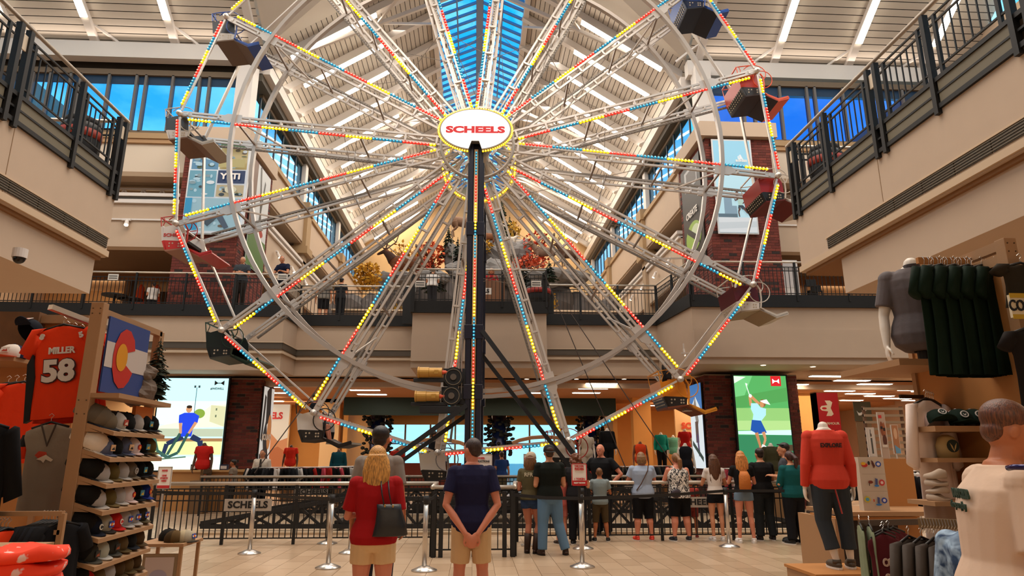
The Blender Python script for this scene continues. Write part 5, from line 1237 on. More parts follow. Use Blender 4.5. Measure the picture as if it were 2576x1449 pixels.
person('boy in a grey T-shirt and camouflage shorts with black sneakers', fpos(1513, 1362), -.1, 1.38, 'tan', 1.0, ('rail', 'rail'), '#7f8b8c', .6, .49, '#4a3c26', .25, '#1a1a1a', 'buzz', '#6a4424', stance=.035)
person('woman with curly brown hair in dark clothes behind the ride sign', (at(1450, 1250, Y=13.05).x, 13.0), -.5, 1.66, 'light', 1.1, ('phone', 'front'), '#1c1a1c', .6, .48, '#16161a', .05, '#161616', 'curly', '#6a3c22', vox=.012)
person('bald operator in a black polo shirt with one hand on his hip, facing the queue', (at(1515, 1250, Y=14.3).x, 14.3), PI-.6, 1.86, 'pink', 1.22, ('hip', 'hip'), '#0f1013', .6, .49, '#15151a', .05, '#161616', 'bald', vox=.012)
t, k = person('woman in a light blue T-shirt and black capri pants with coral sneakers', fpos(1622, 1360), 0, 1.68, 'pink', 1.22, ('rail', 'rail'), '#9aa7bc', .55, .47, '#0e0d10', .24, '#e0402c', 'bob', '#7a5632', .8, .030)
MB().tube([k['P'](-.09, -.085, .56), k['P'](-.04, -.108, .63), k['P'](0, -.108, .70), k['P'](.05, -.088, .78), k['P'](.075, -.03, .842)], .011, 6).build('bag_strap', M('#4a2c1c'), t)
t, k = person('woman in a black and white sleeveless top and black knee shorts, leaning on the rail', fpos(1716, 1361), .12, 1.66, 'pink', 1.24, ('rail', 'rail'), None, 0, .50, '#0c0c0e', .27, '#26262a', 'ponytail', '#7c5430', .79, .035, lean=.10)
pm_ = bpy.data.materials.new('leaf_print'); pm_.use_nodes = True; nt = pm_.node_tree; b = nt.nodes['Principled BSDF']; tcn = nt.nodes.new('ShaderNodeTexCoord'); mpn = nt.nodes.new('ShaderNodeMapping'); mpn.inputs['Scale'].default_value = (34, 34, 15); mpn.inputs['Rotation'].default_value = (0, .6, 0); vo = nt.nodes.new('ShaderNodeTexNoise'); vo.inputs['Scale'].default_value = 1.0; vo.inputs['Distortion'].default_value = 1.5; rp = nt.nodes.new('ShaderNodeValToRGB'); rp.color_ramp.interpolation = 'CONSTANT'; rp.color_ramp.elements[0].color = (.01, .01, .012, 1); rp.color_ramp.elements[1].position = .5; rp.color_ramp.elements[1].color = (.75, .68, .6, 1)
nt.links.new(tcn.outputs['Object'], mpn.inputs[0]); nt.links.new(mpn.outputs[0], vo.inputs[0]); nt.links.new(vo.outputs[0], rp.inputs[0]); nt.links.new(rp.outputs[0], b.inputs['Base Color']); b.inputs['Roughness'].default_value = .8
def vest(t, k, m, z0, B, infl=.012, lean=0):
    P = k['P']; H = k['H']; mb = MB(); rings = []
    for z_, rx, ry in ((z0, .100, .074), (.575, .094, .066), (.62, .088, .060), (.68, .094, .064), (.735, .100, .067), (.78, .094, .060), (.81, .070, .048)):
        if z_ < z0: continue
        rings.append((P(0, -.004, z_), Vector((rx*B+infl, 0, 0))*H, Vector((0, ry*B+infl, 0))*H))
    mb.loft(rings, 18)
    for s in (-1, 1): mb.tube([P(s*.05, -.055, .79), P(s*.058, 0, .835), P(s*.05, .05, .79)], .018*H, 8)
    return remesh(mb.build('top', m, t), .011, 1)
vest(t, k, pm_, .48, 1.24)
MB().ell(k['P'](-.085, -.10, .535), .10, .045, .085, 14, 10).build('handbag', M('#2a1c26', .5), t, True); MB().tube([k['P'](-.08, -.10, .57), k['P'](.0, -.09, .72), k['P'](.06, -.03, .84)], .008, 6).build('bag_strap', M('#2a1c26'), t)
person('girl with very long brown hair, white tee and short black shorts', fpos(1808, 1361), -.05, 1.64, 'light', .86, ('rail', 'rail'), '#d8cdc4', .5, .53, '#0f0f12', .43, '#e0dad4', 'long', '#54321c', .62, .0)
t, k = person('girl with long blond hair, orange backpack and denim shorts', fpos(1880, 1366), -.15, 1.70, 'pink', .90, ('rail', 'rail'), '#121214', .5, .55, '#6a7c8c', .45, '#e6e0da', 'long', '#b8763a', .68, .022)
bp = MB(); bp.loft([(k['P'](0, -.11, .55), (.10, 0, 0), (0, .05, 0)), (k['P'](0, -.12, .60), (.115, 0, 0), (0, .075, 0)), (k['P'](0, -.12, .72), (.105, 0, 0), (0, .07, 0)), (k['P'](0, -.10, .77), (.07, 0, 0), (0, .04, 0))], 16).build('backpack', M('#b8661c', .7, bump=.3), t, True)
person('man in a black T-shirt and dark jeans standing right of the blond girl', fpos(1930, 1360), .1, 1.76, 'light', 1.10, ('rail', 'rail'), '#141213', .55, .50, '#262a2c', .05, '#1a1414', 'short', '#20140e', .8, .02)
t, k = person('man in a grey T-shirt with sunglasses pushed up on dark hair, facing left', (at(1985, 1250, Y=13.1).x, 13.1), 1.1, 1.86, 'light', 1.12, ('front', 'front'), '#45464c', .55, .50, '#26262a', .05, '#161616', 'short', '#1c1410', headturn=.2)
MB().tube([k['Hd'](-.05, 0, .045), k['Hd'](-.03, .052, .048), k['Hd'](.03, .052, .048), k['Hd'](.05, 0, .045)], .012, 6).build('sunglasses', BLACK, t)
person('woman in a teal long sleeved top and black trousers, back to the viewer', fpos(2008, 1369), .25, 1.70, 'light', 1.22, ('cross', 'cross'), '#0d4f50', 1.85, .49, '#121216', .05, '#1a1a1a', 'ponytail', '#3a1c18', .80, .02)
person('small child in a grey shirt between the teal woman and the mannequin', (at(2052, 1300, Y=12.9).x, 12.9), 0, 1.30, 'tan', 1.0, ('front', 'front'), '#6a6058', .6, .49, '#3a3a3c', .25, '#222222', 'buzz', '#6a4a2c')
person('child in pink shorts half hidden behind the man in jeans', (at(1410, 1250, Y=13.15).x, 13.1), .2, 1.35, 'pink', .85, ('rail', 'rail'), '#b85a50', .5, .5, '#b8685c', .36, '#3a2a20', 'long', '#7a5230', .78)
person('small child in red standing behind the woman in the patterned top', (at(1742, 1300, Y=13.9).x, 13.9), -.2, 1.15, 'tan', .95, ('rail', 'rail'), '#a03a30', .5, .5, '#8a3a30', .35, '#902a20', 'buzz', '#5a3a20')
t, k = person('employee in a white dress shirt and dark tie behind the left fence', (at(657, 1190, Y=21.5).x, 21.5), PI, 1.80, 'light', 1.08, ('down', 'down'), '#e0d2c0', 1.9, .54, '#121218', .05, '#161616', 'buzz', '#2a1c14', vox=.013)
MB().prism([(-.03, .62), (0, .58), (.03, .62), (.018, .83), (-.018, .83)], .083, .088, lambda u, v, a: k['P'](u*.8, a, v)).build('tie', M('#3a3428', .6), t)
person('dark haired visitor sitting low behind the left rail, nearer the screen', (at(520, 1200, Y=21).x, 21), PI/2, 1.5, 'tan', 1, ('down', 'down'), '#5a4a3a', .5, .5, '#3a342c', .05, '#222222', 'long', '#4a2e1c', .75, vox=.014)
person('dark haired visitor standing behind the left rail, nearer the employee', (at(585, 1200, Y=20.8).x, 20.8), PI/2, 1.5, 'tan', 1, ('down', 'down'), '#8a7a6a', .5, .5, '#2a2624', .05, '#222222', 'short', '#20140e', vox=.014)
person('visitor in a blue shirt with a dark backpack beyond the instruction board', (at(1262, 1200, Y=24).x, 24), .2, 1.75, 'light', 1.05, ('down', 'down'), '#23407a', .5, .5, '#5a5440', .05, '#222222', 'short', '#2a1c14', vox=.014)
# --- upper floor people
UZ = Z2
def up(px, Y): return (at(px, 700, Y=Y).x, Y)
person('man in a navy T-shirt leaning on the upper railing, looking right', up(716, 22.05), PI-.4, 1.80, 'light', 1.12, ('rail', 'rail'), '#151c36', .55, .5, '#1a1a20', .05, '#161616', 'buzz', '#2a1a12', lean=.25, headturn=.7, z=UZ, vox=.013)
person('man in a dark grey shirt with sunglasses on his cap behind the left upper railing', up(607, 22.0), PI, 1.78, 'light', 1.1, ('cross', 'cross'), '#3c4248', .55, .5, '#2a2420', .05, '#161616', 'buzz', '#a09080', z=UZ, vox=.014)
person('seated person in a white shirt behind the left upper railing', up(390, 24.0), .6, 1.35, 'light', 1.15, ('front', 'front'), '#e8e0d8', .6, .5, '#202024', .05, '#161616', 'short', '#2a1c14', z=UZ, vox=.014)
person('visitor in a grey shirt and dark shorts behind the upper railing left of the middle', up(818, 24.6), .2, 1.85, 'light', 1.1, ('down', 'down'), '#7c766e', .55, .5, '#17171a', .3, '#161616', 'short', '#3a2618', z=UZ, vox=.014)
person('visitor in dark clothes with a small bag behind the upper railing left of the middle', up(860, 24.2), -.2, 1.68, 'light', 1.05, ('down', 'front'), '#1c1c20', .55, .5, '#121216', .05, '#161616', 'short', '#20140e', z=UZ, vox=.014)
person('person in a white shirt bending behind the middle bay railing', up(1088, 21.4), 0, 1.35, 'light', 1.25, ('front', 'front'), '#ded8d2', .6, .5, '#303034', .05, '#161616', 'buzz', '#6a5a4a', z=UZ, vox=.014, lean=.3)
t, k = person('person with wavy hair and red glasses behind the middle bay railing', up(1236, 22.4), PI, 1.62, 'light', 1.0, ('phone', 'phone'), '#a01c24', .6, .5, '#202024', .05, '#161616', 'curly', '#8a5a34', z=UZ, vox=.014)
MB().tube([k['Hd'](-.04, .054, .002), k['Hd'](.04, .054, .002)], .014, 6).build('glasses', M('#c8281e'), t)
# --- riders
def rider(i, label, skin, shirt, pants, hair, hc, hl=.78, Hh=1.6):
    p = HUB+Matrix.Rotation(WY, 3, 'Z') @ PV[i]+Vector((-.14, WD*.42, 0))
    return person(label, (p.x, p.y), -PI/2+WY, Hh, skin, 1.0, ('front', 'front'), shirt, .6, .5, pants, .35, '#8a8078', hair, hc, hl, sit=True, z=p.z-.32-.46*Hh, vox=.013)
rider(4, 'rider with bare legs sitting in the white over black gondola at the lower left', 'pink', '#1a1a1e', '#2a2a30', 'short', '#2a1c14')
rider(7, 'rider with dark hair sitting in the orange gondola at the lower right', 'tan', '#221c1c', '#4a2a20', 'long', '#120c0a')
rider(5, 'rider sitting in the lowest gondola left of the mast', 'tan', '#1a1a1e', '#3a3a44', 'short', '#2a1c14')
# ================================================================ GARMENTS
TANW = M('#a87f58', .6, bump=.04, bscale=30, name='fixture_tan'); TANB = M('#b5793e', .65, var=.06, name='fixture_orange_board'); HANG = M('#14110f', .5, name='hanger_black')
def garment_mb(w, h, col, sleeve=.5, neck=.3, depth=.035, seed=0, flare=.0, vneck=False):
    """hanging shirt centred at x=0, top z=0, front toward -y"""
    rr = random.Random(seed); mb = MB(); n = 28; rings = []
    prof = [(0, neck*.8), (.03, .62), (.07, .93), (.14, .98), (.28, .84), (.5, .84+flare*.3), (.75, .88+flare*.7), (1, .94+flare)]
    ph = [rr.random()*6 for _ in range(3)]
    vs = []
    for v, hw in prof:
        for j in range(n):
            t = 2*PI*j/n; x = hw*w/2*math.cos(t); rip = .010*math.sin(x*60/w*.4+ph[0])*v+.006*math.sin(x*110/w*.4+ph[1])*v
            dd = (depth*(.5+.5*v) if v > .02 else depth*.5)
            vs.append((x, dd*math.sin(t)*abs(math.sin(t))**.3+rip, -v*h))
    fs = [(i*n+j, i*n+(j+1) % n, (i+1)*n+(j+1) % n, (i+1)*n+j) for i in range(len(prof)-1) for j in range(n)]
    mb.add(vs, fs)
    if sleeve:
        for s in (-1, 1):
            a = Vector((s*w*.40, 0, -.075*h)); b_ = a+Vector((s*w*.17, -.0, -h*.30*sleeve/.5*.75))
            mb.loft([(a-Vector((s*.05*w, 0, -.02*h)), (0, depth, 0), (w*.08, 0, w*.08)), (a, (0, depth, 0), (w*.10*s, 0, w*.10)), (b_, (0, depth*.9, 0), (w*.115*s, 0, w*.06))], 12)
    return mb
def shirt_on_hanger(label, P, rz, w, h, col, sleeve=.5, seed=0, tilt=0, group=None, flare=0, trim=None):
    t = thing('shirt', label, 'shirt', tuple(P), rz, group)
    if tilt: t.rotation_euler = (0, tilt, rz)
    m = fabric(col) if isinstance(col, str) else col
    garment_mb(w, h, None, sleeve, seed=seed, flare=flare).build('cloth', m, t, True)
    MB().tube([(-w*.36, 0, -.035*h), (0, 0, .02), (w*.36, 0, -.035*h)], .009, 8).build('hanger', HANG, t, True)
    MB().tube([(0, 0, .02), (0, 0, .05), (.018, 0, .068), (.0, 0, .085), (-.018, 0, .07)], .0025, 6).build('hook', CHROME, t)
    return t
def row(label, P0, P1, n, rz, w, h, cols, sleeve=.5, grp=None, flare=0, place=''):
    P0 = Vector(P0); P1 = Vector(P1)
    protos = {}
    for i in range(n):
        p = P0.lerp(P1, i/max(1, n-1)); c = cols[i % len(cols)]
        if c not in protos:
            t = shirt_on_hanger(label, p, rz+R.uniform(-.05, .05), w, h, c, sleeve, i, 0, grp, flare); protos[c] = t
        else:
            t = copy_tree(protos[c]); t.location = p; t.rotation_euler = (0, 0, rz+R.uniform(-.06, .06))
# ---- caps
def cap_proto(cols, front, brim, patch=None, pcol=None):
    """baseball cap facing +x, resting on z=0"""
    mb = MB(); n = 16; prof = [(.088, 0), (.092, .02), (.088, .055), (.070, .088), (.040, .108), (.008, .115)]
    vs = []; fs = []; mi = []
    for r, z in prof:
        for j in range(n):
            t = 2*PI*j/n; vs.append((r*math.cos(t)*1.08, r*math.sin(t)*.95, z))
    for i in range(len(prof)-1):
        for j in range(n):
            fs.append((i*n+j, i*n+(j+1) % n, (i+1)*n+(j+1) % n, (i+1)*n+j)); mi.append(1 if (j < 3 or j >= n-3) else 0)
    mb.v = vs; mb.f = fs; mb.m = mi; mb.ell((0, 0, .117), .010, .010, .006, 8, 4)
    crown = mb.mesh('crown', [fabric(cols), fabric(front)], True)
    mb = MB(); pts = [(.07+.075*math.sin(PI*i/10), .078*math.cos(PI*i/10)) for i in range(11)]; m_ = len(pts)
    zz = lambda x, y: .012-.35*(x-.07)*.25-abs(y)*.16
    vs = [Vector((x, y, zz(x, y))) for x, y in pts]; vs2 = [v+Vector((0, 0, .006)) for v in vs]
    mb.add(vs+vs2, [tuple(range(m_-1, -1, -1)), tuple(range(m_, 2*m_))]+[(i, (i+1) % m_, m_+(i+1) % m_, m_+i) for i in range(m_)])
    br = mb.mesh('brim', fabric(brim))
    pt = None
    if patch:
        mb = MB(); f = lambda u, v, a: (a-(v-.055)*.25, u, v)
        mb.mat(0).prism([(-.030, .034), (.030, .034), (.030, .078), (-.030, .078)], .094, .099, f)
        if patch == 'flag': mb.mat(1).prism([(-.030, .048), (.030, .048), (.030, .063), (-.030, .063)], .099, .1, f); mb.mat(2).prism([(u-.0, v) for u, v in circ(0, .056, .014)], .1, .1015, f); mb.mat(3).prism(circ(0, .056, .007), .1015, .1025, f)
        elif patch == 'disc': mb.v = []; mb.f = []; mb.m = []; mb.mat(2).prism(circ(0, .056, .021), .094, .0995, f); mb.mat(3).prism(circ(0, .056, .010), .0995, .101, f)
        elif patch == 'ring': mb.v = []; mb.f = []; mb.m = []; mb.mat(1).prism(circ(0, .056, .024), .094, .0995, f); mb.mat(0).prism(circ(0, .056, .018), .0995, .1005, f); mb.mat(1).prism([(-.010, .062), (0, .050), (.010, .062), (.004, .045), (-.004, .045)], .1005, .102, f)
        elif patch == 'c': mb.v = []; mb.f = []; mb.m = []; mb.mat(1).prism(circ(0, .056, .020), .094, .0995, f); mb.mat(0).prism(circ(0, .056, .012), .0995, .1005, f); mb.mat(0).prism([(.0, .05), (.022, .05), (.022, .062), (0, .062)], .0995, .1006, f)
        else: mb.mat(1).prism([(-.022, .042), (-.006, .060), (.004, .052), (.012, .066), (.022, .042)], .099, .1005, f)
        cols_ = {'flag': ('#2a4a9c', '#e8e4e0', '#d02818', '#e8b020'), 'disc': ('#fff', '#fff', '#c82818', '#e8a820')}.get(patch, pcol or ('#d8c8b0', '#202020'))
        pt = mb.mesh('patch', [M(c if len(c) > 4 else '#ffffff', .7) for c in cols_]+[M('#202020')]*(4-len(cols_)))
    return crown, br, pt
CAPK = {}
def cap_at(label, P, rz, kind, tilt=0., group=None, parts=True):
    if kind not in CAPK: CAPK[kind] = cap_proto(*kind)
    c, b_, p = CAPK[kind]
    t = thing('baseball_cap', label, 'cap', tuple(P), rz, group); t.rotation_euler = (0, tilt, rz)
    inst('crown', c, t); inst('brim', b_, t)
    if p: inst('patch', p, t)
    return t
# ================================================================ LEFT CAP FIXTURE
YP = 5.2; KF = YP/4.3
AX, BX, CX = -2.94, -2.66, -2.745; CY = 6.21
fx = thing('cap_shelf_unit', 'tan shop shelving unit with slanted shelves full of baseball caps', 'shelving', (AX, YP, 0))
fx.location = (0, 0, 0)
MB().b(AX-.02, AX+.075, YP-.03, YP+.05, 0, 2.75).build('post', TANW, fx, bevel=.004)
mb = MB()
for z in (2.66, 2.70, 2.0, 1.90):
    for x in (AX+.0, AX+.055): mb.cyl((x, YP-.034, z), (x, YP-.03, z), .005, n=6)
mb.build('screw', M('#6a5844', .4, .8), fx)
MB().b(AX+.0, AX+.06, CY-.04, CY+.04, 0, 2.70).build('post', TANW, fx)
MB().b(AX+.01, AX+.06, YP, CY, 2.66, 2.71).build('top_rail', TANW, fx); MB().b(AX+.01, AX+.05, YP, CY, 0, 1.95).build('back_board', TANB, fx)
KINDS = {
 0: ('#5a4c3c', '#6b5c48', '#20242e'), 1: ('#15130f', '#14120f', '#1d2028'), 2: ('#1a1613', '#b8ada0', '#b0a698', 'sq', ('#a83a28', '#d8c8b0')), 3: ('#cdbba4', '#5c5f72', '#595c70', 'mtn', ('#d8a878', '#201a16')),
 4: ('#100e0c', '#a39a92', '#b3aaa0'), 5: ('#14110c', '#5c4a20', '#6a5630'), 6: ('#14100c', '#6a5c4c', '#6f604c', 'ring', ('#6a5c4c', '#b8b0a8')), 7: ('#0f0d0b', '#0f0d0b', '#14110e', 'mtn', ('#3c7c8c', '#d8a820')),
 8: ('#8a8279', '#d8c4bc', '#d8bcb4', 'disc'), 9: ('#101c50', '#142468', '#182a74', 'disc'), 10: ('#0c0d14', '#0c0f1c', '#0c1224', 'c', ('#0c0d14', '#d8ccb8')), 11: ('#b8a888', '#a89c84', '#2a241e', 'flag'), 12: ('#a01a14', '#c02018', '#c42018', 'c', ('#c02018', '#e8dccc')),
 13: ('#8f8880', '#a8a098', '#b0a8a0', 'flag'), 14: ('#3c3426', '#3c3426', '#54482f', 'flag'), 15: ('#2a261e', '#38342a', '#4a463c', 'sq', ('#2a261e', '#a04a20')), 16: ('#14140f', '#a8a490', '#c0bab0'), 17: ('#403018', '#5a4424', '#5a4828'), 18: ('#3c2a14', '#4a3418', '#503c20')}
SHELF = [(1.772, [0, 2, 1, 4, 7, 1], 8), (1.583, [3, 1, 3, 8, 7, 5], 9), (1.396, [4, 5, 4, 6, 7, 1], 7), (1.210, [4, 5, 4, 8, 7, 9], 7), (1.022, [10, 11, 12, 13, 13, 14], 6), (.836, [15, 16, 15, 17, 1, 18], 6), (.65, [12, 17, 4, 18, 17, 18], 5)]
nmz = ['top', 'second', 'third', 'fourth', 'fifth', 'sixth', 'lowest']
for si, (zb, ks, nb) in enumerate(SHELF):
    za = zb+.085
    f = lambda x: zb+(za-zb)*(BX-x)/(BX-AX)
    mb = MB()
    q = [(AX+.06, YP-.02, za-.017), (BX, YP-.02, zb), (CX, CY, zb), (AX+.06, CY, za-.017)]
    mb.add([(x, y, z-.03) for x, y, z in q]+q, [(3, 2, 1, 0), (4, 5, 6, 7)]+[(i, (i+1) % 4, 4+(i+1) % 4, 4+i) for i in range(4)])
    mb.build('shelf', TANW, fx)
    MB().prism([(AX+.06, za-.045), (BX-.1, zb-.005), (AX+.06, za-.085)], YP-.018, YP-.005, lambda u, v, a: (u, a, v)).build('bracket', TANW, fx)
    for j in range(6):
        y = YP+.095+j*.165; tl = math.atan((za-zb)/(BX-AX)); x = BX-.155-(.012*j)
        kind = KINDS[ks[j]]
        cap_at(f'front row cap on the {nmz[si]} slanted shelf, {["nearest the viewer", "second from the viewer", "third from the viewer", "fourth from the viewer", "fifth from the viewer", "farthest back"][j]}', (x, y, f(x)+.0), R.uniform(-.12, .05), kind, tl, 'front row caps on the slanted shelves')
    # nested caps behind, running back toward the post, near end
    for j in range(nb):
        x = BX-.18-j*.022; y = YP+.075+.0*j
        if x < AX+.0: x = AX+.0+R.uniform(0, .03)
        if si in (0, 1): kk = ('#5f5242', '#6a5c4a', '#20242e') if si == 0 else ('#d8c8b4', '#d8c8b4', '#d0c0ac')
        else: kk = ('#14110e', '#14110e', '#171410')
        cap_at('pale mesh cap nested in the row at the near end of a slanted shelf' if si == 1 else 'brownish cap nested in the row on the top slanted shelf' if si == 0 else 'dark cap nested in the rows on the lower slanted shelves', (x, YP+.06+.003*j, f(x)+.028), -.1, kk, tl+.25, 'nested caps, '+('second shelf' if si == 1 else 'top shelf' if si == 0 else 'lower shelves'))
MB().prism([(AX+.06, YP-.02), (BX, YP-.02), (CX, CY+.05), (AX+.06, CY+.05)], 2.02, 2.055, lambda u, v, a: (u, v, a)).build('top_shelf', TANW, fx)
MB().b(-2.83, -2.80, 5.75, 6.05, 1.9, 2.0).build('price_card', M('#c0661c', .7), fx)
# flag
fg = thing('state_flag', 'blue and white flag with red letter C around a gold disc above the caps', 'flag', (AX+.085, 0, 0))
y0, y1, z0, z1 = 5.27, 5.93, 2.075, 2.66
CBL = M('#2a4484', .8, bump=.1, bscale=8); 
C = [(.60, .33), (.585, .22), (.50, .12), (.40, .10), (.28, .16), (.20, .32), (.18, .50), (.20, .68), (.27, .84), (.38, .90), (.50, .86), (.58, .76), (.60, .68), (.46, .58), (.45, .50), (.46, .42)]
o = flat(fg, 'cloth', (0, y0, z1), (0, y1-y0, 0), (0, 0, z1-z0), [('#2a4484', rect(0, 0, 1, 1)), ('#c8bcb4', rect(0, .33, 1, .67)), ('#c02418', [(.66, .36), (.62, .22), (.50, .11), (.38, .10), (.26, .18), (.18, .34), (.16, .50), (.18, .68), (.26, .84), (.38, .92), (.50, .90), (.60, .80), (.66, .68), (.47, .585), (.46, .50), (.47, .42)]), ('#d8900c', circ(.36, .50, .13, .19))], 0, .003, (1, 0, 0))
MB().b(-.012, -.003, y0, y1, z0, z1).build('backing', M('#2a4484'), fg)
t = thing('boulder', 'small grey brown stacked boulder on the top shelf beside the flag', 'rock', tuple(at(345, 988, Y=6.0)))
def rock_mb(rx, ry, rz_, seed, n=14, m=10):
    mb = MB(); mb.ell((0, 0, 0), rx, ry, rz_, n, m); o = Vector((seed*3.1, seed, 0))
    mb.v = [tuple(Vector(v)*(1+.34*noise.noise(Vector(v).normalized()*1.7+o)+.16*noise.noise(Vector(v).normalized()*4+o))) for v in mb.v]; return mb
RK = M('#75665a', .9, bump=.5, bscale=20, var=.2, name='rock_brown'); RKG = M('#8d8884', .9, bump=.5, bscale=3, var=.2, name='rock_grey')
t.location.z = 2.055
o = rock_mb(.16, .13, .12, 1).build('rock', RK, t); o.location = (0, 0, .09); o = rock_mb(.09, .09, .08, 2).build('rock', RK, t); o.location = (.05, .0, .24)
def pine(label, P, h, w, col='#1c2a12', n=12, seed=1, name='pine_tree', dens=7, loose=.0):
    t = thing(name, label, 'tree', tuple(P)); rr = random.Random(seed)
    MB().cyl((0, 0, 0), (0, 0, h*.97), h*.022, h*.006, 8).build('trunk', M('#3a281a', .9), t)
    mb = MB()
    for i in range(n):
        u = i/n; z = h*(.12+.86*u); r = w*(1-u)**.8*(.8+.3*rr.random())+.01
        for j in range(dens):
            a = rr.random()*2*PI; rr_ = r*(.6+.4*rr.random()); e = Vector((math.cos(a)*rr_, math.sin(a)*rr_, z-h*.035-rr_*.15)); q = Vector((0, 0, z))
            s = Vector((-math.sin(a), math.cos(a), 0))*rr_*.26; m_ = q.lerp(e, .55)
            mb.add([q, m_+s+Vector((0, 0, .0)), e, m_-s, m_+Vector((0, 0, rr_*.16))], [(0, 1, 4), (1, 2, 4), (2, 3, 4), (3, 0, 4)])
            k = q.lerp(e, .8); mb.add([k, k+s*1.1+Vector((0, 0, -h*.015)), k+(e-q)*.25, k-s*1.1], [(0, 1, 2, 3)])
    stuff(mb.build('needles', M(col, .9, var=.3, vscale=8), t)); return t
pine('small artificial pine tree on the top shelf next to the boulder', (at(388, 985, Y=6.15).x, 6.15, 2.055), .60, .16, '#20260f', 18, 4, dens=10)
# small table right of the caps with framed picture
p = at(432, 1362, Y=7.4)
tbt = thing('display_table', 'small tan table with caps, right of the slanted shelves', 'table', (p.x, 7.4, 0))
MB().b(-.28, .20, -.2, .3, p.z-.03, p.z).build('tabletop', TANW, tbt)
for x in (-.26, .15):
    for y in (-.17, .26): MB().b(x, x+.03, y, y+.03, 0, p.z-.03).build('leg', TANW, tbt)
pc = thing('framed_picture', 'framed pale landscape picture standing under the small cap table', 'picture', (p.x-.03, 7.25, p.z-.40))
MB().b(-.17, .17, 0, .03, -.35, .30).build('frame', M('#9a8262', .6), pc); flat(pc, 'picture', (-.14, -.004, .27), (.28, 0, 0), (0, 0, .58), [('#c9b8b0', rect(0, 0, 1, 1)), ('#a8a0b4', circ(.5, .3, .3, .1)), ('#5a4a38', [(0, .72), (.4, .68), (1, .7), (1, .85), (0, .85)]), ('#cdbca4', rect(0, .85, 1, 1))], 0, .002, (0, -1, 0))
cap_at('olive cap on the small table right of the shelves', (p.x+.04, 7.35, p.z), -.4, KINDS[17]); cap_at('pale camouflage cap at the edge of the small table', (p.x+.14, 7.38, p.z), -.2, KINDS[11]); cap_at('black cap stacked behind on the small table', (p.x-.08, 7.5, p.z), -.4, KINDS[1])
# ---- left wall display behind
YW_ = 7.3
a = at(-30, 796, Y=YW_); b2 = at(222, 800, Y=YW_)
wd = thing('wall_display', 'tan slatted wall display behind the jersey at the left edge', 'display', (0, YW_, 0))
MB().b(-6.0, b2.x, 0, .08, 0, a.z-.08).build('back_board', TANB, wd); MB().b(-6.0, b2.x+.05, -.08, .1, a.z-.08, a.z).build('top_rail', TANW, wd)
for x in (-5.4, -4.45, -3.95): MB().b(x, x+.05, -.03, .0, 0, a.z-.08).build('upright', TANW, wd)
zz = at(20, 905, Y=6.9).z
MB().b(-5.9, at(60, 905, Y=6.9).x, -.55, 0, zz-.03, zz+.01).build('shelf', TANW, wd)
MB().b(-5.9, at(92, 850, Y=7.2).x, -.12, 0, zz+.01, zz+.55).build('crate_board', M('#6e4a2a', .8, var=.25, vscale=9, name='crate_wood'), wd)
p = at(62, 830, Y=7.0); t = cap_at('black cap with small white marks leaning on the wooden board at the far left', (p.x, 7.05, p.z-.02), -PI/2-.3, ('#10131c', '#10131c', '#161a26', 'sq', ('#d8d0c8', '#c84820')), -.9)
t.scale = (1.3, 1.3, 1.3)
t = cap_at('white and orange cap lying on the upper left shelf', (at(32, 895, Y=6.85).x, 6.85, zz+.01), -PI/2, ('#1c2440', '#d8ccc0', '#c8502c', 'sq', ('#d8ccc0', '#b03820'))); t.scale = (1.3, 1.3, 1.2)
# jersey
ORG = M('#e83c0c', .75, bump=.25, bscale=9, var=.08, spec=.25, name='orange_cloth')
P = at(160, 822, Y=5.55); wj = .46; hj = .74
j = shirt_on_hanger('orange football jersey with white number 58 hanging left of the flag', P, .12, wj, hj, ORG, .5, 3, -.10, None, .05)
WH = M('#d8d0c8', .7); 
for s in (-1, 1): MB().prism([(s*.20, -.22), (s*.175, -.40), (s*.195, -.74), (s*.235, -.76), (s*.235, -.30)], -.030, .02, lambda u, v, a: (u, a, v)).build('side_panel', M('#0e0c0c', .8), j)
text('58', .235, M('#3a1410', .7), j, (.0, -.046, -.375), bold=.018, name='number', depth=.003); text('58', .235, WH, j, (.0, -.054, -.375), bold=.010, name='number', depth=.003)
text('MILLER', .072, WH, j, (.015, -.046, -.205), bold=.003, name='lettering', sx=.85)
text('8', .06, WH, j, (-.135, -.042, -.085), (PI/2, .3, .0), bold=.004); text('5', .06, WH, j, (.15, -.042, -.085), (PI/2, -.3, 0), bold=.004)
for k in range(3):
    t = shirt_on_hanger('orange and black jersey hanging behind the numbered one', P+Vector((-.02+.02*k, .09+.07*k, -.02)), .12, wj, hj, ORG, .5, 5+k, -.10, 'jerseys behind the number 58')
q = at(195, 795, Y=5.5); MB().bar(q+Vector((.12, .3, -.06)), q+Vector((-.10, -.2, .03)), .05, .04).build('display_arm', CHROME, fx)
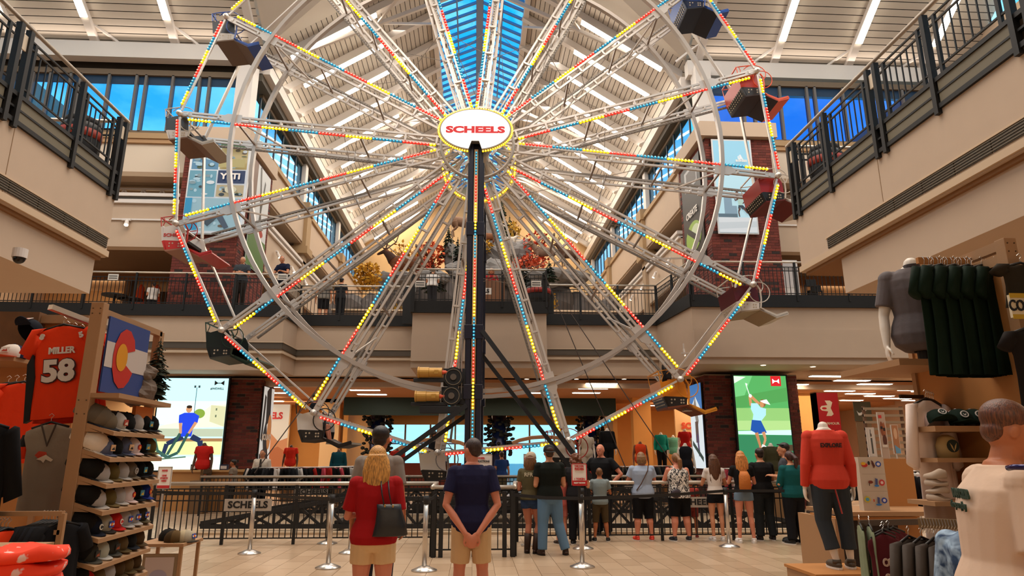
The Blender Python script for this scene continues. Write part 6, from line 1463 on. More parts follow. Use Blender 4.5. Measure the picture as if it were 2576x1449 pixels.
# grey v neck tee
P = at(128, 1068, Y=5.5)
g = shirt_on_hanger('long grey V neck tee with an orange horse emblem, below the jersey', P, .15, .36, .66, '#8f8170', .0, 8, -.06, None, .12)
MB().prism([(-.055, -.0), (0, -.17), (.055, 0), (.045, 0), (0, -.15), (-.045, 0)], -.04, -.03, lambda u, v, a: (u, a-.02*(-v)*0, v)).build('neckline', M('#4a3c30', .8), g)
flat(g, 'emblem', (-.07, -.05, -.20), (.13, 0, 0), (0, 0, .1), [('#c03a18', [(0, .3), (.2, 0), (.6, .1), (.65, .35), (.2, .55)]), ('#d8c8b0', [(.1, .6), (.6, .3), (1, .7), (.9, .85), (.6, .65), (.5, .9), (.35, .7)])], 0, .002, (0, -1, 0))
for s in (-1, 1): MB().loft([((s*.165, .03, -.07), (.035, 0, 0), (0, .03, 0)), ((s*.195, .03, -.16), (.035, 0, 0), (0, .03, 0))], 10).build('sleeve', M('#121012', .8), g); MB().loft([((s*.195, .03, -.16), (.036, 0, 0), (0, .031, 0)), ((s*.20, .03, -.25), (.032, 0, 0), (0, .03, 0))], 10).build('sleeve', ORG, g)
# hanging rows on the left
row('orange shirt hanging in the row at the far left under the wooden shelf', at(20, 968, Y=6.5), at(60, 965, Y=6.3), 3, .35, .42, .70, [ORG], .5, 'orange shirts at the far left', place='')
row('black jacket hanging at the left edge of the picture', at(-95, 1060, Y=4.9), at(-45, 1062, Y=4.7), 3, .5, .42, .95, ['#0e0d0e'], 1.0, 'black jackets at the left edge')
rk = thing('floor_rack', 'low tan floor rack with hanging shirts below the grey tee', 'rack', tuple(at(75, 1292, Y=4.9)))
MB().bar((-.22, 0, 0), (.22, 0, 0), .04, .03).bar((-.20, 0, -.12), (.22, 0, -.12), .03, .03).bar((-.22, 0, 0), (-.25, 0, -1.1), .035, .03).bar((.22, 0, 0), (.22, 0, -1.1), .035, .03).build('frame', TANW, rk)
q = at(75, 1328, Y=5.0)
row('orange shirt with white print on the low floor rack', (q.x-.16, 4.84, q.z+.0), (q.x-.02, 4.80, q.z+.0), 6, 1.1, .36, .6, [ORG], .5, 'orange shirts on the low rack')
row('black shirt on the low floor rack', (q.x+.08, 5.0, q.z+.03), (q.x+.24, 4.95, q.z+.03), 7, 1.1, .36, .6, ['#121113', '#1a1c22'], .5, 'black shirts on the low rack')
# folded orange shirts at the bottom left
bs = thing('display_table', 'tan display table top with folded orange shirts at the lower left corner', 'table', (-2.27, 3.1, .035))
MB().b(-.6, .42, -.5, .45, .95, 1.0).build('tabletop', TANB, bs)
for x in (-.55, .35):
    for y in (-.45, .4): MB().b(x, x+.05, y, y+.05, 0, .95).build('leg', TANW, bs)
def folded(label, P, w, d, h, m, rz, seed, grp=None):
    t = thing('folded_shirt', label, 'shirt', tuple(P), rz, grp)
    mb = MB(); n = 24; m_ = 6; rings = []
    for i, (s_, z) in enumerate(((.93, 0), (1, h*.25), (1.0, h*.6), (.93, h*.95), (.6, h*1.12), (.2, h*1.16))):
        for j in range(n):
            t_ = 2*PI*j/n; c, s2 = math.cos(t_), math.sin(t_); ex = .62
            x = math.copysign(abs(c)**ex, c)*w/2*s_; y = math.copysign(abs(s2)**ex, s2)*d/2*s_
            mb.v.append((x, y, z+.03*noise.noise(Vector((x*7+seed, y*7, i*.4)))*(.3+z/h) ))
    for i in range(5):
        for j in range(n): mb.f.append((i*n+j, i*n+(j+1) % n, (i+1)*n+(j+1) % n, (i+1)*n+j)); mb.m.append(0)
    mb.f.append(tuple(range(n-1, -1, -1))); mb.m.append(0); mb.f.append(tuple(5*n+j for j in range(n))); mb.m.append(0)
    mb.build('cloth', m, t, True)
    return t
OR2 = bpy.data.materials.new('orange_print_cloth'); OR2.use_nodes = True; nt = OR2.node_tree; b = nt.nodes['Principled BSDF']; tcn = nt.nodes.new('ShaderNodeTexCoord'); nn = nt.nodes.new('ShaderNodeTexNoise'); nn.inputs['Scale'].default_value = 22; rp = nt.nodes.new('ShaderNodeValToRGB'); rp.color_ramp.elements[0].position = .62; rp.color_ramp.elements[1].position = .68; rp.color_ramp.elements[0].color = (.85, .045, .008, 1); rp.color_ramp.elements[1].color = (.75, .5, .45, 1)
nt.links.new(tcn.outputs['Object'], nn.inputs[0]); nt.links.new(nn.outputs[0], rp.inputs[0]); nt.links.new(rp.outputs[0], b.inputs['Base Color']); b.inputs['Roughness'].default_value = .8
for i in range(3):
    for kx, (x, y) in enumerate(((-1.98, 3.28), (-2.30, 3.10))):
        folded(f'folded orange shirt, {["bottom", "middle", "top"][i]} one of the {"right" if kx == 0 else "left"} pile in the lower left corner', (x+R.uniform(-.01, .01), y, 1.035+i*.058), .30, .30, .05, OR2, R.uniform(-.15, .1)+.3, i+kx*5, 'folded orange shirts')
q = at(45, 1370, Y=3.7); t = thing('shelf_block', 'tan box edge behind the folded orange shirts', 'box', tuple(q)); MB().b(-.25, .12, -.1, .1, -.35, .0).build('box', TANW, t)
cam_d = thing('dome_camera', 'dark dome security camera under the near left balcony', 'camera', tuple(at(30, 745, Y=8.6))); cam_d.location.z = 4.205
MB().cyl((0, 0, 0), (0, 0, -.12), .085, .085, 18).build('mount', WHITE, cam_d); MB().ell((0, 0, -.12), .075, .075, .08, 16, 8).build('dome', M('#15110e', .2), cam_d, True)
# ================================================================ RIGHT SIDE DISPLAY
RG = M('#0c1f12', .85, bump=.3, bscale=9, var=.2, spec=.2, name='dark_green_cloth')
# tall panel unit
YR_ = 4.3
pr_ = at(2520, 602, Y=YR_); PX = pr_.x
un = thing('display_panel_unit', 'tall tan display unit with an orange back board at the right edge', 'display', (0, 0, 0))
MB().b(PX-.02, PX+.07, YR_-.04, YR_+.05, 0, pr_.z).build('post', TANW, un, bevel=.004)
mb = MB()
for z in (pr_.z-.04, pr_.z-.10):
    for x in (PX, PX+.05): mb.cyl((x, YR_-.044, z), (x, YR_-.04, z), .005, n=6)
mb.build('screw', M('#5a4834', .4, .8), un)
MB().b(PX, PX+.06, 5.45, 5.5, 0, pr_.z).build('post', TANW, un)
MB().b(PX+.0, PX+.05, YR_, 5.5, pr_.z-.07, pr_.z).b(PX+.0, PX+.05, YR_, 5.5, pr_.z-.17, pr_.z-.10).build('top_rail', TANW, un)
MB().b(PX+.02, PX+.05, YR_, 5.5, 1.9, pr_.z-.17).build('back_board', TANB, un)
MB().b(PX+.02, PX+.05, YR_, 5.3, .2, 1.9).build('back_board', TANB, un)
z1 = at(2385, 655, Y=4.6).z
MB().bar((PX, 4.62, z1), (PX-.42, 4.62, z1), .03, .045).build('rail_arm', TANB, un)
mb = MB()
for k in range(11): mb.tube([(PX-.03-k*.036, 4.60, z1+.025), (PX-.03-k*.036, 4.585, z1+.0), (PX-.03-k*.036, 4.60, z1-.06)], .0022, 5)
mb.build('hanger_hooks', CHROME, un)
gx0 = at(2320, 690, Y=4.62)
for k in range(11):
    c = at(2330+k*17, 690+k*1.5, Y=4.62-.0*k)
    t = shirt_on_hanger('dark green polo shirt hanging in the row under the right display rail', (c.x, 4.55-.03*(k % 2), z1-.075), PI/2-1.15, .46, .80, RG, .5, k, 0, 'dark green polo shirts on the right rail', .02)
    if k == 0:
        t['label'] = 'front dark green polo with a small round white emblem, beside the grey polo mannequin'
        MB().lathe([(.022, 0), (.022, .004), (.015, .004)], 14, (0, 0, 0), Matrix.Translation((-.07, -.045, -.19)) @ Matrix.Rotation(PI/2, 4, 'X')).build('emblem', WH, t)
# grey polo mannequin bust
pb = at(2290, 662, Y=5.15)
Hm = 1.80
t, k = person('white headless mannequin torso in a grey polo shirt high on the right shelf', (pb.x+.0, 5.15), PI-.35, Hm, 'white', 1.05, ('down', 'down'), M('#5f5657', .8, bump=.3, bscale=9, var=.1), .75, .455, None, vox=.008, name='mannequin', cat='mannequin', headless=True, nolegs=True, z=pb.z-.868*Hm)
MB().loft([(k['P'](0, .0, .828), (.075, 0, 0), (0, .07, 0)), (k['P'](0, .01, .855), (.062, 0, 0), (0, .06, 0))], 16, False).build('collar', M('#463f41', .8), t)
MB().prism([(-.008, .74), (.008, .74), (.012, .83), (-.012, .83)], .11, .118, lambda u, v, a: k['P'](u, a/Hm, v)).build('placket', M('#38343a', .8), t)
MB().lathe([(.024, 0), (.024, .004), (.017, .0045)], 16, (0, 0, 0), Matrix.Translation(k['P'](-.052, .072, .755)) @ Matrix.Rotation(-PI/2, 4, 'X')).build('emblem', WH, t)
MB().cyl(k['P'](0, 0, .46), k['P'](0, 0, .405), .05).build('stand', M('#1a1612'), t)
q = at(2290, 905, Y=5.1)
sh_ = thing('upper_shelf', 'tan shelf with dark underside beneath the grey polo mannequin', 'shelf', (pb.x, 5.3, pb.z-.868*Hm+.405*Hm)); MB().b(-.35, .55, -.35, .5, -.05, 0).build('shelf', TANW, sh_)
# white shirts on the rail
q = at(2300, 1010, Y=5.4)
rl = thing('hang_rail', 'short dark hanging rail holding the long white shirts', 'rail', (q.x, 5.4, q.z+.04)); MB().bar((-.12, 0, 0), (.5, .05, .0), .02, .03).build('rail', M('#3a2c20', .4, .5), rl)
for k in range(5):
    shirt_on_hanger('long white athletic shirt hanging in the row left of the green caps', (q.x-.21+k*.05, 4.95+k*.05, q.z-.03), .35+.02*k, .44, 1.0+.02*k, M('#ecd8cc', .8, bump=.2, bscale=7, var=.05), .9, 20+k, 0, 'white shirts on the right rail')
# cap shelf behind the man
q = at(2400, 1072, Y=4.75); sh2 = thing('cap_shelf', 'grey tan shelf holding green and white caps behind the man in white', 'shelf', tuple(q)); MB().b(-.18, .5, -.05, .3, -.04, 0).build('shelf', TANW, sh2)
zc = q.z
GC = ('#c8b4b0', '#12241a', '#12241a', 'ring', ('#12241a', '#d8d0c8'))
for i, (px, lab) in enumerate(((2368, 'left'), (2418, 'middle'), (2455, 'right'))):
    c = at(px, 1060, Y=4.85); cp = cap_at(f'dark green cap with a round white emblem, {lab} one on the shelf behind the man', (c.x, 4.87, zc), -PI/2-.2, GC, -.25 if i else -.5, 'green caps on the right shelf'); cp.scale = (1.15,)*3
q = at(2400, 1152, Y=4.75); sh3 = thing('cap_shelf', 'lower tan shelf with a yellow foam hat behind the man in white', 'shelf', tuple(q)); MB().b(-.16, .5, -.05, .3, -.03, 0).build('shelf', TANW, sh3)
fh = thing('foam_hat', 'beige foam hat with a round dark emblem on the lower shelf', 'hat', (at(2397, 1140, Y=4.8).x, 4.85, q.z))
MB().loft([((0, 0, 0), (.075, 0, 0), (0, .06, 0)), ((0, 0, .09), (.078, 0, 0), (0, .065, 0)), ((0, 0, .145), (.055, 0, 0), (0, .05, 0)), ((0, 0, .165), (.02, 0, 0), (0, .02, 0))], 20).build('crown', M('#b09460', .8, bump=.1), fh, True)
MB().lathe([(.045, 0), (.045, .006)], 20, (0, 0, 0), Matrix.Translation((0, -.062, .085)) @ Matrix.Rotation(PI/2, 4, 'X')).build('emblem', M('#14241c'), fh)
MB().prism([(-.025, .105), (-.01, .085), (0, .05), (.01, .085), (.025, .105), (.015, .07), (0, .045), (-.015, .07)], -.072, -.068, lambda u, v, a: (u, a, v)).build('emblem', M('#b09460'), fh)
# counter with sticker stand
q = at(2180, 1283, Y=8.5)
ct = thing('display_counter', 'tan counter with an orange side panel carrying the sticker stand', 'counter', (0, 0, 0))
x0, x1 = at(2095, 1283, Y=8.5).x, at(2330, 1283, Y=8.5).x
MB().b(x0, x1+.3, 8.2, 9.2, q.z-.05, q.z).build('worktop', TANW, ct); MB().b(x0-.1, x0+.9, 8.25, 8.9, q.z-.10, q.z-.06).build('tray', TANB, ct)
MB().b(x0-.05, x0+.75, 8.4, 9.1, 0, q.z-.05).build('cabinet', M('#2a1b12', .7), ct); MB().b(x1-.45, x1+.3, 9.1, 9.2, 0, q.z+.62).build('side_panel', TANB, ct); MB().b(x0-.12, x0-.05, 8.25, 9.2, 0, q.z-.08).build('cabinet', TANW, ct)
ss = thing('sticker_stand', 'upright white stand with round and animal stickers on the counter', 'stand', (at(2207, 1278, Y=8.4).x, 8.4, q.z))
hS = at(2207, 1150, Y=8.4).z-q.z; MB().b(-.17, .16, 0, .1, 0, hS).build('board', M('#c9b8a4', .6), ss)
sc_ = [('#3050a8', circ(.78, .12, .12, .055)), ('#d8d0d8', circ(.78, .12, .07, .03)), ('#c83020', circ(.2, .14, .13, .04)), ('#e0b020', circ(.15, .11, .1, .03)), ('#1a1a1a', circ(.38, .10, .05, .04)), ('#5a2414', limb((.52, .08), (.6, .18), .04)), ('#5a2414', limb((.5, .05), (.52, .1), .02)), ('#c83838', circ(.82, .48, .12, .06)), ('#e8c8c0', circ(.82, .48, .06, .03)), ('#7a3014', circ(.35, .47, .1, .03)), ('#3a2010', limb((.3, .48), (.28, .54), .015)), ('#4a5080', limb((.6, .40), (.58, .52), .05)), ('#3078c0', circ(.58, .54, .1, .02)), ('#c8b830', circ(.12, .80, .13, .06)), ('#5aa0b8', circ(.12, .80, .08, .035)), ('#c0502c', circ(.38, .82, .03, .03)), ('#4a5080', limb((.58, .76), (.56, .88), .05)), ('#3078c0', circ(.56, .90, .12, .02)), ('#3044a0', circ(.80, .82, .12, .055)), ('#d8d0d8', circ(.80, .82, .06, .03)), ('#a89880', rect(0, .31, 1, .318)), ('#a89880', rect(0, .64, 1, .648))]
flat(ss, 'stickers', (-.16, -.004, hS-.01), (.31, 0, 0), (0, 0, hS-.02), sc_, 0, .0012, (0, -1, 0))
# low racks: maroon tank tops, grey hoodies, black jackets
q = at(2215, 1345, Y=5.9)
t = shirt_on_hanger('maroon tank top with white lettering at the bottom right', (q.x+.02, 5.9, q.z), .1, .32, .70, '#5c2028', 0, 31)
text('COL', .085, M('#c8b0a0'), t, (0, -.05, -.22), bold=.004, sx=.8); text('ORA', .085, M('#c8b0a0'), t, (.01, -.05, -.34), bold=.004, sx=.8)
for k in range(3): shirt_on_hanger('maroon tank top hanging behind the lettered one', (q.x+.12+.09*k, 6.05+.07*k, q.z+.01), .2, .33, .66, '#5c2028', 0, 33+k, 0, 'maroon tank tops behind')
for k in range(2): shirt_on_hanger('pale green garment at the left end of the low right rack', (q.x-.03-.03*k, 6.0+.1*k, q.z+.06), 1.2, .36, .8, '#7c8468', 0, 40+k, 0, 'pale green garments')
q = at(2260, 1318, Y=6.0)
r2 = thing('floor_rack', 'dark floor rack rail with many steel hangers over maroon tops', 'rack', (q.x, 6.1, q.z)); MB().bar((-.3, 0, 0), (.45, .1, 0), .03, .05).bar((-.28, 0, -1.2), (-.28, 0, 0), .03, .03).build('rail', M('#6a5440', .4, .5), r2)
q = at(2310, 1315, Y=4.5)
r3 = thing('floor_rack', 'bronze floor rack rail lined with hangers above grey hoodies', 'rack', (q.x, 4.5, q.z)); MB().bar((0, 0, 0), (.36, -.25, .0), .05, .06).bar((.34, -.22, -1.1), (.34, -.22, 0), .04, .04).build('rail', M('#7a6448', .4, .5), r3)
mb = MB()
for k in range(26): mb.tube([(k*.0135, -k*.0095-.03, .03), (k*.0135, -k*.0095-.04, -.01), (k*.0135, -k*.0095, -.06)], .0025, 5)
mb.build('hanger_hooks', CHROME, r3)
for k in range(6): shirt_on_hanger('grey hooded sweatshirt hanging in the row at the bottom right', (q.x+.08+.05*k, 4.75-.06*k, q.z-.13), .55, .48, .80, '#4c443e', 1.0, 50+k, 0, 'grey hooded sweatshirts')
for k in range(6): shirt_on_hanger('black jacket hanging right of the grey hooded sweatshirts', (q.x+.30+.04*k, 4.35-.05*k, q.z-.17), .55, .54, .80, '#0c0f0c' if k else '#0e2412', 1.0, 60+k, 0, 'black jackets at the bottom right')
for k in range(4): folded(f'white cap like folded cloth on the lower right shelf, number {("lowest", "second lowest", "second highest", "highest")[k]}', (at(2385, 1250, Y=4.6).x, 4.7, at(2385, 1262, Y=4.6).z+k*.05), .14, .12, .04, M('#b8a490', .8), .2, 70+k, 'folded white caps')
for o in [x for x in COL.objects if x.get('label', '').startswith('white cap like')]: o['label'] = o['label'].replace('white cap like folded cloth', 'folded white cloth item').replace(', number', ',')
sw_ = thing('support_shelf', 'narrow shelf board under the folded white items', 'shelf', (at(2385, 1250, Y=4.6).x, 4.7, at(2385, 1262, Y=4.6).z)); MB().b(-.1, .4, -.1, .2, -.03, 0).build('shelf', TANW, sw_)
# wall strip with lettering at the far right
q = at(2566, 770, Y=4.0); t = thing('team_banner', 'white and yellow banner strip with black letters at the right picture edge', 'banner', tuple(q)); MB().b(-.06, .5, 0, .02, -.075, .075).build('cloth', M('#d8c8a8', .7), t); MB().b(-.06, .5, -.004, 0, .055, .085).b(-.06, .5, -.004, 0, -.085, -.055).build('trim', M('#b89420', .7), t); text('COLORADO', .10, BLACK, t, (.12, -.006, 0), bold=.002, sx=.7)
shirt_on_hanger('olive brown shirt hanging above the banner at the right edge', at(2568, 668, Y=4.2), .0, .34, .30, '#2c2418', .3, 80)
shirt_on_hanger('black shirt hanging below the banner at the right edge', at(2590, 830, Y=4.0), .0, .34, .6, '#1a130f', .3, 81)
# ---- mannequin in coral sweater
pm = at(2092, 1432, Y=7.6); zpl = pm.z
pl = thing('plinth', 'low tan plinth under the coral sweater mannequin', 'plinth', (pm.x, 7.6, 0)); MB().b(-.32, .36, -.3, .4, 0, zpl-.03).build('base', TANW, pl); MB().b(-.34, .38, -.32, .42, zpl-.03, zpl).build('top', TANB, pl)
Hm = (at(2083, 1070, Y=7.6).z-zpl)/.868
t, k = person('headless white mannequin in a coral sweater and cropped grey jeans on a plinth', (at(2090, 1250, Y=7.6).x, 7.6), -.15, Hm, 'white', 1.05, ('down', 'down'), M('#d43a22', .85, bump=.3, bscale=8, var=.08), 1.93, .475, '#343a40', .115, '#4a3c2c', z=zpl, vox=.008, name='mannequin', cat='mannequin', headless=True, legs={-1: ((-.055, .02, .285), (-.01, -.01, .045)), 1: ((.075, .015, .285), (.085, .02, .045))})
text('EXPLORE', .062, M('#3a1410'), t, (.01, -.155, Hm*.74), bold=.003, sx=.9)
MB().bar(k['P'](.0, -.075, .50), k['P'](.03, -.075, .33), .03, .006).build('lanyard', M('#b83a34', .7), t); MB().bar(k['P'](.002, -.079, .50), k['P'](.032, -.079, .33), .008, .004).build('lanyard', WH, t)
# ---- man in white tee, child
fabW = M('#d2b49c', .85, bump=.25, bscale=6, var=.05, name='cream_white_cloth')
t, k = person('man in a white T-shirt with green back print at the right edge, looking down', (at(2500, 1250, Y=3.05).x-.03, 3.05), -1.85, 1.86, 'tan', 1.22, ('front', 'front'), fabW, .85, .44, '#4a4a3a', .28, '#222222', 'short', '#5a3018', vox=.0075, lean=.14, headturn=-.05, headtilt=-.3)
GT = M('#1f3a2c', .7)
bk = MB(); bk.bar(k['P'](-.085, -.098, .685), k['P'](.045, -.108, .685), .006, .05).build('back_print', GT, t) if False else None
text('RAM CLUB', .052, GT, t, tuple(k['P'](-.005, -.094, .768)), (PI/2+.1, 0, -.05), bold=.004, sx=.8); text('do you play', .045, GT, t, tuple(k['P'](-.005, -.099, .742)), (PI/2+.1, 0, -.05), bold=.001, sx=.9)
sgk = thing('wrap_sunglasses', 'sunglasses with purple lenses hanging at the neck of the man in white', 'sunglasses', tuple(at(2578, 1178, Y=2.72)), -1.0)
MB().tube([(-.06, 0, 0), (-.03, -.02, .005), (.03, -.02, .005), (.06, 0, 0)], .012, 8).build('lens', M('#2a2050', .1, .3), sgk, True)
td = bpy.data.materials.new('tie_dye_cloth'); td.use_nodes = True; nt = td.node_tree; b = nt.nodes['Principled BSDF']; tcn = nt.nodes.new('ShaderNodeTexCoord'); nn = nt.nodes.new('ShaderNodeTexNoise'); nn.inputs['Scale'].default_value = 12; nn.inputs['Distortion'].default_value = 1.2; rp = nt.nodes.new('ShaderNodeValToRGB'); rp.color_ramp.elements[0].position = .35; rp.color_ramp.elements[1].position = .65; rp.color_ramp.elements[0].color = (.02, .05, .12, 1); rp.color_ramp.elements[1].color = (.35, .48, .62, 1)
nt.links.new(tcn.outputs['Object'], nn.inputs[0]); nt.links.new(nn.outputs[0], rp.inputs[0]); nt.links.new(rp.outputs[0], b.inputs['Base Color']); b.inputs['Roughness'].default_value = .85
person('child in blue tie-dye clothes, head hidden, beside the man in white', (at(2470, 1380, Y=3.3).x, 3.3), -1.3, 1.62, 'tan', .95, ('front', 'front'), td, .8, .52, td, .28, '#222222', 'long', '#5a3a24', .78, vox=.008, lean=.1) if False else None
t, k = person('child in blue tie-dye clothes standing against the man in white', (at(2468, 1400, Y=3.45).x+.01, 3.45), -1.1, 1.46, 'tan', 1.1, ('front', 'front'), td, .9, .5, td, .3, '#222222', 'short', '#3c2418', vox=.008)
# ================================================================ MID SHOP: mannequins and racks
def dummy(px, py, Y, col, label, skin='dark', sleeve=.5, rz=PI, H=1.75, arms=('down', 'down'), legs_=False, bottom=None):
    p = at(px, py, Y=Y); z = p.z-.868*H
    zb_ = z
    t_, k_ = person(label, (p.x, Y), rz, H, skin, 1.05, arms, col, sleeve, .46, bottom, .05, '#161616', z=z, vox=.014, name='mannequin', cat='mannequin', headless=True, nolegs=not legs_)
    z1_ = .47*H if not legs_ else .02
    MB().cyl((0, 0, -z), (0, 0, z1_), .03).b(-.22, .22, -.2, .2, -z, min(-z+.9, z1_-.03)).build('stand', M('#7a5a38', .6), t_)
    return t_, k_
dummy(515, 1117, 20.4, '#c8241c', 'headless mannequin in a red jersey in front of the rope trainer screen', 'dark')
dummy(733, 1122, 25.5, '#d03020', 'headless mannequin in a red shirt by the canyon mural', 'dark', .5)
dummy(853, 1133, 24.0, '#0c4450', 'headless mannequin in a dark teal hooded top left of the entrance', 'dark', 1.8)
dummy(1610, 1113, 23.5, '#e0461c', 'headless dark mannequin in an orange tank top right of the operator', 'brown', 0)
dummy(1662, 1090, 26.0, '#10897c', 'headless mannequin in a bright teal hooded top', 'white', 1.8, legs_=True, bottom='#101014')
dummy(1693, 1097, 27.0, '#5f9c84', 'headless mannequin in a pale green top behind the teal one', 'white', .5)
dummy(1723, 1118, 19.9, '#14151c', 'white headless mannequin in a black tank top near the rear fence', 'white', 0, legs_=True, bottom='#101014')
dummy(1722, 1082, 25.0, '#c01c1c', 'headless mannequin in a red shirt below the right wall lettering', 'white', .5)
dummy(1938, 1118, 18.3, '#3c3a24', 'headless mannequin in an olive jacket behind the golfer screen edge', 'white', 1.8)
dummy(1000, 1130, 25.0, '#a8281e', 'headless mannequin in a red and black outfit right of the tall man', 'dark', .5)
dummy(1475, 1095, 22.5, '#c9b9a4', 'headless mannequin in light clothes right of the entrance', 'white', .5, legs_=True, bottom='#c8b8a8')
dummy(1527, 1080, 22.0, '#101012', 'headless mannequin in black outfit behind the bald operator', 'white', 1.8, legs_=True, bottom='#101012')
jk = {c: garment_mb(.46, .62, None, .9, seed=i).mesh('cloth', fabric(c), True) for i, c in enumerate(('#121214', '#2a2c30', '#3a2e24', '#d8d0c8', '#b02820', '#14204a', '#4a4238', '#c84a5a'))}
def rack(px, py, Y, w, cols, label, n=16, z=1.25):
    p = at(px, py, Y=Y); t = thing('clothes_rack', 'steel clothes rack '+label, 'rack', (p.x, Y, 0))
    MB().tube([(w/2*math.cos(a), .35*math.sin(a), z) for a in [2*PI*k/24 for k in range(24)]], .014, 6, True).build('rail', CHROME, t, True)
    for s in (-1, 1): MB().cyl((s*w*.42, 0, 0), (s*w*.42, 0, z), .015).build('leg', CHROME, t)
    MB().b(-w*.45, w*.45, -.25, .25, .05, .09).build('base', M('#8a6a44', .6), t)
    for k in range(n):
        a = PI+PI*(k+.5)/n; c = cols[k % len(cols)]
        o = bpy.data.objects.new('jacket', jk[c]); COL.objects.link(o); o.location = (p.x+w/2*math.cos(a), Y+.35*math.sin(a), z-.02); o.rotation_euler = (0, 0, a+R.uniform(-.3, .3)+(PI/2 if k in (n//2, n//2-1) else 0))
        tag(o, 'garment hanging on the rack '+label, 'clothing', 'garments on the rack '+label)
rack(700, 1200, 21.2, 1.5, ['#121214', '#2a2c30', '#d8d0c8', '#121214', '#121214'], 'left of centre behind the employee')
rack(790, 1200, 21.6, 1.3, ['#c84a5a', '#b02820', '#121214'], 'with pink and red tops left of the woman in red', 10)
rack(850, 1195, 22.3, 1.3, ['#3a2e24', '#4a4238', '#121214', '#d8d0c8'], 'with brown jackets behind the blond woman')
rack(900, 1195, 23.2, 1.2, ['#14204a', '#b02820', '#121214'], 'with blue and red tops behind the blond woman', 10)
rack(1590, 1200, 22.5, 1.4, ['#121214', '#2a2c30', '#4a4238'], 'behind the bald operator')
rack(1690, 1200, 23.5, 1.5, ['#2a2c30', '#121214', '#b02820', '#4a4238'], 'beside the white tank mannequin')
rack(1860, 1215, 18.7, 1.3, ['#d8d0c8', '#121214', '#c84a5a'], 'behind the girl with the backpack', 10)
rack(2230, 1180, 15.5, 1.6, ['#121214', '#2a2c30', '#4a4238', '#d8d0c8'], 'right of the coral mannequin', 18)
rack(2300, 1200, 12.5, 1.5, ['#121214', '#4a4238', '#b02820'], 'under the shop posters on the right', 16)
# wooden counter behind left fence
a = at(415, 1190, Y=20.9); b3 = at(615, 1190, Y=20.9)
t = thing('wood_counter', 'long light wood counter behind the left fence', 'counter', (a.x, 20.9, 0)); MB().b(-.1, b3.x-a.x, .3, 1.0, 0, 1.12).build('cabinet', M('#c08a50', .6, var=.08), t); MB().b(-.15, b3.x-a.x+.05, .25, 1.05, 1.12, 1.18).build('worktop', M('#c99a62', .5), t)
for i, (px, c) in enumerate(((480, '#c0b8b0'), (500, '#d07850'), (470, '#181820'), (545, '#1c2440'))):
    p = at(px, 1180, Y=20.7); t = thing('merchandise_box', ['small grey display box on the wood counter', 'orange framed card on the wood counter', 'small black item on the wood counter', 'navy item at the right of the wood counter'][i], 'box', (p.x, 21.3, 1.18)); MB().b(-.12, .12, -.05, .05, 0, .16).build('box', M(c, .6), t); MB().b(-.09, .09, -.055, -.05, .03, .12).build('label', M('#d8d0c8', .6), t)
# posters on the shop wall, right
for i, (x0, y0, x1, y1, lab) in enumerate(((2178, 1075, 2208, 1150, 'white poster with a standing figure'), (2205, 1037, 2240, 1155, 'poster of two people in sunglasses'), (2240, 1068, 2268, 1142, 'poster with brown clouds and blue sky'))):
    Y = 10.4+.15*i; a = at(x0, y0, Y=Y); c = at(x1, y1, Y=Y); t = thing('shop_poster', lab+' on the right shop display', 'poster', (a.x, Y, c.z)); w_, h_ = c.x-a.x, a.z-c.z
    MB().b(0, w_, 0, .02, 0, h_).b(w_*.45, w_*.55, .02, .05, -t.location.z, h_*.5).build('board', M('#c8beb4', .6), t)
    S_ = [[('#cfc8c2', rect(0, 0, 1, 1)), ('#4a4a44', limb((.5, .35), (.5, .9), .12)), ('#5a4030', circ(.5, .25, .1, .06)), ('#2a2a28', limb((.42, .3), (.45, .05), .04))], [('#b8a090', rect(0, 0, 1, 1)), ('#c83028', rect(.05, .05, .55, .12)), ('#8a4a28', circ(.35, .35, .25, .16)), ('#a05a34', circ(.68, .38, .22, .17)), ('#241410', rect(.15, .3, .5, .36)), ('#241410', rect(.55, .33, .85, .4)), ('#5a2c18', circ(.6, .6, .3, .12)), ('#d8ccc0', rect(.1, .7, .9, .76))], [('#b07850', rect(0, 0, 1, 1)), ('#d8b090', circ(.5, .3, .3, .2)), ('#6aa0c8', [(.1, .7), (1, .85), (1, 1), (.2, 1)])]][i]
    flat(t, 'picture', (.01, -.003, h_-.01), (w_-.02, 0, 0), (0, 0, h_-.02), S_, 0, .001, (0, -1, 0))
ps = thing('slat_wall', 'pale slatted display wall on the right behind the posters', 'display', (at(2175, 1050, Y=11.0).x, 11.0, 0))
xw = at(2275, 1050, Y=11.0).x-ps.location.x
for k in range(8):
    z = at(2200, 1025+k*17, Y=11.0).z; MB().b(0, xw, 0, .05, z-.04, z).build('slat', M('#9a8670', .6), ps)
for x in (0, xw-.04): MB().b(x, x+.04, .02, .06, 0, at(2200, 1022, Y=11.0).z).build('upright', M('#6a4a34', .6), ps)
person('girl with long dark hair pointing, behind the sticker stand', (at(2262, 1200, Y=9.6).x, 9.6), .4, 1.5, 'tan', .95, ('out', 'down'), '#8a4430', .5, .5, '#202024', .05, '#161616', 'long', '#2c1810', .7, vox=.012)
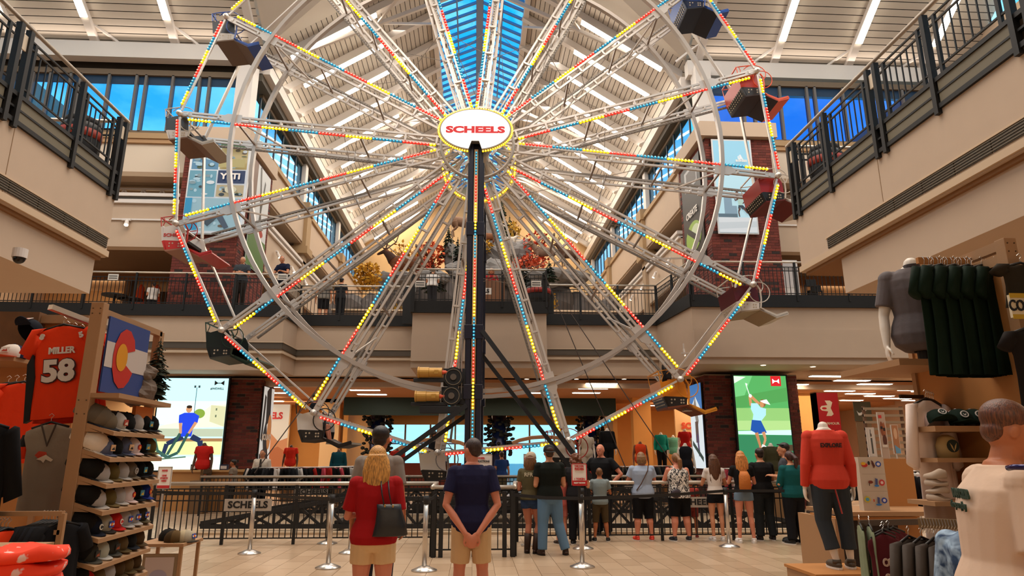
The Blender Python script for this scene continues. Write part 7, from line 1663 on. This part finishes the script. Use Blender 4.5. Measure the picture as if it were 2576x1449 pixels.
# ================================================================ WILDLIFE MOUNTAIN ON THE UPPER FLOOR
mt = thing('rock_mountain', 'grey artificial rock mountain display at the far end of the upper floor', 'mountain', (0, 36, Z2))
RKD = M('#5c5450', .9, bump=.6, bscale=2.2, var=.3, name='rock_dark'); RKG2 = M('#77726e', .9, bump=.7, bscale=2.5, var=.3, name='rock_display')
for i, (px, py, Y, rx, rz_) in enumerate(((1262, 648, 33.5, .95, .95), (1226, 600, 34.5, .55, 1.5), (1212, 560, 35.5, .5, 1.6), (1133, 645, 33.0, .32, .75), (1160, 680, 32, .8, .45), (1310, 645, 33.5, .75, .75), (1240, 690, 31.5, 1.1, .75), (1085, 700, 31.5, .9, .40), (1375, 700, 31, 1.0, .45), (1435, 700, 32, .9, .45), (965, 708, 29.2, .8, .40), (1290, 622, 34.8, .6, .5), (1190, 640, 34.5, .9, 1.2), (1020, 705, 29.5, .8, .3), (1320, 700, 30.5, .9, .4), (1190, 690, 31.5, .9, .6), (1250, 628, 35, .8, .7))):
    p = at(px, py, Y=Y); mb = rock_mb(rx, rx*.8, rz_, i+3, 18, 12); mb.v = [tuple(Vector(v)*(1+.12*(abs(noise.noise(Vector(v)*1.6+Vector((i*7, 0, 0))))*2-.5))) for v in mb.v]
    o = mb.build('rock', RKG2, mt); o.location = p-mt.location
for i in range(11):
    x = -6.2+1.25*i; zt_ = 10.2 if abs(x) < 4.5 else 9.2
    o = rock_mb(1.25, 1.3, (zt_-Z2)*.56, i+60, 14, 12).build('rock', RKD, mt); o.location = Vector((x, 32.5, (zt_+Z2)/2-.1))-mt.location
def bush(label, P, r, col, seed=0, n=130, sz=.16, h=1.0, cat='bush'):
    t = thing('leafy_bush', label, cat, tuple(P)); rr = random.Random(seed); mb = MB(); br = MB()
    for k in range(7):
        a = rr.random()*2*PI; br.tube([(0, 0, -r*h*.9), (r*.3*math.cos(a), r*.3*math.sin(a), 0), (r*.7*math.cos(a), r*.7*math.sin(a), r*h*.6)], [.03, .02, .01], 5)
    br.build('branches', M('#4a3424', .9), t)
    for k in range(n):
        while True:
            q = Vector((rr.uniform(-1, 1), rr.uniform(-1, 1), rr.uniform(-1, 1)))
            if q.length < 1: break
        q = Vector((q.x*r, q.y*r, q.z*r*h)); a = Vector((rr.uniform(-1, 1), rr.uniform(-1, 1), rr.uniform(-1, 1))).normalized()*sz; b_ = a.cross(Vector((rr.uniform(-1, 1), rr.uniform(-1, 1), 1))).normalized()*sz*.7
        mb.add([q-a, q-b_, q+a, q+b_], [(0, 1, 2, 3)])
    stuff(mb.build('leaves', M(col, .8, var=.35, vscale=2), t)); return t
bush('yellow leafed bush at the left of the mountain display, below the elk', at(925, 695, Y=27), .62, '#c8921e', 1, 420, .10)
bush('yellow foliage behind the elk', at(1020, 650, Y=33), .9, '#c08a20', 2, 260, .11, 1.1)
bush('orange maple foliage left of the mast', at(1085, 645, Y=33), .8, '#c8501e', 3, 300, .11)
bush('deep red foliage low left of the mast', at(1060, 668, Y=32), .5, '#a03018', 4, 160, .1)
bush('orange red maple standing tall right of the mast', at(1350, 628, Y=33), .8, '#c8401c', 5, 260, .11, 1.4)
bush('coral maple foliage low right of the mast', at(1325, 668, Y=31), .9, '#d05a34', 6, 300, .11, .6)
bush('golden bush on the rocks right of the mast', at(1225, 622, Y=33), .45, '#b88a20', 7, 160, .1, .8)
bush('pale yellow grass clump high at the right of the peak', at(1293, 580, Y=35), .4, '#c8a040', 8, 120, .1, 1.3)
bush('yellow foliage behind the right upper railing', at(1375, 760, Y=25.5), .45, '#b8902a', 9, 160, .08, 1.4)
bush('yellow foliage behind the left middle railing', at(1000, 785, Y=25.5), .4, '#b8902a', 10, 130, .08, .7)
pine('dark green pine left of the mast on the mountain', at(1127, 655, Y=33), 1.9, .62, '#142810', 16, 11, dens=9)
pine('dark green pine close to the mast on the left', at(1150, 690, Y=32), 2.0, .7, '#0f220e', 14, 12, dens=9)
pine('tall green pine on the peak right of the mast', at(1262, 600, Y=36), 2.6, .6, '#16301a', 18, 13, dens=9)
pine('green pine behind the tall one on the peak', at(1282, 610, Y=36.5), 1.7, .55, '#24402a', 14, 14, dens=9)
pine('small dark pine in front of the rocks at the right', at(1382, 705, Y=29), 1.0, .45, '#122410', 12, 15, dens=8)
pine('dark pine behind the middle bay rail on the right', at(1318, 735, Y=26), 1.3, .6, '#122010', 12, 16, dens=8)
pine('dark pine behind the middle bay rail on the left', at(1090, 735, Y=27), 1.3, .6, '#122010', 12, 17, dens=8)
def beast(label, P, rz, L, body, neck_h=1.0, head_col=None, antl=None, heavy=1.0, mane=None, cat='animal', name='mounted_animal', legs=1.0, headdown=False):
    """facing +x, standing at P; L = shoulder height"""
    t = thing(name, label, cat, tuple(P), rz); mb = MB(); h = L; w = heavy
    X = lambda a, b_, c: Vector((a*h, b_*h, c*h))
    mb.loft([(X(-.62, 0, .80), (0, .02*h, 0), (0, 0, .03*h)), (X(-.58, 0, .76), (0, .14*h*w, 0), (0, 0, .17*h*w)), (X(-.35, 0, .75), (0, .18*h*w, 0), (0, 0, .20*h*w)), (X(-.1, 0, .74), (0, .185*h*w, 0), (0, 0, .21*h*w)), (X(.18, 0, .74), (0, .18*h*w, 0), (0, 0, .25*h*w)), (X(.40, 0, .78), (0, .15*h*w, 0), (0, 0, .22*h*w)), (X(.52, 0, .82), (0, .08*h, 0), (0, 0, .14*h))], 16)
    hz = (1.18*neck_h if not headdown else .7)
    n0, n1 = X(.38, 0, .84), X(.70, 0, hz)
    mb.tube([n0, n0.lerp(n1, .5)+Vector((0, 0, .02*h)), n1], [.17*h*w, .12*h*w, .085*h], 14)
    mb.ell(n1, .10*h, .08*h, .085*h, 12, 8); mb.tube([n1, n1+X(.14, 0, -.05), n1+X(.27, 0, -.11)], [.08*h, .058*h, .042*h], 12); mb.ell(n1+X(.27, 0, -.11), .045*h, .04*h, .04*h, 10, 6)
    for s in (-1, 1): mb.tube([n1+X(-.03, s*.05, .05), n1+X(-.07, s*.15, .09)], [.03*h, .008*h], 8)
    for s in (-1, 1):
        mb.tube([X(.34, s*.09, .66), X(.36, s*.10, .38), X(.34, s*.10, .20), X(.35, s*.10, .02)], [.085*h*w, .045*h, .030*h, .032*h], 10)
        mb.tube([X(-.46, s*.10, .70), X(-.36, s*.11, .46), X(-.52, s*.11, .30), X(-.47, s*.11, .02)], [.13*h*w, .065*h, .036*h, .032*h], 10)
    mb.tube([X(-.60, 0, .84), X(-.68, 0, .72)], [.03*h, .01*h], 8)
    o = mb.build('body', M(body, .9, bump=.4, bscale=30, var=.2, vscale=3), t); remesh(o, max(.012, .014*h))
    if mane:
        o = MB().tube([n0+X(.02, 0, .0), n0.lerp(n1, .5)+X(.01, 0, .01), n1+X(.02, 0, -.02)], [.185*h*w, .135*h*w, .092*h], 14).ell(n1+X(.0, 0, 0), .104*h, .084*h, .09*h, 12, 8).tube([n1, n1+X(.14, 0, -.05), n1+X(.27, 0, -.11)], [.084*h, .060*h, .044*h], 12).build('mane', M(mane, .9, bump=.5, bscale=20), t); remesh(o, max(.012, .014*h))
    for s in (-1, 1): MB().ell(n1+X(.06, s*.068, .02), .014*h, .010*h, .014*h, 8, 6).build('eye', M('#0c0806', .2), t)
    if antl == 'elk':
        mb = MB()
        for s in (-1, 1):
            b0 = n1+X(-.02, s*.04, .07); pts = [b0, b0+X(-.10, s*.16, .18), b0+X(-.26, s*.28, .36), b0+X(-.34, s*.30, .62), b0+X(-.26, s*.26, .80)]
            mb.tube(pts, [.026*h, .024*h, .022*h, .016*h, .006*h], 8)
            for q, d in ((0, (.20, .04, .12)), (1, (.22, .06, .18)), (2, (.18, .06, .24)), (3, (.16, .04, .20))):
                mb.tube([pts[q], pts[q]+X(d[0]*.6, s*d[1], d[2]*.4), pts[q]+X(d[0], s*d[1], d[2])], [.017*h, .013*h, .004*h], 6)
        mb.build('antlers', M('#4a3220', .6), t, True)
    if antl == 'horn':
        mb = MB()
        for s in (-1, 1): mb.tube([n1+X(-.02, s*.03, .06), n1+X(-.06, s*.04, .16), n1+X(-.14, s*.05, .22)], [.016*h, .012*h, .003*h], 6)
        mb.build('horns', M('#1a1410', .5), t, True)
    if antl == 'ram':
        mb = MB()
        for s in (-1, 1): mb.tube([n1+X(-.02+.0, s*.05, .06)+X(-.10*math.sin(a), s*(.03+.02*a), -.10*(1-math.cos(a))+.02) for a in [i*.55 for i in range(9)]], [.045*h*(1-i/11) for i in range(9)], 8)
        mb.build('horns', M('#8a7454', .7), t, True)
    return t
p = at(1010, 693, Y=28.5)
beast('large bull elk with wide antlers at the left of the mountain display', (p.x+.1, 28.5, p.z-.35), PI-.15, 1.25, '#6a3a1c', 1.02, antl='elk', mane='#3a1e10', heavy=1.1)
p = at(1168, 598, Y=35.5); beast('brown elk cow high on the mountain left of the mast', (p.x, 35.5, p.z-.1), PI*.0+.3, 1.35, '#7a5a44', 1.0)
p = at(1232, 600, Y=34.5); beast('white mountain goat standing on the rocks right of the mast', (p.x, 34.5, p.z-.1), .1, .85, '#d8cabc', .95, antl='horn', heavy=1.15)
p = at(1282, 612, Y=34); beast('white mountain goat on a ledge facing right', (p.x, 34, p.z-.25), .2, .62, '#d4c8ba', .95, antl='horn', heavy=1.1)
p = at(1308, 618, Y=34.2); beast('pale mountain goat farthest right on the ledge', (p.x, 34.2, p.z-.2), .1, .55, '#c8bcae', .95, antl='horn', heavy=1.1)
p = at(1225, 612, Y=33.2); beast('brown grazing deer in front of the white goat', (p.x, 33.2, p.z-.35), PI, .95, '#7c4c2c', .8, headdown=True)
p = at(1370, 655, Y=31); beast('grey brown bighorn sheep standing at the right of the display', (p.x, 31, p.z-.30), PI, 1.0, '#7c6250', 1.0, antl='ram', heavy=1.05)
p = at(1432, 658, Y=32); beast('brown mule deer behind the right spokes', (p.x, 32, p.z-.35), PI+.3, 1.0, '#5e4230', 1.0, antl='elk')
p = at(1135, 600, Y=0+33.6); beast('lynx sitting high on a boulder left of the mast', (at(1133, 640, Y=33.0).x, 33.0, at(1133, 640, Y=33).z), PI*.6, .40, '#a08c70', 1.1)
# bears
def bear(label, P, rz, h, col):
    t = thing('mounted_bear', label, 'bear', tuple(P), rz); mb = MB()
    mb.loft([((0, 0, .15*h), (.20*h, 0, 0), (0, .16*h, 0)), ((0, 0, .35*h), (.24*h, 0, 0), (0, .19*h, 0)), ((0, 0, .6*h), (.20*h, 0, 0), (0, .16*h, 0)), ((0, .02*h, .78*h), (.12*h, 0, 0), (0, .11*h, 0))], 16)
    mb.ell((0, .04*h, .87*h), .105*h, .10*h, .10*h); mb.ell((0, .14*h, .84*h), .05*h, .07*h, .045*h)
    for s in (-1, 1):
        mb.ell((s*.08*h, .02*h, .96*h), .03*h, .02*h, .03*h, 8, 6); mb.tube([(s*.19*h, .02*h, .66*h), (s*.26*h, .14*h, .5*h), (s*.22*h, .28*h, .46*h)], [.07*h, .055*h, .05*h], 10); mb.tube([(s*.12*h, 0, .3*h), (s*.15*h, .06*h, .15*h), (s*.15*h, .1*h, .03*h)], [.11*h, .085*h, .07*h], 10)
    o = mb.build('body', M(col, .95, bump=.5, bscale=25, var=.2), t); remesh(o, .02); MB().ell((0, .20*h, .85*h), .02*h, .012*h, .014*h, 8, 6).build('nose', BLACK, t)
p = at(1110, 690, Y=30.5); bear('dark brown bear rising behind the middle bay rail, left of the mast', (p.x, 30.5, Z2), PI, 2.0, '#2a1a12')
p = at(1075, 730, Y=27); bear('black bear low behind the middle bay rail', (p.x+.6, 27, Z2), PI-.3, 1.3, '#16100c')
# stone bench wall and displays behind the middle railings
for i, (x0, x1, y0, y1, z) in enumerate(((-5.4, -2.2, 24.8, 26.1, .55), (2.8, 6.0, 24.8, 25.8, .6), (-1.8, 2.0, 25.9, 26.2, .7))):
    t = thing('pond_wall', ['low tan wall behind the left middle railing', 'low tan wall behind the right middle railing', 'low dark wall behind the middle bay'][i], 'wall', ((x0+x1)/2, y0, Z2)); w_ = (x1-x0)/2
    MB().b(-w_, w_, 0, .3, 0, z).build('wall', M('#6a5644' if i < 2 else '#2a221c', .8), t); MB().b(-w_-.03, w_+.03, -.04, .34, z, z+.06).build('cap', M('#d8c0a0', .6), t)
bx = thing('wooden_crate', 'brown box with a white name sign behind the middle bay rail', 'box', (at(1232, 760, Y=21.5).x, 21.6, Z2)); MB().b(-.45, .5, 0, .4, 0, .95).build('box', M('#7a5236', .7), bx)
# orange vests and tables at the upper left
for i, px in enumerate((358, 398)):
    p = at(px, 682, Y=25.5); t = thing('life_vest_display', 'bright orange vest display upper left, '+('left one' if i == 0 else 'right one'), 'vest', tuple(p)); t.location.z = Z2
    MB().loft([((0, 0, 0), (.30, 0, 0), (0, .15, 0)), ((0, 0, .8), (.26, 0, 0), (0, .13, 0)), ((0, 0, 1.15), (.18, 0, 0), (0, .10, 0)), ((.05, 0, 1.5), (.12, 0, 0), (0, .08, 0)), ((.05, 0, 1.62), (.04, 0, 0), (0, .04, 0))], 14).build('vest', M('#e04a10', .7), t, True); MB().b(-.22, .22, -.16, -.1, .35, .45).build('strap', BLACK, t)
for i, px in enumerate((290, 330, 460)):
    p = at(px, 735, Y=23.6+.6*i); t = thing('dining_table', 'black round cafe table behind the left upper railing, '+['leftmost', 'second from the left', 'nearest the brick pier'][i], 'table', (p.x, 23.6+.6*i, Z2)); MB().cyl((0, 0, .72), (0, 0, .76), .42, .42, 20).build('tabletop', BLACK, t); MB().cyl((0, 0, .03), (0, 0, .72), .04, n=10).build('pedestal', BLACK, t); MB().cyl((0, 0, 0), (0, 0, .03), .25, .22, 18).build('base', BLACK, t)
# treadmill-like machines and framed board, upper right
p = at(1985, 690, Y=21.8); t = thing('framed_board', 'white framed notice board behind the right upper railing', 'board', (p.x, 21.8, Z2)); MB().b(-.33, .33, 0, .04, .0, 1.9).build('frame', M('#d8d4d0', .4), t); MB().b(-.27, .27, -.01, 0, .9, 1.8).build('sheet', M('#c8c4c4', .5), t); MB().b(-.15, .15, -.014, -.01, 1.55, 1.6).build('print', M('#8a8684', .5), t)
for i, px in enumerate((2025, 2065, 2085)):
    p = at(px, 730, Y=23); t = thing('exercise_machine', 'black exercise machine behind the right upper railing, '+['left', 'middle', 'right'][i]+' one', 'machine', (p.x, 22.6+.8*i, Z2)); MB().b(-.3, .3, -.2, .9, .0, .15).build('deck', BLACKM, t); MB().tube([(-.25, 0, .1), (-.22, -.05, 1.2), (.22, -.05, 1.2), (.25, 0, .1)], .03, 8).build('frame', BLACKM, t); MB().b(-.18, .18, -.1, .0, 1.15, 1.4).build('console', BLACK, t)
# round black and red armchair in the middle bay
p = at(1358, 740, Y=21.4); t = thing('round_armchair', 'round black armchair with a red band in the middle bay', 'chair', (p.x-.05, 21.5, Z2))
MB().lathe([(.36, .05), (.40, .3), (.42, .62), (.38, .70)], 24).build('seat_shell', BLACKM, t, True); MB().lathe([(.425, .46), (.43, .62)], 24).build('band', M('#a02c22', .6), t, True); MB().lathe([(.38, .68), (.36, .86), (.2, .92)], 24).build('cushion', M('#161414', .8), t, True)
# spot lights under the centre and right boxes, ceiling downlights
for i, (px, py, Y) in enumerate(((1105, 905, 21.3), (1300, 903, 21.3), (1722, 888, 20.2), (1837, 888, 19.9), (1928, 888, 19.9), (2045, 888, 19.9), (2153, 888, 19.9))):
    p = at(px, py, Y=Y); t = thing('track_spotlight', 'white spotlight hanging under the upper floor edge, '+['left of the mast', 'right of the mast', 'leftmost of the right group', 'second of the right group', 'third of the right group', 'fourth of the right group', 'rightmost of the right group'][i], 'light', tuple(p), 0, 'spotlights under the upper floor')
    MB().b(-.03, .03, -.03, .03, .02, .30).build('bracket', WHITE, t); MB().cyl((0, 0, .12), (.03*(1 if i != 0 else -1), -.06, -.08), .05, .06, 12).build('can', WHITE, t); MB().cyl((.03*(1 if i != 0 else -1), -.06, -.08), (.031*(1 if i != 0 else -1), -.063, -.09), .052, .052, 12).build('bulb', LAMPW, t)
t = thing('light_track', 'thin white light track under the right upper box', 'track', (9.5, 19.9, 4.62)); MB().b(-3.2, 3.3, -.03, .03, 0, .04).build('track', WHITE, t)
t = thing('light_track', 'thin white light track under the middle box', 'track', (.1, 21.3, 4.62)); MB().b(-2.0, 2.1, -.03, .03, 0, .04).build('track', WHITE, t)
for (px, py) in ((2045, 922), (1920, 918), (950, 955), (1325, 953), (1450, 953), (1570, 953)):
    p = at(px, py, Z=4.19); t = thing('downlight', f'small round downlight in the shop ceiling edge, '+{2045: 'right of the golfer screen', 1920: 'above the golfer screen', 950: 'left of the mast', 1325: 'nearest the mast on the right', 1450: 'middle one right of the mast', 1570: 'farthest of those right of the mast'}[px], 'light', tuple(p)); MB().cyl((0, 0, 0), (0, 0, -.01), .10, n=16).build('trim_ring', WHITE, t); MB().cyl((0, 0, -.01), (0, 0, -.014), .07, n=16).build('lens', LAMPW, t)
# crossed guy cables in front of the mezzanine
gc = thing('guy_cables', 'thin dark steel guy cables running from the tower down to the floor', 'cable', (0, 0, 0))
for (x0, y0, Y0, x1, y1, Y1) in ((1437, 790, 17.2, 1720, 1210, 15.5), (1370, 690, 17.5, 1600, 1240, 15.8), (900, 840, 17.3, 640, 1190, 15.6)):
    MB().cyl(at(x0, y0, Y=Y0), at(x1, y1, Y=Y1), .012, n=6).build('cable', M('#3a2e28', .5, .5), gc)
